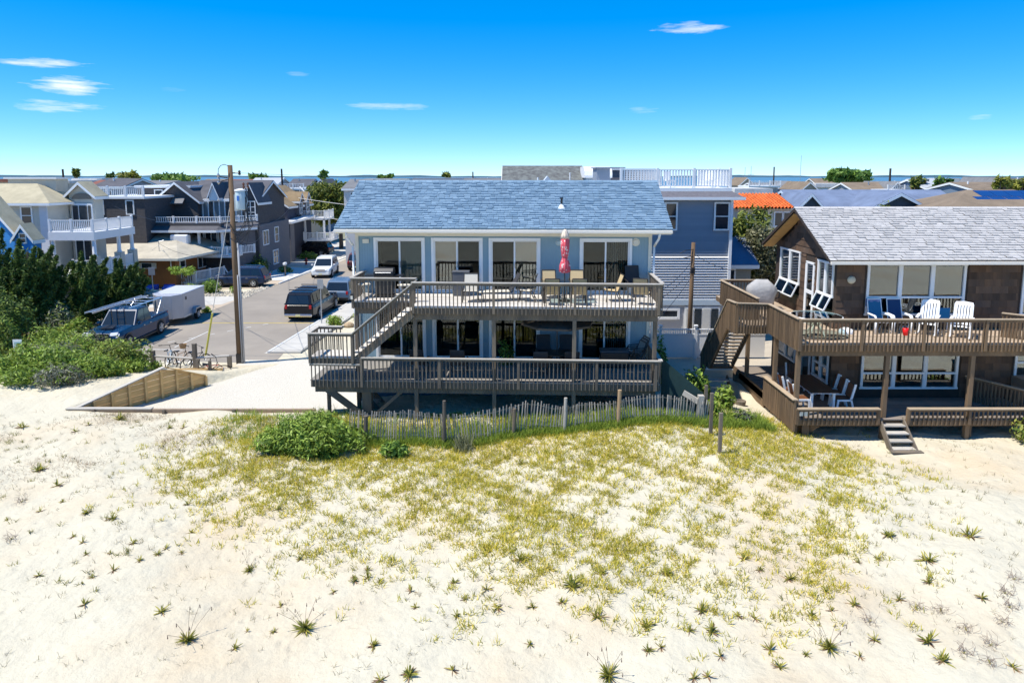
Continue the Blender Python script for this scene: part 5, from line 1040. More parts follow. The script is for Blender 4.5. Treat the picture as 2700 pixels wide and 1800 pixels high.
# ================================================================ timber wall, kerb, rail fence, bikes
newwood = M('new_pine', (.74,.48,.20), .8, .2, 3, orn=.12, stretch=(.3,.3,2), bump=.003, bscale=30, c2=(.62,.385,.15))
tw = T('retaining_wall', 'new tan timber retaining wall with sloping top beside the gravel drive', 'wall', -15.4, 28)
A = Vector((-16.9,25.45,0)); B = Vector((-14.0,30.2,0)); D_ = B-A; nrm_ = Vector((D_.y,-D_.x,0)).normalized()
def top(f): return .60+(1.36-.60)*f/.66 if f < .66 else 1.36+(.52-1.36)*(f-.66)/.34
NP = 8
for k in range(NP+1):
    f = k/NP; p = A+D_*f+nrm_*.06; MB().beam(p+Vector((0,0,-.2)), p+Vector((0,0,top(f)-.03)), .10, .10, nrm_).build('post', newwood, tw)
for k in range(NP):
    f0, f1 = k/NP, (k+1)/NP
    for r_ in range(6):
        z0, z1 = -.02+r_*.235, -.02+r_*.235+.214; t0, t1 = top(f0)-.03, top(f1)-.03
        if z0 > max(t0,t1)-.02: continue
        p0, p1 = A+D_*f0, A+D_*f1; poly = []
        pts = [(p0,min(z0,t0)),(p1,min(z0,t1)),(p1,min(z1,t1)),(p0,min(z1,t0))]
        MB().prism([(p.x,p.y,z) for p,z in pts], -nrm_*.045).build('board', newwood, tw)
for f0, f1 in ((0,.66),(.66,1)):
    p0, p1 = A+D_*f0+Vector((0,0,top(f0))), A+D_*f1+Vector((0,0,top(f1))); MB().beam(p0-nrm_*.02, p1-nrm_*.02, .19, .05).build('cap', M('grey_cap',(.46,.42,.35),.8,.15) if f0 == 0 else newwood, tw)
kb = T('timber_kerb', 'long low timber kerb along the front of the gravel drive', 'kerb', -12, 25.4)
for k, (x0, x1) in enumerate(((-17.2,-13.9),(-13.88,-10.6),(-10.58,-7.6))): MB().box(x0,x1,25.36,25.50,.25,.60).build('timber', M('kerb_timber',(.30,.22,.15),.85,.25,4), kb)
for k, x in enumerate((-16.1,-13.4,-10.7)): MB().box(x-.05,x+.05,25.26,25.35,.15,.62).build('stake', wood, kb)
ct = MB().box(-17.2,-13.9,25.34,25.55,.60,.64).build('cap', M('grey_cap'), kb)
rf_ = T('split_rail_fence', 'grey post and rail barrier at the end of the street', 'fence', -15.5, 32.4)
PS = [(-17.6,32.6,1.05),(-15.35,32.2,1.5),(-13.9,32.7,.75)]
for x, y, h in PS: MB().box(x-.09,x+.09,y-.09,y+.09,.0,h).build('post', wood, rf_, bevel=.01)
for (x0,y0,_), (x1,y1,_) in zip(PS, PS[1:]): MB().cyl((x0,y0,.78),(x1,y1,.76),.06,n=8).build('rail', woodcap, rf_)
MB().cyl((-19.4,33.2,.5),(-17.6,32.6,.78),.05,n=8).build('rail', wood, rf_)
for x, h in ((-15.0,.9),(-14.4,.8)): MB().box(x-.06,x+.06,31.6,31.7,0,h).build('post', wood, rf_)
MB().beam((-15.9,31.3,.45),(-13.9,31.9,.3),.1,.12).build('rail', newwood, rf_)
fr_ = M('bike_black',(.02,.02,.022),.35)
def bike(lab, loc, rz, c, tilt=0):
    o = thing('bicycle', lab, 'bicycle', loc, rz, 'bicycles leaning on the rail fence'); r = .33; m = M('bike_'+str(c), c, .35)
    for x in (-.52,.52):
        w_ = MB().lathe([(r-.03,-.018),(r,-.02),(r+.012,0),(r,.02),(r-.03,.018)],(x,0,r),20,1).build('wheel', rubber, o); q = MB()
        for k in range(10): a = math.pi*2*k/10; q.cyl((x,0,r),(x+r*math.cos(a),0,r+r*math.sin(a)),.004,n=3)
        q.cyl((x,-.05,r),(x,.05,r),.02,n=6).build('spokes', alum, w_)
    MB().tube([(-.52,0,r),(-.1,0,.30),(.36,0,.78),(-.18,0,.76),(-.1,0,.30)],.017).tube([(-.52,0,r),(-.18,0,.76)],.012).tube([(.36,0,.82),(.52,0,r)],.016).tube([(-.18,0,.76),(-.22,0,.92)],.014).build('frame', m, o)
    MB().tube([(.33,0,.8),(.30,0,1.08)],.015).tube([(.12,-.36,1.16),(.24,-.26,1.12),(.30,0,1.08),(.24,.26,1.12),(.12,.36,1.16)],.015).build('handlebar', fr_, o)
    for s in (-1,1): MB().cyl((.16,s*.3,1.145),(.05,s*.42,1.18),.022,n=6).build('grip', fr_, o)
    MB().loft([[(-.36,-.10,.92),(-.36,.10,.92),(-.36,.09,.97),(-.36,-.09,.97)],[(-.08,-.03,.92),(-.08,.03,.92),(-.08,.02,.95),(-.08,-.02,.95)]]).build('saddle', fr_, o, bevel=.01)
    MB().cyl((-.1,-.08,.3),(-.1,.08,.3),.09,n=12).build('crank', alum, o); o.rotation_euler[0] = R(tilt); return o
bike('black bicycle with wide handlebars leaning at the tall fence post', (-15.7,32.9,.05), 60, (.02,.02,.022), 8)
bike('tan bicycle with basket in the middle of the rail fence', (-16.5,33.0,.05), 75, (.40,.22,.10), 6); bike('pale blue bicycle at the left end of the rail fence', (-17.0,33.2,.05), 100, (.35,.50,.60), -8); bike('small red bicycle lying low right of the tall fence post', (-14.6,32.3,.05), 20, (.40,.05,.03), 50)
bk = thing('bike_basket', 'tan wicker basket on the bicycle handlebars', 'basket', (-16.42,33.25,1.0)); MB().lathe([(.0,0),(.13,0),(.18,.22),(.165,.22),(.12,.02)],(0,0,0),12).build('weave', M('wicker',(.42,.25,.12),.8,.3,20,bump=.01,bscale=60), bk)
# ================================================================ deck furniture (local frame: faces -y)
dkf = M('dark_bronze_frame', (.035,.028,.022), .4, .1, 4, spec=.5); sling = M('tan_sling', (.52,.40,.22), .8, .1, 20); sld = M('dark_sling', (.045,.043,.045), .8, .15, 20); slw = M('pale_sling', (.60,.55,.45), .8, .1, 20)
def sling_chair(lab, loc, rz, sm=None, fm=None, hi=1.0, group='sling patio chairs', name='patio_chair', topm=None):
    sm = sm or sling; fm = fm or dkf; o = thing(name, lab, 'chair', loc, rz, group)
    for s in (-1,1):
        MB().tube([(s*.28,-.27,0),(s*.28,-.22,.42),(s*.27,.18,.38),(s*.26,.40,hi)],.018).tube([(s*.28,.36,0),(s*.27,.16,.40)],.018).build('side_frame', fm, o)
        MB().tube([(s*.28,-.24,.40),(s*.30,-.28,.58),(s*.31,-.2,.64),(s*.31,.2,.65),(s*.27,.30,.72)],.02).build('armrest', fm, o)
    MB().prism([(-.26,-.25,.425),(.26,-.25,.425),(.26,-.05,.40),(.26,.17,.385),(-.26,.17,.385),(-.26,-.05,.40)], (0,0,.014)).build('seat', sm, o)
    MB().prism([(-.26,.18,.40),(.26,.18,.40),(.25,.40,hi),(-.25,.40,hi)], (0,.014,.004)).build('backrest', sm, o)
    MB().cyl((-.26,.40,hi),(.26,.40,hi),.02,n=6).build('cross_bar', fm, o); MB().cyl((-.28,-.24,.41),(.28,-.24,.41),.018,n=6).build('cross_bar', fm, o); return o
Uz, Lz = 4.855, 2.105
sling_chair('tan sling chair behind the glass table, left of the umbrella', (1.45,26.05,Uz), 3, hi=1.02); sling_chair('tan sling chair behind the glass table, right of the umbrella', (2.5,26.05,Uz), -4, hi=1.02)
sling_chair('tan sling chair with its back to the rail, left of the umbrella', (1.45,24.6,Uz), 180); sling_chair('tan sling chair with its back to the rail, right of the umbrella', (2.45,24.6,Uz), 178)
sling_chair('tan sling chair turned sideways on the upper deck right of the table', (3.75,25.35,Uz), -85); sling_chair('tan sling chair with curved back at the front right corner of the upper deck', (4.75,24.65,Uz), 160)
sling_chair('high backed grey chair in the right rear corner of the upper deck', (4.75,26.3,Uz), 5, sld, hi=1.15); sling_chair('pale sling chair facing the rail between the grill and lounger', (-1.55,25.2,Uz), 0, slw)
sling_chair('pale sling chair turned sideways beside the tilted lounger', (.55,25.35,Uz), -95, slw)
def lounger(lab, loc, rz):
    o = thing('deck_lounger', lab, 'lounger', loc, rz, 'deck loungers')
    MB().prism([(-.28,-1.0,.34),(.28,-1.0,.34),(.28,.25,.34),(-.28,.25,.34)], (0,0,.015)).build('seat', slw, o); MB().prism([(-.28,.25,.35),(.28,.25,.35),(.28,.62,1.0),(-.28,.62,1.0)], (0,.02,0)).build('backrest', sld, o)
    for s in (-1,1):
        MB().tube([(s*.3,-1.05,.34),(s*.3,.3,.34),(s*.29,.64,1.02)],.02).build('side_frame', dkf, o); MB().tube([(s*.3,-.1,.36),(s*.32,-.05,.55),(s*.32,.45,.58)],.018).build('armrest', dkf, o)
        for y in (-.8,.3): MB().cyl((s*.3,y,.34),(s*.3,y+.05,0),.018,n=6).build('leg', dkf, o)
lounger('reclining lounger with dark raised back left of the dining table', (-.35,25.5,Uz), -80)
tg_ = glass('table_glass', (.75,.85,.85), .10)
gt_ = thing('patio_table', 'rectangular glass patio table around the closed umbrella', 'table', (1.97,25.3,Uz), 0); MB().box(-.85,.85,-.48,.48,.70,.712).build('table_top', tg_, gt_)
q = MB().tube([(-.85,-.48,.70),(.85,-.48,.70),(.85,.48,.70),(-.85,.48,.70),(-.85,-.48,.70)],.02).build('rim', dkf, gt_)
for x in (-.75,.75):
    for y in (-.4,.4): MB().cyl((x,y,0),(x,y,.70),.022,n=6).build('leg', dkf, gt_)
# closed umbrella
um = thing('closed_umbrella', 'closed red and white patterned patio umbrella on the upper deck', 'umbrella', (1.97,25.25,Uz)); MB().cyl((0,0,0),(0,0,2.72),.022,n=8).build('pole', dkf, um); MB().lathe([(0,0),(.24,0),(.24,.05),(.05,.1),(.04,.25)],(0,0,0),14).build('base', dkf, um)
umr = bpy.data.materials.new('red_white_print'); umr.use_nodes = True; t = umr.node_tree; b = t.nodes['Principled BSDF']; b.inputs['Roughness'].default_value = .8
tcx = N(t,'ShaderNodeTexCoord'); vv = N(t,'ShaderNodeTexVoronoi'); vv.inputs['Scale'].default_value = 9; t.links.new(tcx.outputs['Object'], vv.inputs['Vector']); mxx = N(t,'ShaderNodeMix', data_type='RGBA'); mxx.inputs[6].default_value = (.78,.68,.64,1); mxx.inputs[7].default_value = (.70,.10,.13,1)
t.links.new(math_(t,'GREATER_THAN', vv.outputs['Distance'], .30), mxx.inputs[0]); t.links.new(mxx.outputs[2], b.inputs['Base Color'])
b = MB(); n = 24; pr = [(1.08,.10),(1.12,.17),(1.35,.16),(1.62,.09),(1.66,.08),(1.70,.10),(2.1,.13),(2.4,.12)]; rings = []
def fold(prs):
    return [[(r*(1+.28*math.cos(8*2*math.pi*k/n))*math.cos(2*math.pi*k/n), r*(1+.28*math.cos(8*2*math.pi*k/n))*math.sin(2*math.pi*k/n), z) for k in range(n)] for z, r in prs]
b.loft(fold(pr)).build('canopy', umr, um, smooth=True); MB().loft(fold([(2.36,.14),(2.5,.11),(2.66,.06),(2.70,.03)])).build('canopy_top', M('umbrella_cream',(.72,.60,.48),.8), um, smooth=True); MB().cyl((0,0,1.64),(0,0,1.68),.085,n=10).build('tie_strap', dkf, um)
# grill, stools
gr = thing('gas_grill', 'black gas grill with closed lid behind the set back rail', 'grill', (-4.95,26.25,Uz)); MB().loft([[(-.36,-.26,.72),(.36,-.26,.72),(.36,.26,.72),(-.36,.26,.72)],[(-.38,-.28,.9),(.38,-.28,.9),(.38,.28,.9),(-.38,.28,.9)]]).build('firebox', blackm, gr, bevel=.02)
MB().prism([(-.38,-.28,.91),(-.38,-.27,1.02),(-.38,-.14,1.14),(-.38,.14,1.14),(-.38,.27,1.02),(-.38,.28,.91)], (.76,0,0)).build('lid', blackm, gr, bevel=.02); MB().tube([(-.3,-.33,.98),(.3,-.33,.98)],.014).build('lid_handle', alum, gr)
for s in (-1,1): MB().box(s*.55-.17,s*.55+.17,-.22,.22,.83,.86).build('side_shelf', blackm, gr)
MB().box(-.34,.34,-.22,.22,.12,.72).build('cabinet', blackm, gr, bevel=.02); MB().box(-.38,.38,-.24,.24,.06,.10).build('base_shelf', dkf, gr)
for x in (-.3,.3): MB().cyl((x-.03,0,.06),(x+.03,0,.06),.06,n=10).build('wheel', rubber, gr)
def side_table(lab, loc, rz=0):
    o = thing('side_table', lab, 'table', loc, rz); MB().lathe([(0,.5),(.25,.5),(.25,.53),(0,.53)],(0,0,0),16).build('table_top', slw, o)
    for k in range(3): a = 2.1*k; MB().tube([(.18*math.cos(a),.18*math.sin(a),.5),(.08*math.cos(a),.08*math.sin(a),.25),(.22*math.cos(a),.22*math.sin(a),0)],.013).build('leg', slw, o)
side_table('small pale side table with curved legs at the left end of the upper deck', (-5.7,26.1,Uz)); side_table('small pale side table just right of the gas grill', (-4.15,25.9,Uz))
sc_ = thing('storage_bin', 'dark grey storage bin by the second sliding door', 'bin', (-2.0,26.55,Uz), -2.5); MB().box(-.32,.32,-.2,.2,0,.92).build('body', M('grey_plastic',(.10,.105,.115),.6), sc_, bevel=.03); MB().box(-.34,.34,-.22,.22,.92,.98).build('lid', M('grey_plastic'), sc_, bevel=.02)
# lower deck
for x, y, rz, lab in ((1.25,25.95,2,'dark chair left of the umbrella pole on the shaded lower deck'),(2.15,25.95,0,'dark chair right of the umbrella pole on the shaded lower deck'),(1.05,24.75,180,'dark chair by the lower rail left of the umbrella pole'),(2.2,24.75,180,'dark chair by the lower rail right of the umbrella pole'),(-2.0,25.0,175,'dark chair by the lower rail left of the third post'),(-3.5,25.1,170,'dark chair by the lower rail near the stair underside')):
    sling_chair(lab, (x,y,Lz), rz, sld, hi=1.02 if y < 25.5 else 1.2, group='dark chairs on the lower deck')
for k in range(3): sling_chair('striped chair stacked at the right end of the shaded lower deck, '+('bottom','middle','top')[k]+' one', (4.75+k*.07,26.0,Lz+k*.09), -75, M('striped_sling',(.35,.35,.34),.8,.4,25), hi=1.0, group='stacked chairs on the lower deck')
lt_ = thing('patio_table', 'dark patio table under the lower umbrella', 'table', (1.7,25.4,Lz)); MB().box(-.7,.7,-.45,.45,.70,.73).build('table_top', dkf, lt_)
for x in (-.6,.6):
    for y in (-.36,.36): MB().cyl((x,y,0),(x,y,.70),.022,n=6).build('leg', dkf, lt_)
lu = thing('open_umbrella', 'open dark umbrella tucked beneath the upper deck', 'umbrella', (1.72,25.45,Lz)); MB().cyl((0,0,0),(0,0,2.24),.022,n=8).build('pole', dkf, lu)
cv = MB(); n = 8; P8 = [(1.4*math.cos(2*math.pi*k/n+.2),1.4*math.sin(2*math.pi*k/n+.2)) for k in range(n)]
for k in range(n): a, c = P8[k], P8[(k+1)%n]; cv.add([(0,0,2.24),(*a,1.93),(*c,1.93),(*a,1.85),(*c,1.85)], [(0,1,2),(1,3,4,2)])
cv = cv.build('canopy', M('dark_canvas',(.09,.075,.06),.85), lu)
for a in P8: MB().cyl((0,0,2.2),(*a,1.91),.01,n=5).build('rib', dkf, lu)
cb_ = thing('deck_box', 'long dark storage bench at the right of the lower deck', 'storage box', (4.0,26.1,Lz), -2.5); MB().box(-.55,.55,-.28,.28,.0,.62).build('body', blackm, cb_, bevel=.03); MB().box(-.57,.57,-.30,.30,.62,.68).build('lid', M('grey_plastic'), cb_, bevel=.02)
# ---- right house decks
R2, R1 = 3.725, 1.005; wfr = M('white_resin', (.84,.84,.82), .45, .04, 3); bls = M('teal_sling', (.02,.14,.26), .8, .1, 15); bln = M('navy_sling', (.012,.05,.13), .8, .1, 15)
def beach_chair(lab, loc, rz, sm):
    o = sling_chair(lab, loc, rz, sm, wfr, 1.18, 'blue sling chairs on the brown deck', 'beach_chair')
    for s in (-1,1): MB().tube([(s*.33,-.34,.0),(s*.33,-.36,.56),(s*.33,-.28,.66),(s*.33,.24,.68)],.038,8).build('arm_tube', wfr, o, smooth=True)
    return o
beach_chair('teal sling beach chair with a towel over its back', (13.72,25.05,R2), 4, bls); beach_chair('navy sling beach chair next to the teal one', (14.45,25.08,R2), 0, bln)
tw_ = thing('beach_towel', 'blue and white towel draped over the teal chair back', 'towel', (13.72,25.05,R2), 4); q = MB(); pts = []
for k in range(9): x = -.29+k*.0725; pts.append((x, .02*math.sin(k*1.9)))
for (x0,w0),(x1,w1) in zip(pts, pts[1:]): q.add([(x0,.36+w0*.4,1.0+w0),(x1,.36+w1*.4,1.0+w1),(x1,.39,1.19),(x0,.39,1.19),(x0,.44,1.19),(x1,.44,1.19),(x1,.46,.9),(x0,.46,.9)], [(0,1,2,3),(3,2,5,4),(4,5,6,7)])
q.build('cloth', M('towel_blue',(.02,.07,.25),.9,.2,5,c2=(.35,.42,.55)), tw_)
def rocker(lab, loc, rz, chair=True):
    o = thing('rocking_chair', lab, 'chair', loc, rz, 'white rocking chairs')
    for k in range(6): x = -.225+k*.09; MB().prism([(x-.033,.24,.42),(x+.033,.24,.42),(x+.030,.52,1.16-abs(k-2.5)*.012),(x-.030,.52,1.16-abs(k-2.5)*.012)], (0,.018,.006)).build('back_slat', wfr, o)
    MB().prism([(-.29,.50,1.10),(.29,.50,1.10),(.27,.54,1.20),(0,.55,1.23),(-.27,.54,1.20)], (0,.03,.01)).build('top_rail', wfr, o)
    for k in range(5): y = -.25+k*.115; MB().box(-.27,.27,y,y+.10,.405-.012*k,.425-.012*k).build('seat_slat', wfr, o)
    for s in (-1,1):
        MB().beam((s*.29,.26,.06),(s*.28,.53,1.15),.035,.05).build('back_post', wfr, o); MB().beam((s*.29,-.27,.08),(s*.29,-.27,.66),.035,.05).build('front_leg', wfr, o); MB().beam((s*.31,-.36,.67),(s*.31,.36,.69),.10,.03).build('armrest', wfr, o)
        MB().tube([(s*.29,-.45,.09),(s*.29,-.25,.045),(s*.29,.05,.025),(s*.29,.35,.05),(s*.29,.58,.11)],.028).build('rocker', wfr, o)
rocker('white slatted rocking chair nearer the blue chairs', (15.3,24.65,R2), -38); rocker('white slatted rocking chair nearer the side rail', (16.25,24.2,R2), -38)
sw = thing('blue_bench', 'blue folded beach chair leaning under the window', 'chair', (16.0,25.35,R2), 0); MB().box(-.55,.55,.0,.04,.35,.85).build('backrest', M('bright_blue_cloth',(.02,.20,.42),.8), sw); MB().box(-.55,.55,-.05,.0,.30,.36).build('seat', M('bright_blue_cloth'), sw)
for x in (-.5,.5): MB().cyl((x,.02,0),(x,.02,.36),.02,n=6).build('leg', wfr, sw)
rt = thing('round_glass_table', 'round glass patio table at the front left of the brown deck', 'table', (11.15,24.55,R2)); MB().lathe([(0,.72),(.88,.72),(.88,.735),(0,.735)],(0,0,0),32).build('table_top', tg_, rt); MB().lathe([(.87,.71),(.90,.725),(.87,.745)],(0,0,0),32).build('rim', wfr, rt)
for k in range(4): a = .6+1.57*k; MB().tube([(.3*math.cos(a),.3*math.sin(a),.71),(.12*math.cos(a),.12*math.sin(a),.4),(.4*math.cos(a),.4*math.sin(a),0)],.03).build('leg', M('ivory_resin',(.70,.64,.48),.5), rt)
bkt = thing('red_bucket', 'bright red cup hanging on the brown deck rail', 'cup', (13.62,23.14,4.05)); MB().lathe([(0,0),(.075,0),(.095,.26),(.085,.26),(.07,.02)],(0,0,0),14).build('body', M('red_plastic',(.80,.012,.012),.4), bkt, smooth=True); MB().tube([(-.09,0,.25),(-.08,.06,.30),(.08,.06,.30),(.09,0,.25)],.008).build('handle', wfr, bkt)
ds = thing('white_stool', 'low white domed footstool behind the brown deck rail', 'stool', (12.45,24.9,R2)); MB().lathe([(.0,.20),(.12,.19),(.24,.12),(.27,.05),(.27,0)],(0,0,0),18).build('dome', wfr, ds, smooth=True)
cg = thing('covered_grill', 'grill under a grey fabric cover on the side deck', 'grill', (10.95,29.6,R2)); rs = []
for z, sx_, sy_ in ((.0,.52,.34),(.5,.54,.36),(.82,.62,.38),(.98,.60,.36),(1.15,.42,.26),(1.28,.28,.12)):
    rs.append([(sx_*(1+(.035+.05*(z<.9))*math.sin(.9*k+z*5))*math.copysign(abs(math.cos(2*math.pi*k/48))**.55,math.cos(2*math.pi*k/48)), sy_*(1+(.03+.05*(z<.9))*math.cos(.8*k+z*4))*math.copysign(abs(math.sin(2*math.pi*k/48))**.55,math.sin(2*math.pi*k/48)), z+.02*math.sin(.5*k)) for k in range(48)])
MB().loft(rs).build('cover', M('grey_cover',(.40,.39,.38),.75,.2,5,bump=.02,bscale=6), cg, smooth=True); MB().tube([(.55,-.1,.45),(.75,-.1,.5),(.78,-.1,.75),(.6,-.1,.8)],.03).build('handle', blackm, cg)
for x, y, s, lab in ((11.9,27.9,.16,'small green grey box by the side door'),(11.75,26.2,.14,'little wooden crate by the front side window')):
    o = thing('small_box', lab, 'box', (x,y,R2)); MB().box(-s,s,-s,s,0,s*1.4).build('body', M('mossy_box',(.26,.26,.2),.8,.3), o, bevel=.02); MB().box(-s*.8,s*.8,-s-.01,-s,.05,s*1.1).build('front_panel', dkf, o)
dp = thing('white_tray', 'white oval tray lying on the side deck boards', 'tray', (11.45,28.3,R2)); MB().lathe([(0,.01),(.3,.01),(.36,.05),(.34,.06),(.28,.025),(0,.025)],(0,0,0),20).build('dish', wfr, dp)
mt = thing('door_mat', 'pale mat on the boards before the side door', 'mat', (11.8,27.0,R2)); MB().box(-.3,.3,-.45,.45,.0,.02).build('pad', cream, mt)
hs_ = MB(); q = random.Random(4); P = []
for k in range(60): a = k*.55; r = .25+.55*abs(math.sin(k*.17)); P.append((11.2+r*1.2*math.cos(a), 24.15+r*.55*math.sin(a), R2+.02+.01*(k%3)))
tag(hs_.tube(P, .012, 5).build('garden_hose', blackm), 'dark hose coiled loosely on the brown deck boards', 'hose')
dtm = M('brown_slat', (.16,.065,.03), .5, .2, 5, orn=.1)
dt = thing('dining_table', 'long brown dining table with white edge on the shaded lower deck', 'table', (11.35,25.1,R1)); MB().box(-.5,.5,-1.15,1.15,.68,.695).build('edge', wfr, dt)
for k in range(7): MB().box(-.49+k*.14,-.355+k*.14,-1.13,1.13,.695,.72).build('slat', dtm, dt)
for x in (-.4,.4):
    for y in (-1.0,1.0): MB().box(x-.04,x+.04,y-.04,y+.04,0,.68).build('leg', wfr, dt)
def dchair(lab, loc, rz):
    o = thing('dining_chair', lab, 'chair', loc, rz, 'brown and white dining chairs'); MB().box(-.24,.24,-.24,.24,.40,.44).build('seat', dtm, o)
    for k in range(5): x = -.2+k*.1; MB().prism([(x-.04,.24,.48),(x+.04,.24,.48),(x+.04,.36,.95),(x-.04,.36,.95)], (0,.02,0)).build('back_slat', dtm, o)
    for s in (-1,1): MB().beam((s*.26,.36,.0),(s*.26,.24,.45),.05,.06).beam((s*.26,.24,.42),(s*.26,.38,1.0),.05,.07).build('side_frame', wfr, o); MB().beam((s*.26,-.26,0),(s*.26,-.22,.42),.05,.06).build('front_leg', wfr, o); MB().beam((s*.26,-.26,.40),(s*.26,.26,.40),.04,.06).build('seat_rail', wfr, o)
for x, y, rz, lab in ((10.62,24.35,90,'dining chair at the table end nearest the corner post'),(12.12,24.3,-90,'dining chair at the near right of the brown table'),(12.15,25.0,-90,'middle dining chair on the right of the brown table'),(12.15,25.35+.3,-90,'rear dining chair on the right of the brown table'),(10.6,25.3,90,'rear dining chair on the left of the brown table'),(11.4,26.65,0,'dining chair at the far head of the brown table')): dchair(lab, (x,y,R1), rz)
pt = thing('wooden_planter', 'wooden tub planter under the side stairs', 'planter', (9.15,26.4,.25)); MB().lathe([(.0,0),(.17,0),(.22,.36),(.20,.36),(.18,.3),(0,.3)],(0,0,0),12).build('tub', wood, pt)
tb_ = thing('tennis_ball', 'yellow tennis ball lying in the dune grass', 'ball', (1.72,16.0,float(g(1.72,16.0))+.03)); MB().lathe([(.001,-.034),(.02,-.028),(.033,-.01),(.033,.01),(.02,.028),(.001,.034)],(0,0,0),14).build('felt', M('tennis_felt',(.62,.72,.06),.9,.1), tb_, smooth=True)
# ================================================================ dune fence and posts
fx_ = lambda x: 22.62-.55*float(ss(2.5,-2.5,x))+.10*math.sin(x*.8+2)+.07*math.sin(x*1.9)+.35*max(0,x-5)*.6
sw_ = M('fence_slat', (.36,.32,.27), .9, .25, 5, orn=.25, stretch=(1,1,.3)); df = T('dune_fence', 'weathered wooden slat sand fence in front of the lower deck', 'fence', .5, 22.6)
o = MB().box(-.018,.018,-.006,.006,0,1).build('slat', sw_); me = o.data; bpy.data.objects.remove(o)
x = -5.5; wv = []
while x < 6.9:
    y = fx_(x); z = float(g(x,y)); h = 1.16-.22*float(ss(-1,4,x))+.05*math.sin(x*1.4+1)+.03*math.sin(x*3.1)+random.uniform(-.04,.04); lean = .09*math.sin(x*1.1+.5)+random.uniform(-.028,.028)
    inst('slat', me, df, (x,y,z-.06), (random.uniform(-.08,.05), lean, random.uniform(-.4,.4)), (1,1,h)); wv.append((x,y,z,h)); x += random.uniform(.075,.115)
for k, zf in enumerate((.25,.85)): MB().tube([(a,b-.012,c+zf*d_+.02*math.sin(a*3)) for a,b,c,d_ in wv[::5]],.006,4).build('wire', greym, df)
for x, h, r, m_ in ((-2.3,1.55,.06,wood),(-4.9,1.0,.075,wood),(.05,1.0,.07,wood),(1.8,1.25,.06,woodcap),(3.64,1.25,.07,M('fresh_post',(.38,.26,.15),.85,.2))):
    y = fx_(x)-.08; z = float(g(x,y)); MB().cyl((x,y,z-.3),(x+.03,y,z+h),r,r*.95,9).build('post', m_, df)
for x, y, h, lab in ((6.66,21.98,1.45,'grey post right of the dune fence nearer the deck stairs'),(6.5,20.44,1.30,'lone grey post standing in the dune grass')):
    z = float(g(x,y)); tag(MB().box(x-.055,x+.055,y-.05,y+.05,z-.3,z+h).build('fence_post', wood, bevel=.01), lab, 'post')
gp_ = T('gate_post', 'thick wooden post and rail where the dune fence meets the green screen', 'post', 6.75, 23.7); MB().box(6.66,6.86,23.5,23.7,.4,1.75).build('post', woodcap, gp_); MB().beam((6.2,23.9,1.75),(6.8,23.5,1.45),.05,.2).build('rail', woodcap, gp_); MB().box(6.9,7.0,23.6,23.7,.4,2.1).build('post', wood, gp_)
gs = T('screen_panel', 'dark green fabric windscreen at the right end of the lower deck', 'screen', 6.1, 24); MB().prism([(5.45,24.15,.3),(6.9,23.75,.5),(6.9,23.75,1.75),(6.2,23.95,2.35),(5.45,24.15,2.95)], (0,.03,0)).build('fabric', M('green_screen_cloth',(.018,.045,.045),.9,.2,8), gs)
for x, y, h in ((5.5,24.2,2.9),(6.85,23.82,1.8)): MB().cyl((x,y,0),(x,y,h),.04,n=8).build('post', blackm, gs)
# ================================================================ plants
def quads(P, size, nb=None, asp=1.6, jit=.35):
    n = len(P); a = rng.normal(size=(n,3))
    if nb is not None: a = a*.75+nb*1.1
    a /= np.linalg.norm(a,axis=1,keepdims=True)+1e-9; r = rng.normal(size=(n,3)); u = np.cross(a,r); u /= np.linalg.norm(u,axis=1,keepdims=True)+1e-9; v = np.cross(a,u)
    s = size*(1+jit*rng.normal(size=(n,1))).clip(.4,2); u = u*s*asp; v = v*s
    V = np.stack([P-u, P-v*.55+u*.1, P+u, P+v*.55+u*.1], 1).reshape(-1,3); return V, np.arange(4*n).reshape(n,4)
def ellp(c, r, n, shell=.55):
    d = rng.normal(size=(n,3)); d /= np.linalg.norm(d,axis=1,keepdims=True); t = (shell+(1-shell)*rng.random((n,1)))**.7
    bump = 1+.16*np.sin(d[:,:1]*5+d[:,1:2]*4+c[0]*3)+.12*np.sin(d[:,2:]*7+c[1]*5+d[:,:1]*6)
    P = d*t*bump*np.array(r)+np.array(c); return P, d
def crown(root, name, ells, dens, size, mat, asp=1.6, up=.35):
    VV, FF, k = [], [], 0
    for c, r in ells:
        n = max(20, int(dens*(r[0]*r[1]+r[0]*r[2]+r[1]*r[2])/3)); P, d = ellp(c, r, n); V, F = quads(P, size, d+np.array([0,0,up]), asp); VV.append(V); FF.append(F+k); k += len(V)
    return fastmesh(name, np.concatenate(VV), np.concatenate(FF), mat, root)
def leafm(key, c, c2): return M(key, c, .55, .2, 1.2, isl=.35, c2=c2, trans=.30, spec=.35)
lg = leafm('shrub_leaf', (.13,.22,.028), (.27,.35,.055)); ld2 = leafm('cedar_leaf', (.038,.085,.018), (.125,.18,.035)); ll = leafm('bright_leaf', (.19,.31,.035), (.34,.45,.07)); lo_ = leafm('olive_leaf', (.095,.14,.022), (.25,.27,.05)); lgr = leafm('grey_leaf', (.14,.15,.10), (.23,.23,.16)); lt2 = leafm('tree_leaf', (.07,.17,.028), (.18,.28,.045)); ly = leafm('yellow_green_leaf', (.20,.22,.03), (.30,.30,.06))
bark = M('bark', (.12,.09,.065), .9, .3, 6, bump=.01, bscale=20)
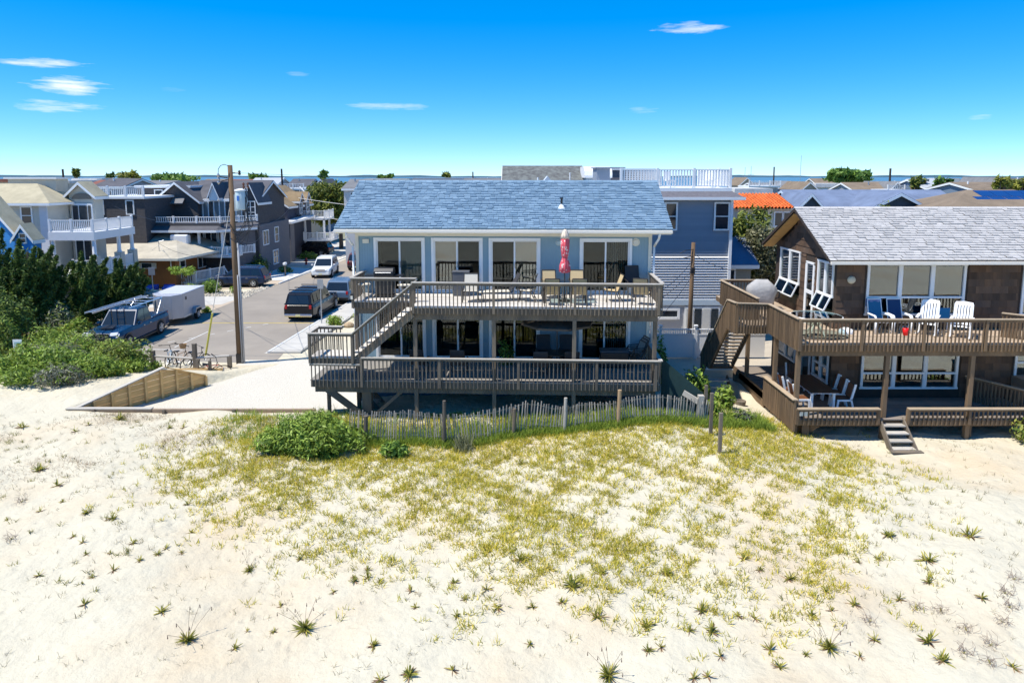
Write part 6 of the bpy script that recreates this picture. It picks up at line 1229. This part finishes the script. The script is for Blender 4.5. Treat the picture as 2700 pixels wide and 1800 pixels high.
def stems(root, x, y, z, h, n, sp):
    b = MB()
    for k in range(n):
        a = 2*math.pi*k/n+random.random(); r = sp*random.uniform(.4,1); b.cyl((x+.05*math.cos(a),y+.05*math.sin(a),z-.1),(x+r*math.cos(a),y+r*math.sin(a),z+h*random.uniform(.6,.95)),.02+h*.008,.008,5)
    return b.build('stems', bark, root)
def shrub(lab, x, y, rx, ry, h, mat, size=.05, dens=900, n=6, name='shrub', group=None, z=None, cat='shrub'):
    z = float(g(x,y)) if z is None else z; o = thing(name, lab, cat, (x,y,z), 0, group, world=True); E_ = []
    for k in range(n):
        a = 2*math.pi*k/n+random.random()*.7; q = .55*random.uniform(.5,1.05); hh = h*random.uniform(.55,1.0); E_.append(((x+rx*q*math.cos(a), y+ry*q*math.sin(a), z+hh*.5), (rx*random.uniform(.38,.6), ry*random.uniform(.38,.6), hh*.52)))
    E_.append(((x,y,z+h*.5),(rx*.6,ry*.6,h*.5))); crown(o, 'foliage', E_, dens*.8, size, mat); crown(o, 'shoots', [(c, tuple(1.08*q for q in r_)) for c, r_ in E_], dens*.22, size*.8, ll if mat in (lg, lo_, lt2) else ly if mat is ll else lg, 2.2, .9)['kind'] = 'stuff'; stems(o, x, y, z, h*.8, 7, min(rx,ry)*.7); return o
# big dune bush and small ones in front
b0 = shrub('large dense green bayberry bush in front of the dune fence', -6.65, 21.4, 1.9, 1.0, 1.3, lg, .045, 2600, 11)
shrub('low dark green clump right of the large bush', -3.75, 20.75, .48, .36, .48, lt2, .05, 2600, 5)
shrub('small dark twig shrub at the right foot of the large bush', -4.9, 21.1, .35, .3, .55, lg, .035, 1500, 4)
# dune shrubs on the left
SHB = [(-20.4,29.6,1.9,1.3,1.35,lg,'broad green dune shrub in the middle of the left thicket'),(-18.4,29.3,1.2,1.0,1.0,lg,'green dune shrub right of the broad one near the timber wall'),(-22.6,28.9,1.5,1.1,1.0,lg,'low green dune shrub below the notice sign'),(-19.0,28.0,1.3,.9,.85,lgr,'greyish twiggy shrub at the sandy front of the thicket'),(-20.7,27.9,1.1,.8,.75,lg,'small front shrub of the left thicket'),(-21.5,31.2,1.7,1.2,1.3,lgr,'grey green shrub behind the broad dune shrub'),(-18.6,31.4,1.5,1.1,1.5,lo_,'olive shrub beneath the truck bumper'),(-17.6,30.9,.8,.7,.7,lg,'round shrub left of the timber wall top'),(-19.9,33.2,1.3,.9,1.4,ll,'light green shrub in front of the truck wheel'),(-17.0,31.6,.4,.35,.45,ll,'small bright plant behind the timber wall corner'),(-23.0,33.5,1.6,1.2,1.5,lg,'leafy shrub between the sign and the spiky grass'),(-25.2,32.5,1.4,1.2,3.2,lo_,'tall olive pine shrub at the left edge'),(-26.6,35,1.5,1.4,3.6,ld2,'tall dark conifer shrub at the left edge'),(-22.8,35.8,1.2,1.0,1.3,lgr,'shrub with pale twigs below the truck bonnet'),(-24.0,30.6,1.2,1.0,1.5,lo_,'olive leafed shrub left of the notice sign'),(-25.4,29.6,1.3,1.0,2.0,ll,'bright yellow green pine shrub at the very left edge'),(-21.6,33.4,1.3,.9,1.7,ll,'bright shrub directly below the truck grille'),(-24.2,35.0,1.3,1.0,1.8,lg,'fresh green shrub between spiky grass and thicket'),(-22.0,30.2,1.0,.8,1.5,ll,'light shrub standing up in the middle of the thicket'),(-26.0,33.6,1.2,1.0,2.4,lt2,'mid green shrub beside the tall dark conifer shrub'),(-18.2,32.2,.7,.6,.9,lt2,'dark leafy shrub beside the rail fence end'),(-17.7,29.6,.5,.5,.6,ll,'bright green sprig shrub touching the timber wall')]
for x, y, rx, ry, h, m_, lab in SHB: shrub(lab, x, y, rx, ry, h, m_, .05, 1100, 7, group='left dune thicket')
shrub('bright spiky grass clump left of the blue truck', -25.0, 38.4, 1.0, .8, 1.5, ll, .07, 900, 6); shrub('pink flowering shrub at the foot of the cedars', -27.4, 37.4, .7, .6, .9, leafm('pink_flower',(.45,.03,.08),(.08,.12,.03)), .05, 500, 4)
# cedars: wind-swept plumes
def cedar(lab, x, y, h, r, n=32):
    h *= 1.22
    o = thing('cedar_tree', lab, 'tree', (x,y,0), 0, 'wind swept cedars on the left', world=True); MB().cyl((x,y,-.1),(x+.2,y,h*.75),.14,.05,8).build('trunk', bark, o); VV, FF, k = [], [], 0
    for j in range(n):
        f = j/n; a = j*2.4; z0 = h*(.04+.60*f*random.uniform(.75,1.1)); rad = r*(1.05-.75*f)*random.uniform(.5,1.15); bx, by = x+rad*.75*math.cos(a), y+rad*.75*math.sin(a); L = h*random.uniform(.16,.36) if j < n-1 else h*.34
        tipd = Vector((.32+.32*math.cos(a), .3*math.sin(a), .95)).normalized(); N_ = int(420*L); t = rng.random(N_)**.8
        w_ = (.40*r*(1-t)**.7*(.45+.55*np.sin(np.pi*np.minimum(t*1.6,1)))+.03)[:,None]; P = np.array([bx,by,z0])+np.outer(t*L, np.array(tipd)); d = rng.normal(size=(N_,3)); d /= np.linalg.norm(d,axis=1,keepdims=True)
        P = P+d*w_*np.array([1,1,.7])*(.5+.5*rng.random((N_,1))); V, F = quads(P, .055, d*.6+np.array(tipd)*.2, 2.0); VV.append(V); FF.append(F+k); k += len(V)
    fastmesh('crown', np.concatenate(VV), np.concatenate(FF), ld2, o); return o
for x, y, h, r, lab in ((-28.6,39.8,5.6,1.6,'tallest wind swept cedar in front of the blue cottage'),(-32.0,42.0,5.4,1.8,'leftmost dark cedar before the blue cottage'),(-26.3,41.6,4.5,1.5,'dark cedar between the tall cedar and the porch columns'),(-24.9,43.2,4.2,1.2,'rightmost pointed cedar beside the trailer'),(-29.9,38.2,4.2,1.7,'broad dark cedar in front of the tallest one'),(-27.3,43.6,3.9,1.5,'low cedar below the white porch rail'),(-30.3,44,4.4,1.3,'cedar behind the others by the blue wall')): cedar(lab, x, y, h, r)
shrub('light leafed bush with pale blossoms among the cedars', -27.0, 39.6, 1.5, 1.0, 2.3, leafm('blossom_leaf',(.10,.16,.05),(.42,.40,.28)), .05, 900, 7); shrub('bright green bush in front of the blue cottage gable', -30.6, 42.8, 1.2, .8, 4.6, lt2, .07, 500, 6)
# street planting
def tree(lab, x, y, h, ells, mat, size, dens, name='tree', group=None, tr=.12, z=0, asp=1.5):
    o = thing(name, lab, 'tree', (x,y,z), 0, group, world=True); b = MB().cyl((x,y,z-.1),(x,y,z+h*.55),tr,tr*.6,7)
    for c, r in ells: b.cyl((x,y,z+h*.35),c,tr*.5,tr*.2,5)
    b.build('trunk', bark, o); crown(o, 'crown', ells, dens, size, mat, asp); return o
def blob(x, y, z, rx, ry, rz, n, sd):
    q = random.Random(sd); return [((x+q.uniform(-.7,.7)*rx, y+q.uniform(-.6,.6)*ry, z+q.uniform(-.55,.6)*rz), (rx*q.uniform(.3,.5), ry*q.uniform(.3,.5), rz*q.uniform(.28,.48))) for _ in range(n)]
tree('small flat crowned tree with twisted trunk before the brown bungalow', -27.6, 56.6, 2.0, blob(-27.6,56.6,1.75,1.25,.9,.45,9,1), ll, .07, 700, tr=.07)
for x, y, rx, ry, h, m_, lab in ((-29.9,55.4,.6,.5,1.3,lg,'round green shrub left of the bungalow deck'),(-24.7,55.2,1.0,.6,1.2,lt2,'leafy garden shrub left of the utility pole base'),(-26.2,55.0,.8,.6,.9,ll,'light garden plant by the bungalow ramp'),(-22.5,54.9,.5,.4,.8,lg,'rounded shrub right of the pole in the pebble bed'),(-28.3,55.2,.5,.4,.8,leafm('magenta_flower',(.42,.03,.16),(.12,.16,.04)),'magenta flowering bush by the bungalow deck'),(-25.6,54.6,.5,.4,.7,leafm('rose_flower',(.45,.10,.08),(.10,.14,.04)),'red flowering plant in the pebble bed'),(-21.5,47.2,.4,.3,.5,lg,'tiny weed clump at the apron edge'),(-32.2,53.6,1.1,.8,2.6,ll,'light green hydrangea bush beside the porch columns'),(-30.6,51.4,.9,.7,2.2,lg,'leafy bush below the porch rail')): shrub(lab, x, y, rx, ry, h, m_, .06, 800, 6, z=.0)
shrub('large dark juniper behind the navy suv', -25.0, 65.3, 1.9, 1.2, 2.4, ld2, .09, 500, 9, z=0); shrub('green clipped hedge by the far black suv', -23.6, 78.6, 1.6, .8, .9, lt2, .07, 600, 6, z=0); shrub('flower bed bush on the concrete drive', -22.6, 67.5, .9, .6, .7, lo_, .07, 500, 5, z=0)
shrub('bare reddish twig tree in front of the grey house', -26.3, 72.5, 1.4, 1.0, 3.6, leafm('twig_red',(.16,.10,.08),(.22,.14,.10)), .03, 260, 7, z=0)
for x, y, rx, h, m_, lab in ((-11.3,42.6,.62,.75,ll,'round yellow green bush by the pavement left of the deck'),(-10.2,44.5,.5,.6,ly,'yellow flowering plant beside the deck corner'),(-9.3,41.5,.5,.4,lo_,'low plant among the rocks beside the deck')): shrub(lab, x, y, rx, rx*.8, h, m_, .05, 1200, 6, z=.05)
for x, y, s, lab in ((-10.4,42.6,.34,'tan boulder beside the yellow green bush'),(-9.6,42.2,.28,'smaller tan boulder nearer the house'),(-9.9,43.2,.24,'round tan boulder behind the other two')):
    o = MB(); n = 8; o.loft([[(x+s*rr_*(1+.15*math.sin(k*2.3+i))*math.cos(2*math.pi*k/n), y+s*rr_*math.sin(2*math.pi*k/n), .02+s*zz_) for k in range(n)] for i,(zz_,rr_) in enumerate(((0,.9),(.35,1),(.7,.75),(.9,.3)))]); tag(o.build('boulder', M('boulder_tan',(.45,.33,.2),.9,.25,4,bump=.02,bscale=8), smooth=False, bevel=.03), lab, 'rock', 'boulders by the deck')
peb = MB(); q = random.Random(9)
for k in range(420):
    if k < 260: x, y = q.uniform(-27,-21.4), q.uniform(53.7,56.0)
    else: x, y = q.uniform(-21.9,-20.9), q.uniform(53,58)
    s = q.uniform(.06,.16); peb.add([(x-s,y,.02),(x,y-s,.02),(x+s,y,.02),(x,y+s,.02),(x+.2*s,y,.02+s*.9)], [(0,1,4),(1,2,4),(2,3,4),(3,0,4)])
pb = peb.build('pebble_bed', M('pale_pebble',(.50,.45,.36),.9,.2,5,isl=.3), kind='stuff'); tag(pb, 'pale pebble bed along the kerb by the bungalow garden', 'pebbles')
# big tree behind the blue roof's left end
tree('big dark olive tree behind the left end of the blue roof', -22.6, 90, 8.6, blob(-23.4,90,6.1,3.4,2.4,3.1,44,4), lo_, .15, 420, tr=.3)
tree('dark pine low behind the big olive tree', -20.4, 93, 6.0, blob(-20.4,93,4.6,2.6,2,2.6,14,5), lo_, .15, 200, tr=.25)
def fartree(lab, u0, u1, v0, v1, Y, mat, sd, n=16, size=.4, dens=30):
    x0, zt = at(u0, v0, Y); x1, zb = at(u1, v1, Y); cx, rx, rz_2 = (x0+x1)/2, (x1-x0)/2, max(1.2,(zt-zb)/2); tree(lab, cx, Y, zt, blob(cx,Y,zb+rz_2,rx*.85,rx*.5,rz_2*.85,n,sd), mat, size, dens, 'far_tree', None, .3)
fartree('large round crowned green tree against the bay on the right', 2178, 2300, 441, 486, 150, lt2, 11, 26, .45, 60)
fartree('wide green grove on the left skyline', 395, 528, 462, 482, 170, lt2, 12, 26, .5, 30); fartree('yellow green grove left of the wide green one', 300, 372, 464, 478, 165, ly, 13, 16, .45, 30); fartree('green hill of trees with raised crown right of the transformer', 652, 712, 456, 482, 180, lt2, 14, 18, .5, 30); fartree('dark round tree top above the blue grey gables', 838, 866, 461, 474, 160, lt2, 15, 10, .4, 40)
fartree('small yellow green tree patch over the left of the blue ridge', 990, 1046, 463, 474, 240, lt2, 16, 12, .5, 25); fartree('dark shrub top over the middle of the blue ridge', 1163, 1192, 461, 472, 230, lo_, 17, 8, .5, 25); fartree('wind bent pine silhouette on the far left skyline', 190, 212, 457, 470, 150, lo_, 18, 7, .4, 30); fartree('dark conifer between the charcoal roof and groves', 280, 302, 469, 484, 130, ld2, 19, 8, .35, 40)
fartree('dark green pine in front of the brown roofed blue house', 2455, 2520, 482, 512, 82, lt2, 20, 14, .25, 110); fartree('yellow green pine top at the right edge', 2615, 2665, 494, 520, 70, ly, 21, 10, .22, 120); fartree('larger yellow green pine touching the right picture edge', 2655, 2730, 480, 520, 72, ly, 22, 14, .22, 120); fartree('low bush line beside the chimney house', 2390, 2440, 496, 508, 84, lo_, 23, 8, .25, 80)
# pines between clapboard and brown house
tree('olive pine between the clapboard house and the brown house', 14.4, 43.5, 7.6, blob(14.9,43.5,5.0,1.9,1.3,2.6,30,31), lo_, .10, 700, tr=.18)
tree('pine with pale blossoms just behind the brown gable', 16.4, 41.5, 6.6, blob(15.9,41.5,4.5,1.6,1.2,2.3,24,32), leafm('pine_blossom',(.07,.09,.02),(.30,.28,.17)), .09, 420, tr=.16)
tree('young conifer tip in front of the navy gable', 27.5, 50.5, 7.6, [((27.5,50.5,6.9),(.5,.4,.8)),((27.4,50.5,6.4),(.8,.6,.6))], lo_, .08, 600, tr=.1)
for x, y, rx, ry, h, m_, lab in ((7.6,27.2,.7,.8,1.6,lt2,'dark leafy bush beside the side stairs'),(8.2,25.4,.45,.5,.9,lg,'green bush at the foot of the side stairs'),(6.3,28.5,.45,.5,2.3,lt2,'leafy climber at the right corner of the beach house'),(7.3,24.0,.5,.45,.7,ll,'light weeds around the gate post'),(8.3,23.6,.5,.4,.5,lgr,'pale flowering weeds below the side stairs'),(18.2,22.7,.8,.6,.9,ly,'tan green ornamental grass at the right edge steps')): shrub(lab, x, y, rx, ry, h, m_, .055, 1000, 6)
shrub('tall potted spiky plant behind the lower sliding door rail', -.2, 26.3, .4, .3, 1.1, lt2, .06, 600, 5, z=2.1)
# ================================================================ dune grass
POLY = np.array([(-9.9,24.6),(-9.8,21.2),(-9.6,18.4),(-7.6,17.1),(-3.4,15.0),(.2,13.5),(3,13.1),(5.5,13.1),(6.9,13.8),(8.7,16.7),(10.9,19.8),(10.6,22),(9.5,24),(7.7,24.6)])
def inpoly(x, y):
    c = np.zeros(len(x), bool); n = len(POLY)
    for i in range(n):
        x1, y1 = POLY[i]; x2, y2 = POLY[(i+1)%n]; m_ = ((y1 > y) != (y2 > y)) & (x < (x2-x1)*(y-y1)/(y2-y1+1e-9)+x1); c ^= m_
    return c
def vn(x, y, f, s): return (np.sin(x*f+s)*np.cos(y*f*1.13-s*2)+np.sin((x+y)*f*.71+s*3)+np.cos((x-.6*y)*f*1.37+s))/3
def blades(cx, cy, per, sig, h0, h1, wd, lay=.5):
    n = len(cx)*per; x = np.repeat(cx,per)+rng.normal(0,sig,n); y = np.repeat(cy,per)+rng.normal(0,sig,n); z = g(x,y)-.01; h = rng.uniform(h0,h1,n); a = rng.uniform(0,2*np.pi,n); ln = rng.uniform(.1,1.0,n)*lay*2
    d = np.stack([np.cos(a)*ln, np.sin(a)*ln, np.ones(n)],1); d /= np.linalg.norm(d,axis=1,keepdims=True); B = np.stack([x,y,z],1); b2 = rng.uniform(0,2*np.pi,n); s = np.stack([np.cos(b2),np.sin(b2),np.zeros(n)],1)*(wd*rng.uniform(.6,1.3,n))[:,None]
    M1 = B+d*(h*.6)[:,None]; d2 = d.copy(); d2[:,2] *= .45; T_ = M1+d2*(h*.5)[:,None]
    V = np.stack([B-s, B+s, M1+s*.7, T_, M1-s*.7],1).reshape(-1,3); i0 = np.arange(n)*5
    F = np.concatenate([np.stack([i0,i0+1,i0+2],1),np.stack([i0,i0+2,i0+4],1),np.stack([i0+4,i0+2,i0+3],1)]); return V, F
K = 46000; cx = rng.uniform(-12.5,13.5,K); cy = rng.uniform(11.5,24.8,K); jx = cx+1.4*vn(cx,cy,1.7,1.)+rng.normal(0,1.2,K); jy = cy+1.0*vn(cx,cy,1.9,4.)+rng.normal(0,.8,K)
ok = inpoly(jx, jy); dn = .30+.48*ss(17.5,22,cy)+.30*vn(cx,cy,1.15,2.2)+.42*vn(cx,cy,2.9,.7)+.50*vn(cx*1.0,cy*1.5,6.1,1.9)+.25*np.exp(-((cx-.3)/2.6)**2-((cy-17)/2.2)**2)-.25*np.exp(-((cx-5.5)/1.8)**2-((cy-18.5)/1.8)**2)+.25*np.exp(-((cx+7.5)/2)**2-((cy-20.5)/2)**2)
ok &= rng.random(K) < np.clip(dn, .015, .92); ok &= ~((cx > -8.3) & (cx < -4.9) & (cy > 20.9) & (cy < 22.3))
V, F = blades(cx[ok], cy[ok], 10, .06, .08, .23, .009, .8)
gm_ = M('dune_grass_blade', (.34,.375,.026), .6, .3, 1.4, isl=.32, c2=(.66,.52,.09), trans=.35)
tag(fastmesh('dune_grass', V, F, gm_), 'patchy yellow green dune grass spreading over the sand', 'grass')['kind'] = 'stuff'
cx = rng.uniform(-10.5,-5.6,260); cy = rng.uniform(22.2,25.2,260); c2x = rng.uniform(-5.8,9.2,4200); c2y = np.array([fx_(min(a,6.5)) for a in c2x])+np.abs(rng.normal(0,.8,4200))-.3+.25*ss(6,9,c2x)
V, F = blades(np.concatenate([cx,c2x]), np.concatenate([cy,c2y]), 8, .09, .18, .42, .009, .45)
tag(fastmesh('fence_grass', V, F, M('green_grass_blade', (.15,.26,.030), .6, .1, 2, isl=.3, c2=(.32,.38,.055), trans=.3)), 'taller green grass along the foot of the dune fence', 'grass')['kind'] = 'stuff'
# dry sprigs and litter scattered over bare sand
K = 5200; cx = rng.uniform(-20,17,K); cy = 11+15*rng.random(K)**.9; ok = rng.random(K) < .45+.4*vn(cx,cy,.9,5.); cx, cy = cx[ok], cy[ok]; m_ = (cy < 24.8) & (np.abs(cx) < cy*.85)
V, F = blades(cx[m_], cy[m_], 6, .035, .06, .2, .0045, .8)
tag(fastmesh('dry_sprigs', V, F, M('dry_blade', (.16,.125,.085), .8, .1, 2, isl=.4, c2=(.33,.29,.14), trans=.15)), 'thin dry grass sprigs dotted over the bare sand', 'grass')['kind'] = 'stuff'
K = 4000; cx = rng.uniform(-21,-7,K); cy = rng.uniform(17.5,25.2,K); ok = rng.random(K) < np.clip(1.5*vn(cx,cy*1.8,.8,1.)-.1+.8*vn(cx,cy,2.3,3.),0,.9)*ss(17.5,20.5,cy); cx, cy = cx[ok], cy[ok]; V, F = blades(cx, cy, 9, .14, .10, .26, .005, 1.6)
tag(fastmesh('brown_litter', V, F, M('litter_blade', (.22,.14,.085), .85, .1, 2, isl=.35, c2=(.34,.25,.15))), 'brown dead runners matted across the left sand', 'dry grass')['kind'] = 'stuff'
K = 900; cx = rng.uniform(-21,14,K); cy = rng.uniform(13.5,25,K); ok = (rng.random(K) < np.clip(.25+.9*vn(cx,cy,1.0,6.)+.35*ss(-6,-12,cx),0,.9)) & (np.abs(cx) < cy*.85); cx, cy = cx[ok], cy[ok]; V, F = blades(cx, cy, 14, .05, .08, .2, .008, .9)
tag(fastmesh('small_weeds', V, F, M('weed_blade', (.12,.14,.03), .7, .1, 2, isl=.4, c2=(.34,.30,.09), trans=.2)), 'small scattered green and straw weeds in the sand', 'weeds')['kind'] = 'stuff'
# individual dune rosettes (seaside goldenrod like)
rose_m = M('rosette_leaf', (.19,.25,.035), .5, .15, 3, isl=.4, c2=(.46,.40,.09), trans=.4, spec=.4); dryst = M('dry_stalk', (.16,.11,.085), .85, .2, 4)
def rosette(nl, L, wd, upr, seed, stalks=0):
    q = random.Random(seed); b = MB()
    for k in range(nl):
        a = 2.4*k+q.uniform(-.9,.9); e = q.uniform(.1,1.0)*upr; l = L*q.uniform(.35,1.2); w2 = wd*q.uniform(.7,1.2); cx_, sx_ = math.cos(a), math.sin(a); px, py = -sx_, cx_
        pts = []
        for t, wf in ((0,.35),(.35,1),(.72,.8),(1,0)):
            r = l*t*math.cos(e); zz_ = max(.004, l*t*math.sin(e)-l*(.15+.35*(k%3==0))*t*t); pts.append((cx_*r, sx_*r, zz_+.01, w2*wf))
        vs = []
        for x, y, z, w_ in pts[:-1]: vs += [(x-px*w_,y-py*w_,z),(x,y,z-.012*(w_>0)),(x+px*w_,y+py*w_,z)]
        vs.append(pts[-1][:3]); b.add(vs, [(0,1,4,3),(1,2,5,4),(3,4,7,6),(4,5,8,7),(6,7,9),(7,8,9)])
    return b
RO = []
for s in range(5):
    me_ = rosette(9+2*s, .20, .0135, 1.45, s); o = me_.build('leaves', rose_m, None); RO.append(o.data); bpy.data.objects.remove(o)
big = rosette(90, .25, .0105, 1.5, 77); o = big.build('leaves', rose_m); BIG = o.data; bpy.data.objects.remove(o)
o = rosette(10, .15, .008, .35, 5).build('dead_leaves', M('dead_leaf',(.20,.10,.06),.8,.2,4,isl=.3,c2=(.34,.24,.13))); DEAD = o.data; bpy.data.objects.remove(o)
sk = MB(); q = random.Random(2)
for k in range(7):
    a = q.uniform(0,6.28); l = q.uniform(.35,.6); e = q.uniform(.75,1.4); p1 = (l*.5*math.cos(a)*math.cos(e),l*.5*math.sin(a)*math.cos(e),l*.55*math.sin(e)); p2 = (l*math.cos(a)*math.cos(e)*1.1,l*math.sin(a)*math.cos(e)*1.1,l*math.sin(e)); sk.tube([(0,0,0),p1,p2],.003,4).cyl((p2[0],p2[1],p2[2]-.07),p2,.010,.003,5)
o = sk.build('stalks', dryst); SK = o.data; bpy.data.objects.remove(o)
tw = MB()
for k in range(26):
    a = q.uniform(0,6.28); l = q.uniform(.12,.34); e = q.uniform(.2,1.3); x0, y0 = q.uniform(-.16,.16), q.uniform(-.12,.12); p1 = (x0+l*.5*math.cos(a)*math.cos(e),y0+l*.5*math.sin(a)*math.cos(e),l*.6*math.sin(e)); p2 = (p1[0]+l*.4*math.cos(a+1),p1[1]+l*.4*math.sin(a+1),p1[2]+l*.3*q.uniform(-.5,1)); tw.tube([(x0,y0,0),p1,p2],.0030,4)
o = tw.build('twigs', M('mauve_twig',(.24,.17,.13),.85,.2,4)); TW = o.data; bpy.data.objects.remove(o)
def gpix(u, v):
    a = (u-1350)/F_; b = (VP_-v)/F_; c, s = math.cos(TH_), math.sin(TH_); d = (a, c+b*s, -s+b*c); z = .6
    for _ in range(6): k = (z-9.5)/d[2]; z = float(g(d[0]*k, d[1]*k))
    return d[0]*k, d[1]*k, z
A_ = [(125,60,1.5),(445,85,1.2),(525,45,1),(705,15,1.8),(1000,65,1),(1085,60,1.1),(245,310,1.6),(340,405,1.2),(660,600,1.3),(510,565,1.2),(490,740,.9),(785,745,1),(510,810,.7),(650,805,.6),(825,845,.8),(670,905,1.1),(230,935,.9),(545,945,.8),(500,1105,1.1),(955,1150,1.2),(1110,1320,9),(1385,1365,.9),(1470,905,8),(1130,680,.9),(930,810,.9),(980,775,.9),(1070,800,.8),(1640,545,1),(1105,515,.8),(1800,1250,9),(1660,1115,.8),(1970,1030,.9),(2090,950,.8),(2170,900,.9),(1620,1265,.7),(1460,1265,.6),(70,720,7),(130,500,7),(2200,1350,1),(1770,840,.9),(370,500,.8),(45,605,.7),(240,555,.9),(430,705,.9)]
B_ = [(80,900,1),(160,880,1),(240,900,.8),(430,960,1.1),(460,1060,.8),(700,910,1.1),(765,1010,.9),(715,1115,.9),(905,950,1.1),(970,1065,1.2),(1185,1060,1),(1105,770,1.4),(1435,925,1.8),(1600,1120,1.4),(1895,1170,1.4),(1365,1030,.9),(200,1305,.9),(420,1475,1.4),(690,1450,1.1),(240,1515,1.2),(1170,1290,.8),(1660,1490,9),(1900,1330,1),(1980,1310,1),(2030,860,1.3),(2160,1210,1),(2300,1220,1.2),(1620,850,1.1),(1120,170,1.3),(140,300,.9)]
C_ = [(930,1350,10),(555,1360,1.2),(615,1470,1.2),(240,1400,1),(1225,1300,1),(1560,1310,1.5),(1655,1430,1.3),(1300,630,1.6),(1835,640,1.7),(1545,790,1.6),(1565,930,1.3),(1380,1040,1.2),(1090,1070,1.2),(945,1110,1),(670,910,1.3),(490,850,1),(390,780,1.2),(190,1230,1.2),(460,1160,1),(350,1140,1.1),(120,1110,1.3),(820,1140,1),(785,1390,.7),(1125,1400,.9),(1790,1380,7),(1480,1090,7),(1190,1180,7),(2050,1000,7),(1950,1440,7),(2100,1470,1.2),(1900,1030,1.1),(1110,800,.8),(1240,780,.9),(2110,910,7),(2030,1180,7),(1640,1110,7),(160,1530,1.1),(70,1540,1),(910,990,1),(1800,1230,7),(1960,1330,7),(2080,1090,7)]
ALL = [(a/2.24,1100+b/2.24,s) for a,b,s in A_]+[(900+a/2.352,1150+b/2.352,s) for a,b,s in B_]+[(1800+a/2.412,1150+b/2.412,s) for a,b,s in C_]
XL = iter(('big tuft with tall dry seed stalks at the lower left','dense rounded tuft with seed heads in the lower left foreground','large leafy tuft at the bottom edge near the centre')); ii_ = 0
for u, v, s in ALL:
    x, y, z = gpix(u, v); rz = random.uniform(0,360)
    if s == 7:
        o = thing('twiggy_plant', 'dry mauve twiggy clump on the sand at '+('the left edge','the left edge','the left edge','the centre','the centre','the right','the far right')[min(6,int(u/386))]+(' high up' if v < 1600 else ' low down'), 'plant', (x,y,z), rz, 'dry twiggy clumps'); inst('twigs', TW, o, (0,0,0)); inst('leaves', RO[0], o, (0,0,0), scale=(.4,)*3); o.scale = (.95,)*3; continue
    lab = ('small','leafy','broad')[int(s > .85)+int(s > 1.15)]+' green rosette on the sand at '+('the far left','the left','the centre left','the centre','the centre right','the right','the far right')[min(6,int(u/386))]+', '+('up by the grass','in mid foreground','nearest the camera')[int(v > 1400)+int(v > 1600)]; grp = 'green dune rosettes'
    if s == 8: lab = 'small tuft with thin curved dry stalks on the left bare sand'; grp = None
    if s == 9: lab = next(XL); grp = None
    if s == 10: lab = 'single lush bright green rosette with dry stalks in the lower right sand'; grp = None
    o = thing('dune_plant', lab, 'plant', (x,y,z), rz, grp)
    inst('leaves', BIG if s > 7 else RO[ii_%5], o, (0,0,0), (random.uniform(-.35,.35),random.uniform(-.35,.35),0), (random.uniform(.75,1.1),random.uniform(.75,1.1),random.uniform(.8,1.3))); ii_ += 1; inst('dead_leaves', DEAD, o, (0,0,.004), (0,0,random.uniform(0,6)), (1.1,1.1,.6))
    if s > 7: inst('stalks', SK, o, (0,0,0))
    o.scale = (.8 if s == 8 else 1.1 if s > 8 else s*.92,)*3
    if 1.2 < s < 7: inst('leaves', RO[(ii_+2)%5], o, (.05,.03,0), (0,0,1.1), (.8,.8,1.1))
st_ = thing('grass_tuft', 'tall upright grey green grass tuft in front of the dune fence', 'plant', (-1.6,21.6,float(g(-1.6,21.6))), 0, None, world=True); V, F = blades(np.array([-1.6]), np.array([21.6]), 260, .13, .4, .85, .009, .28); fastmesh('blades', V, F, M('grey_green_blade',(.13,.15,.075),.6,.1,2,isl=.35,c2=(.28,.27,.15)), st_)
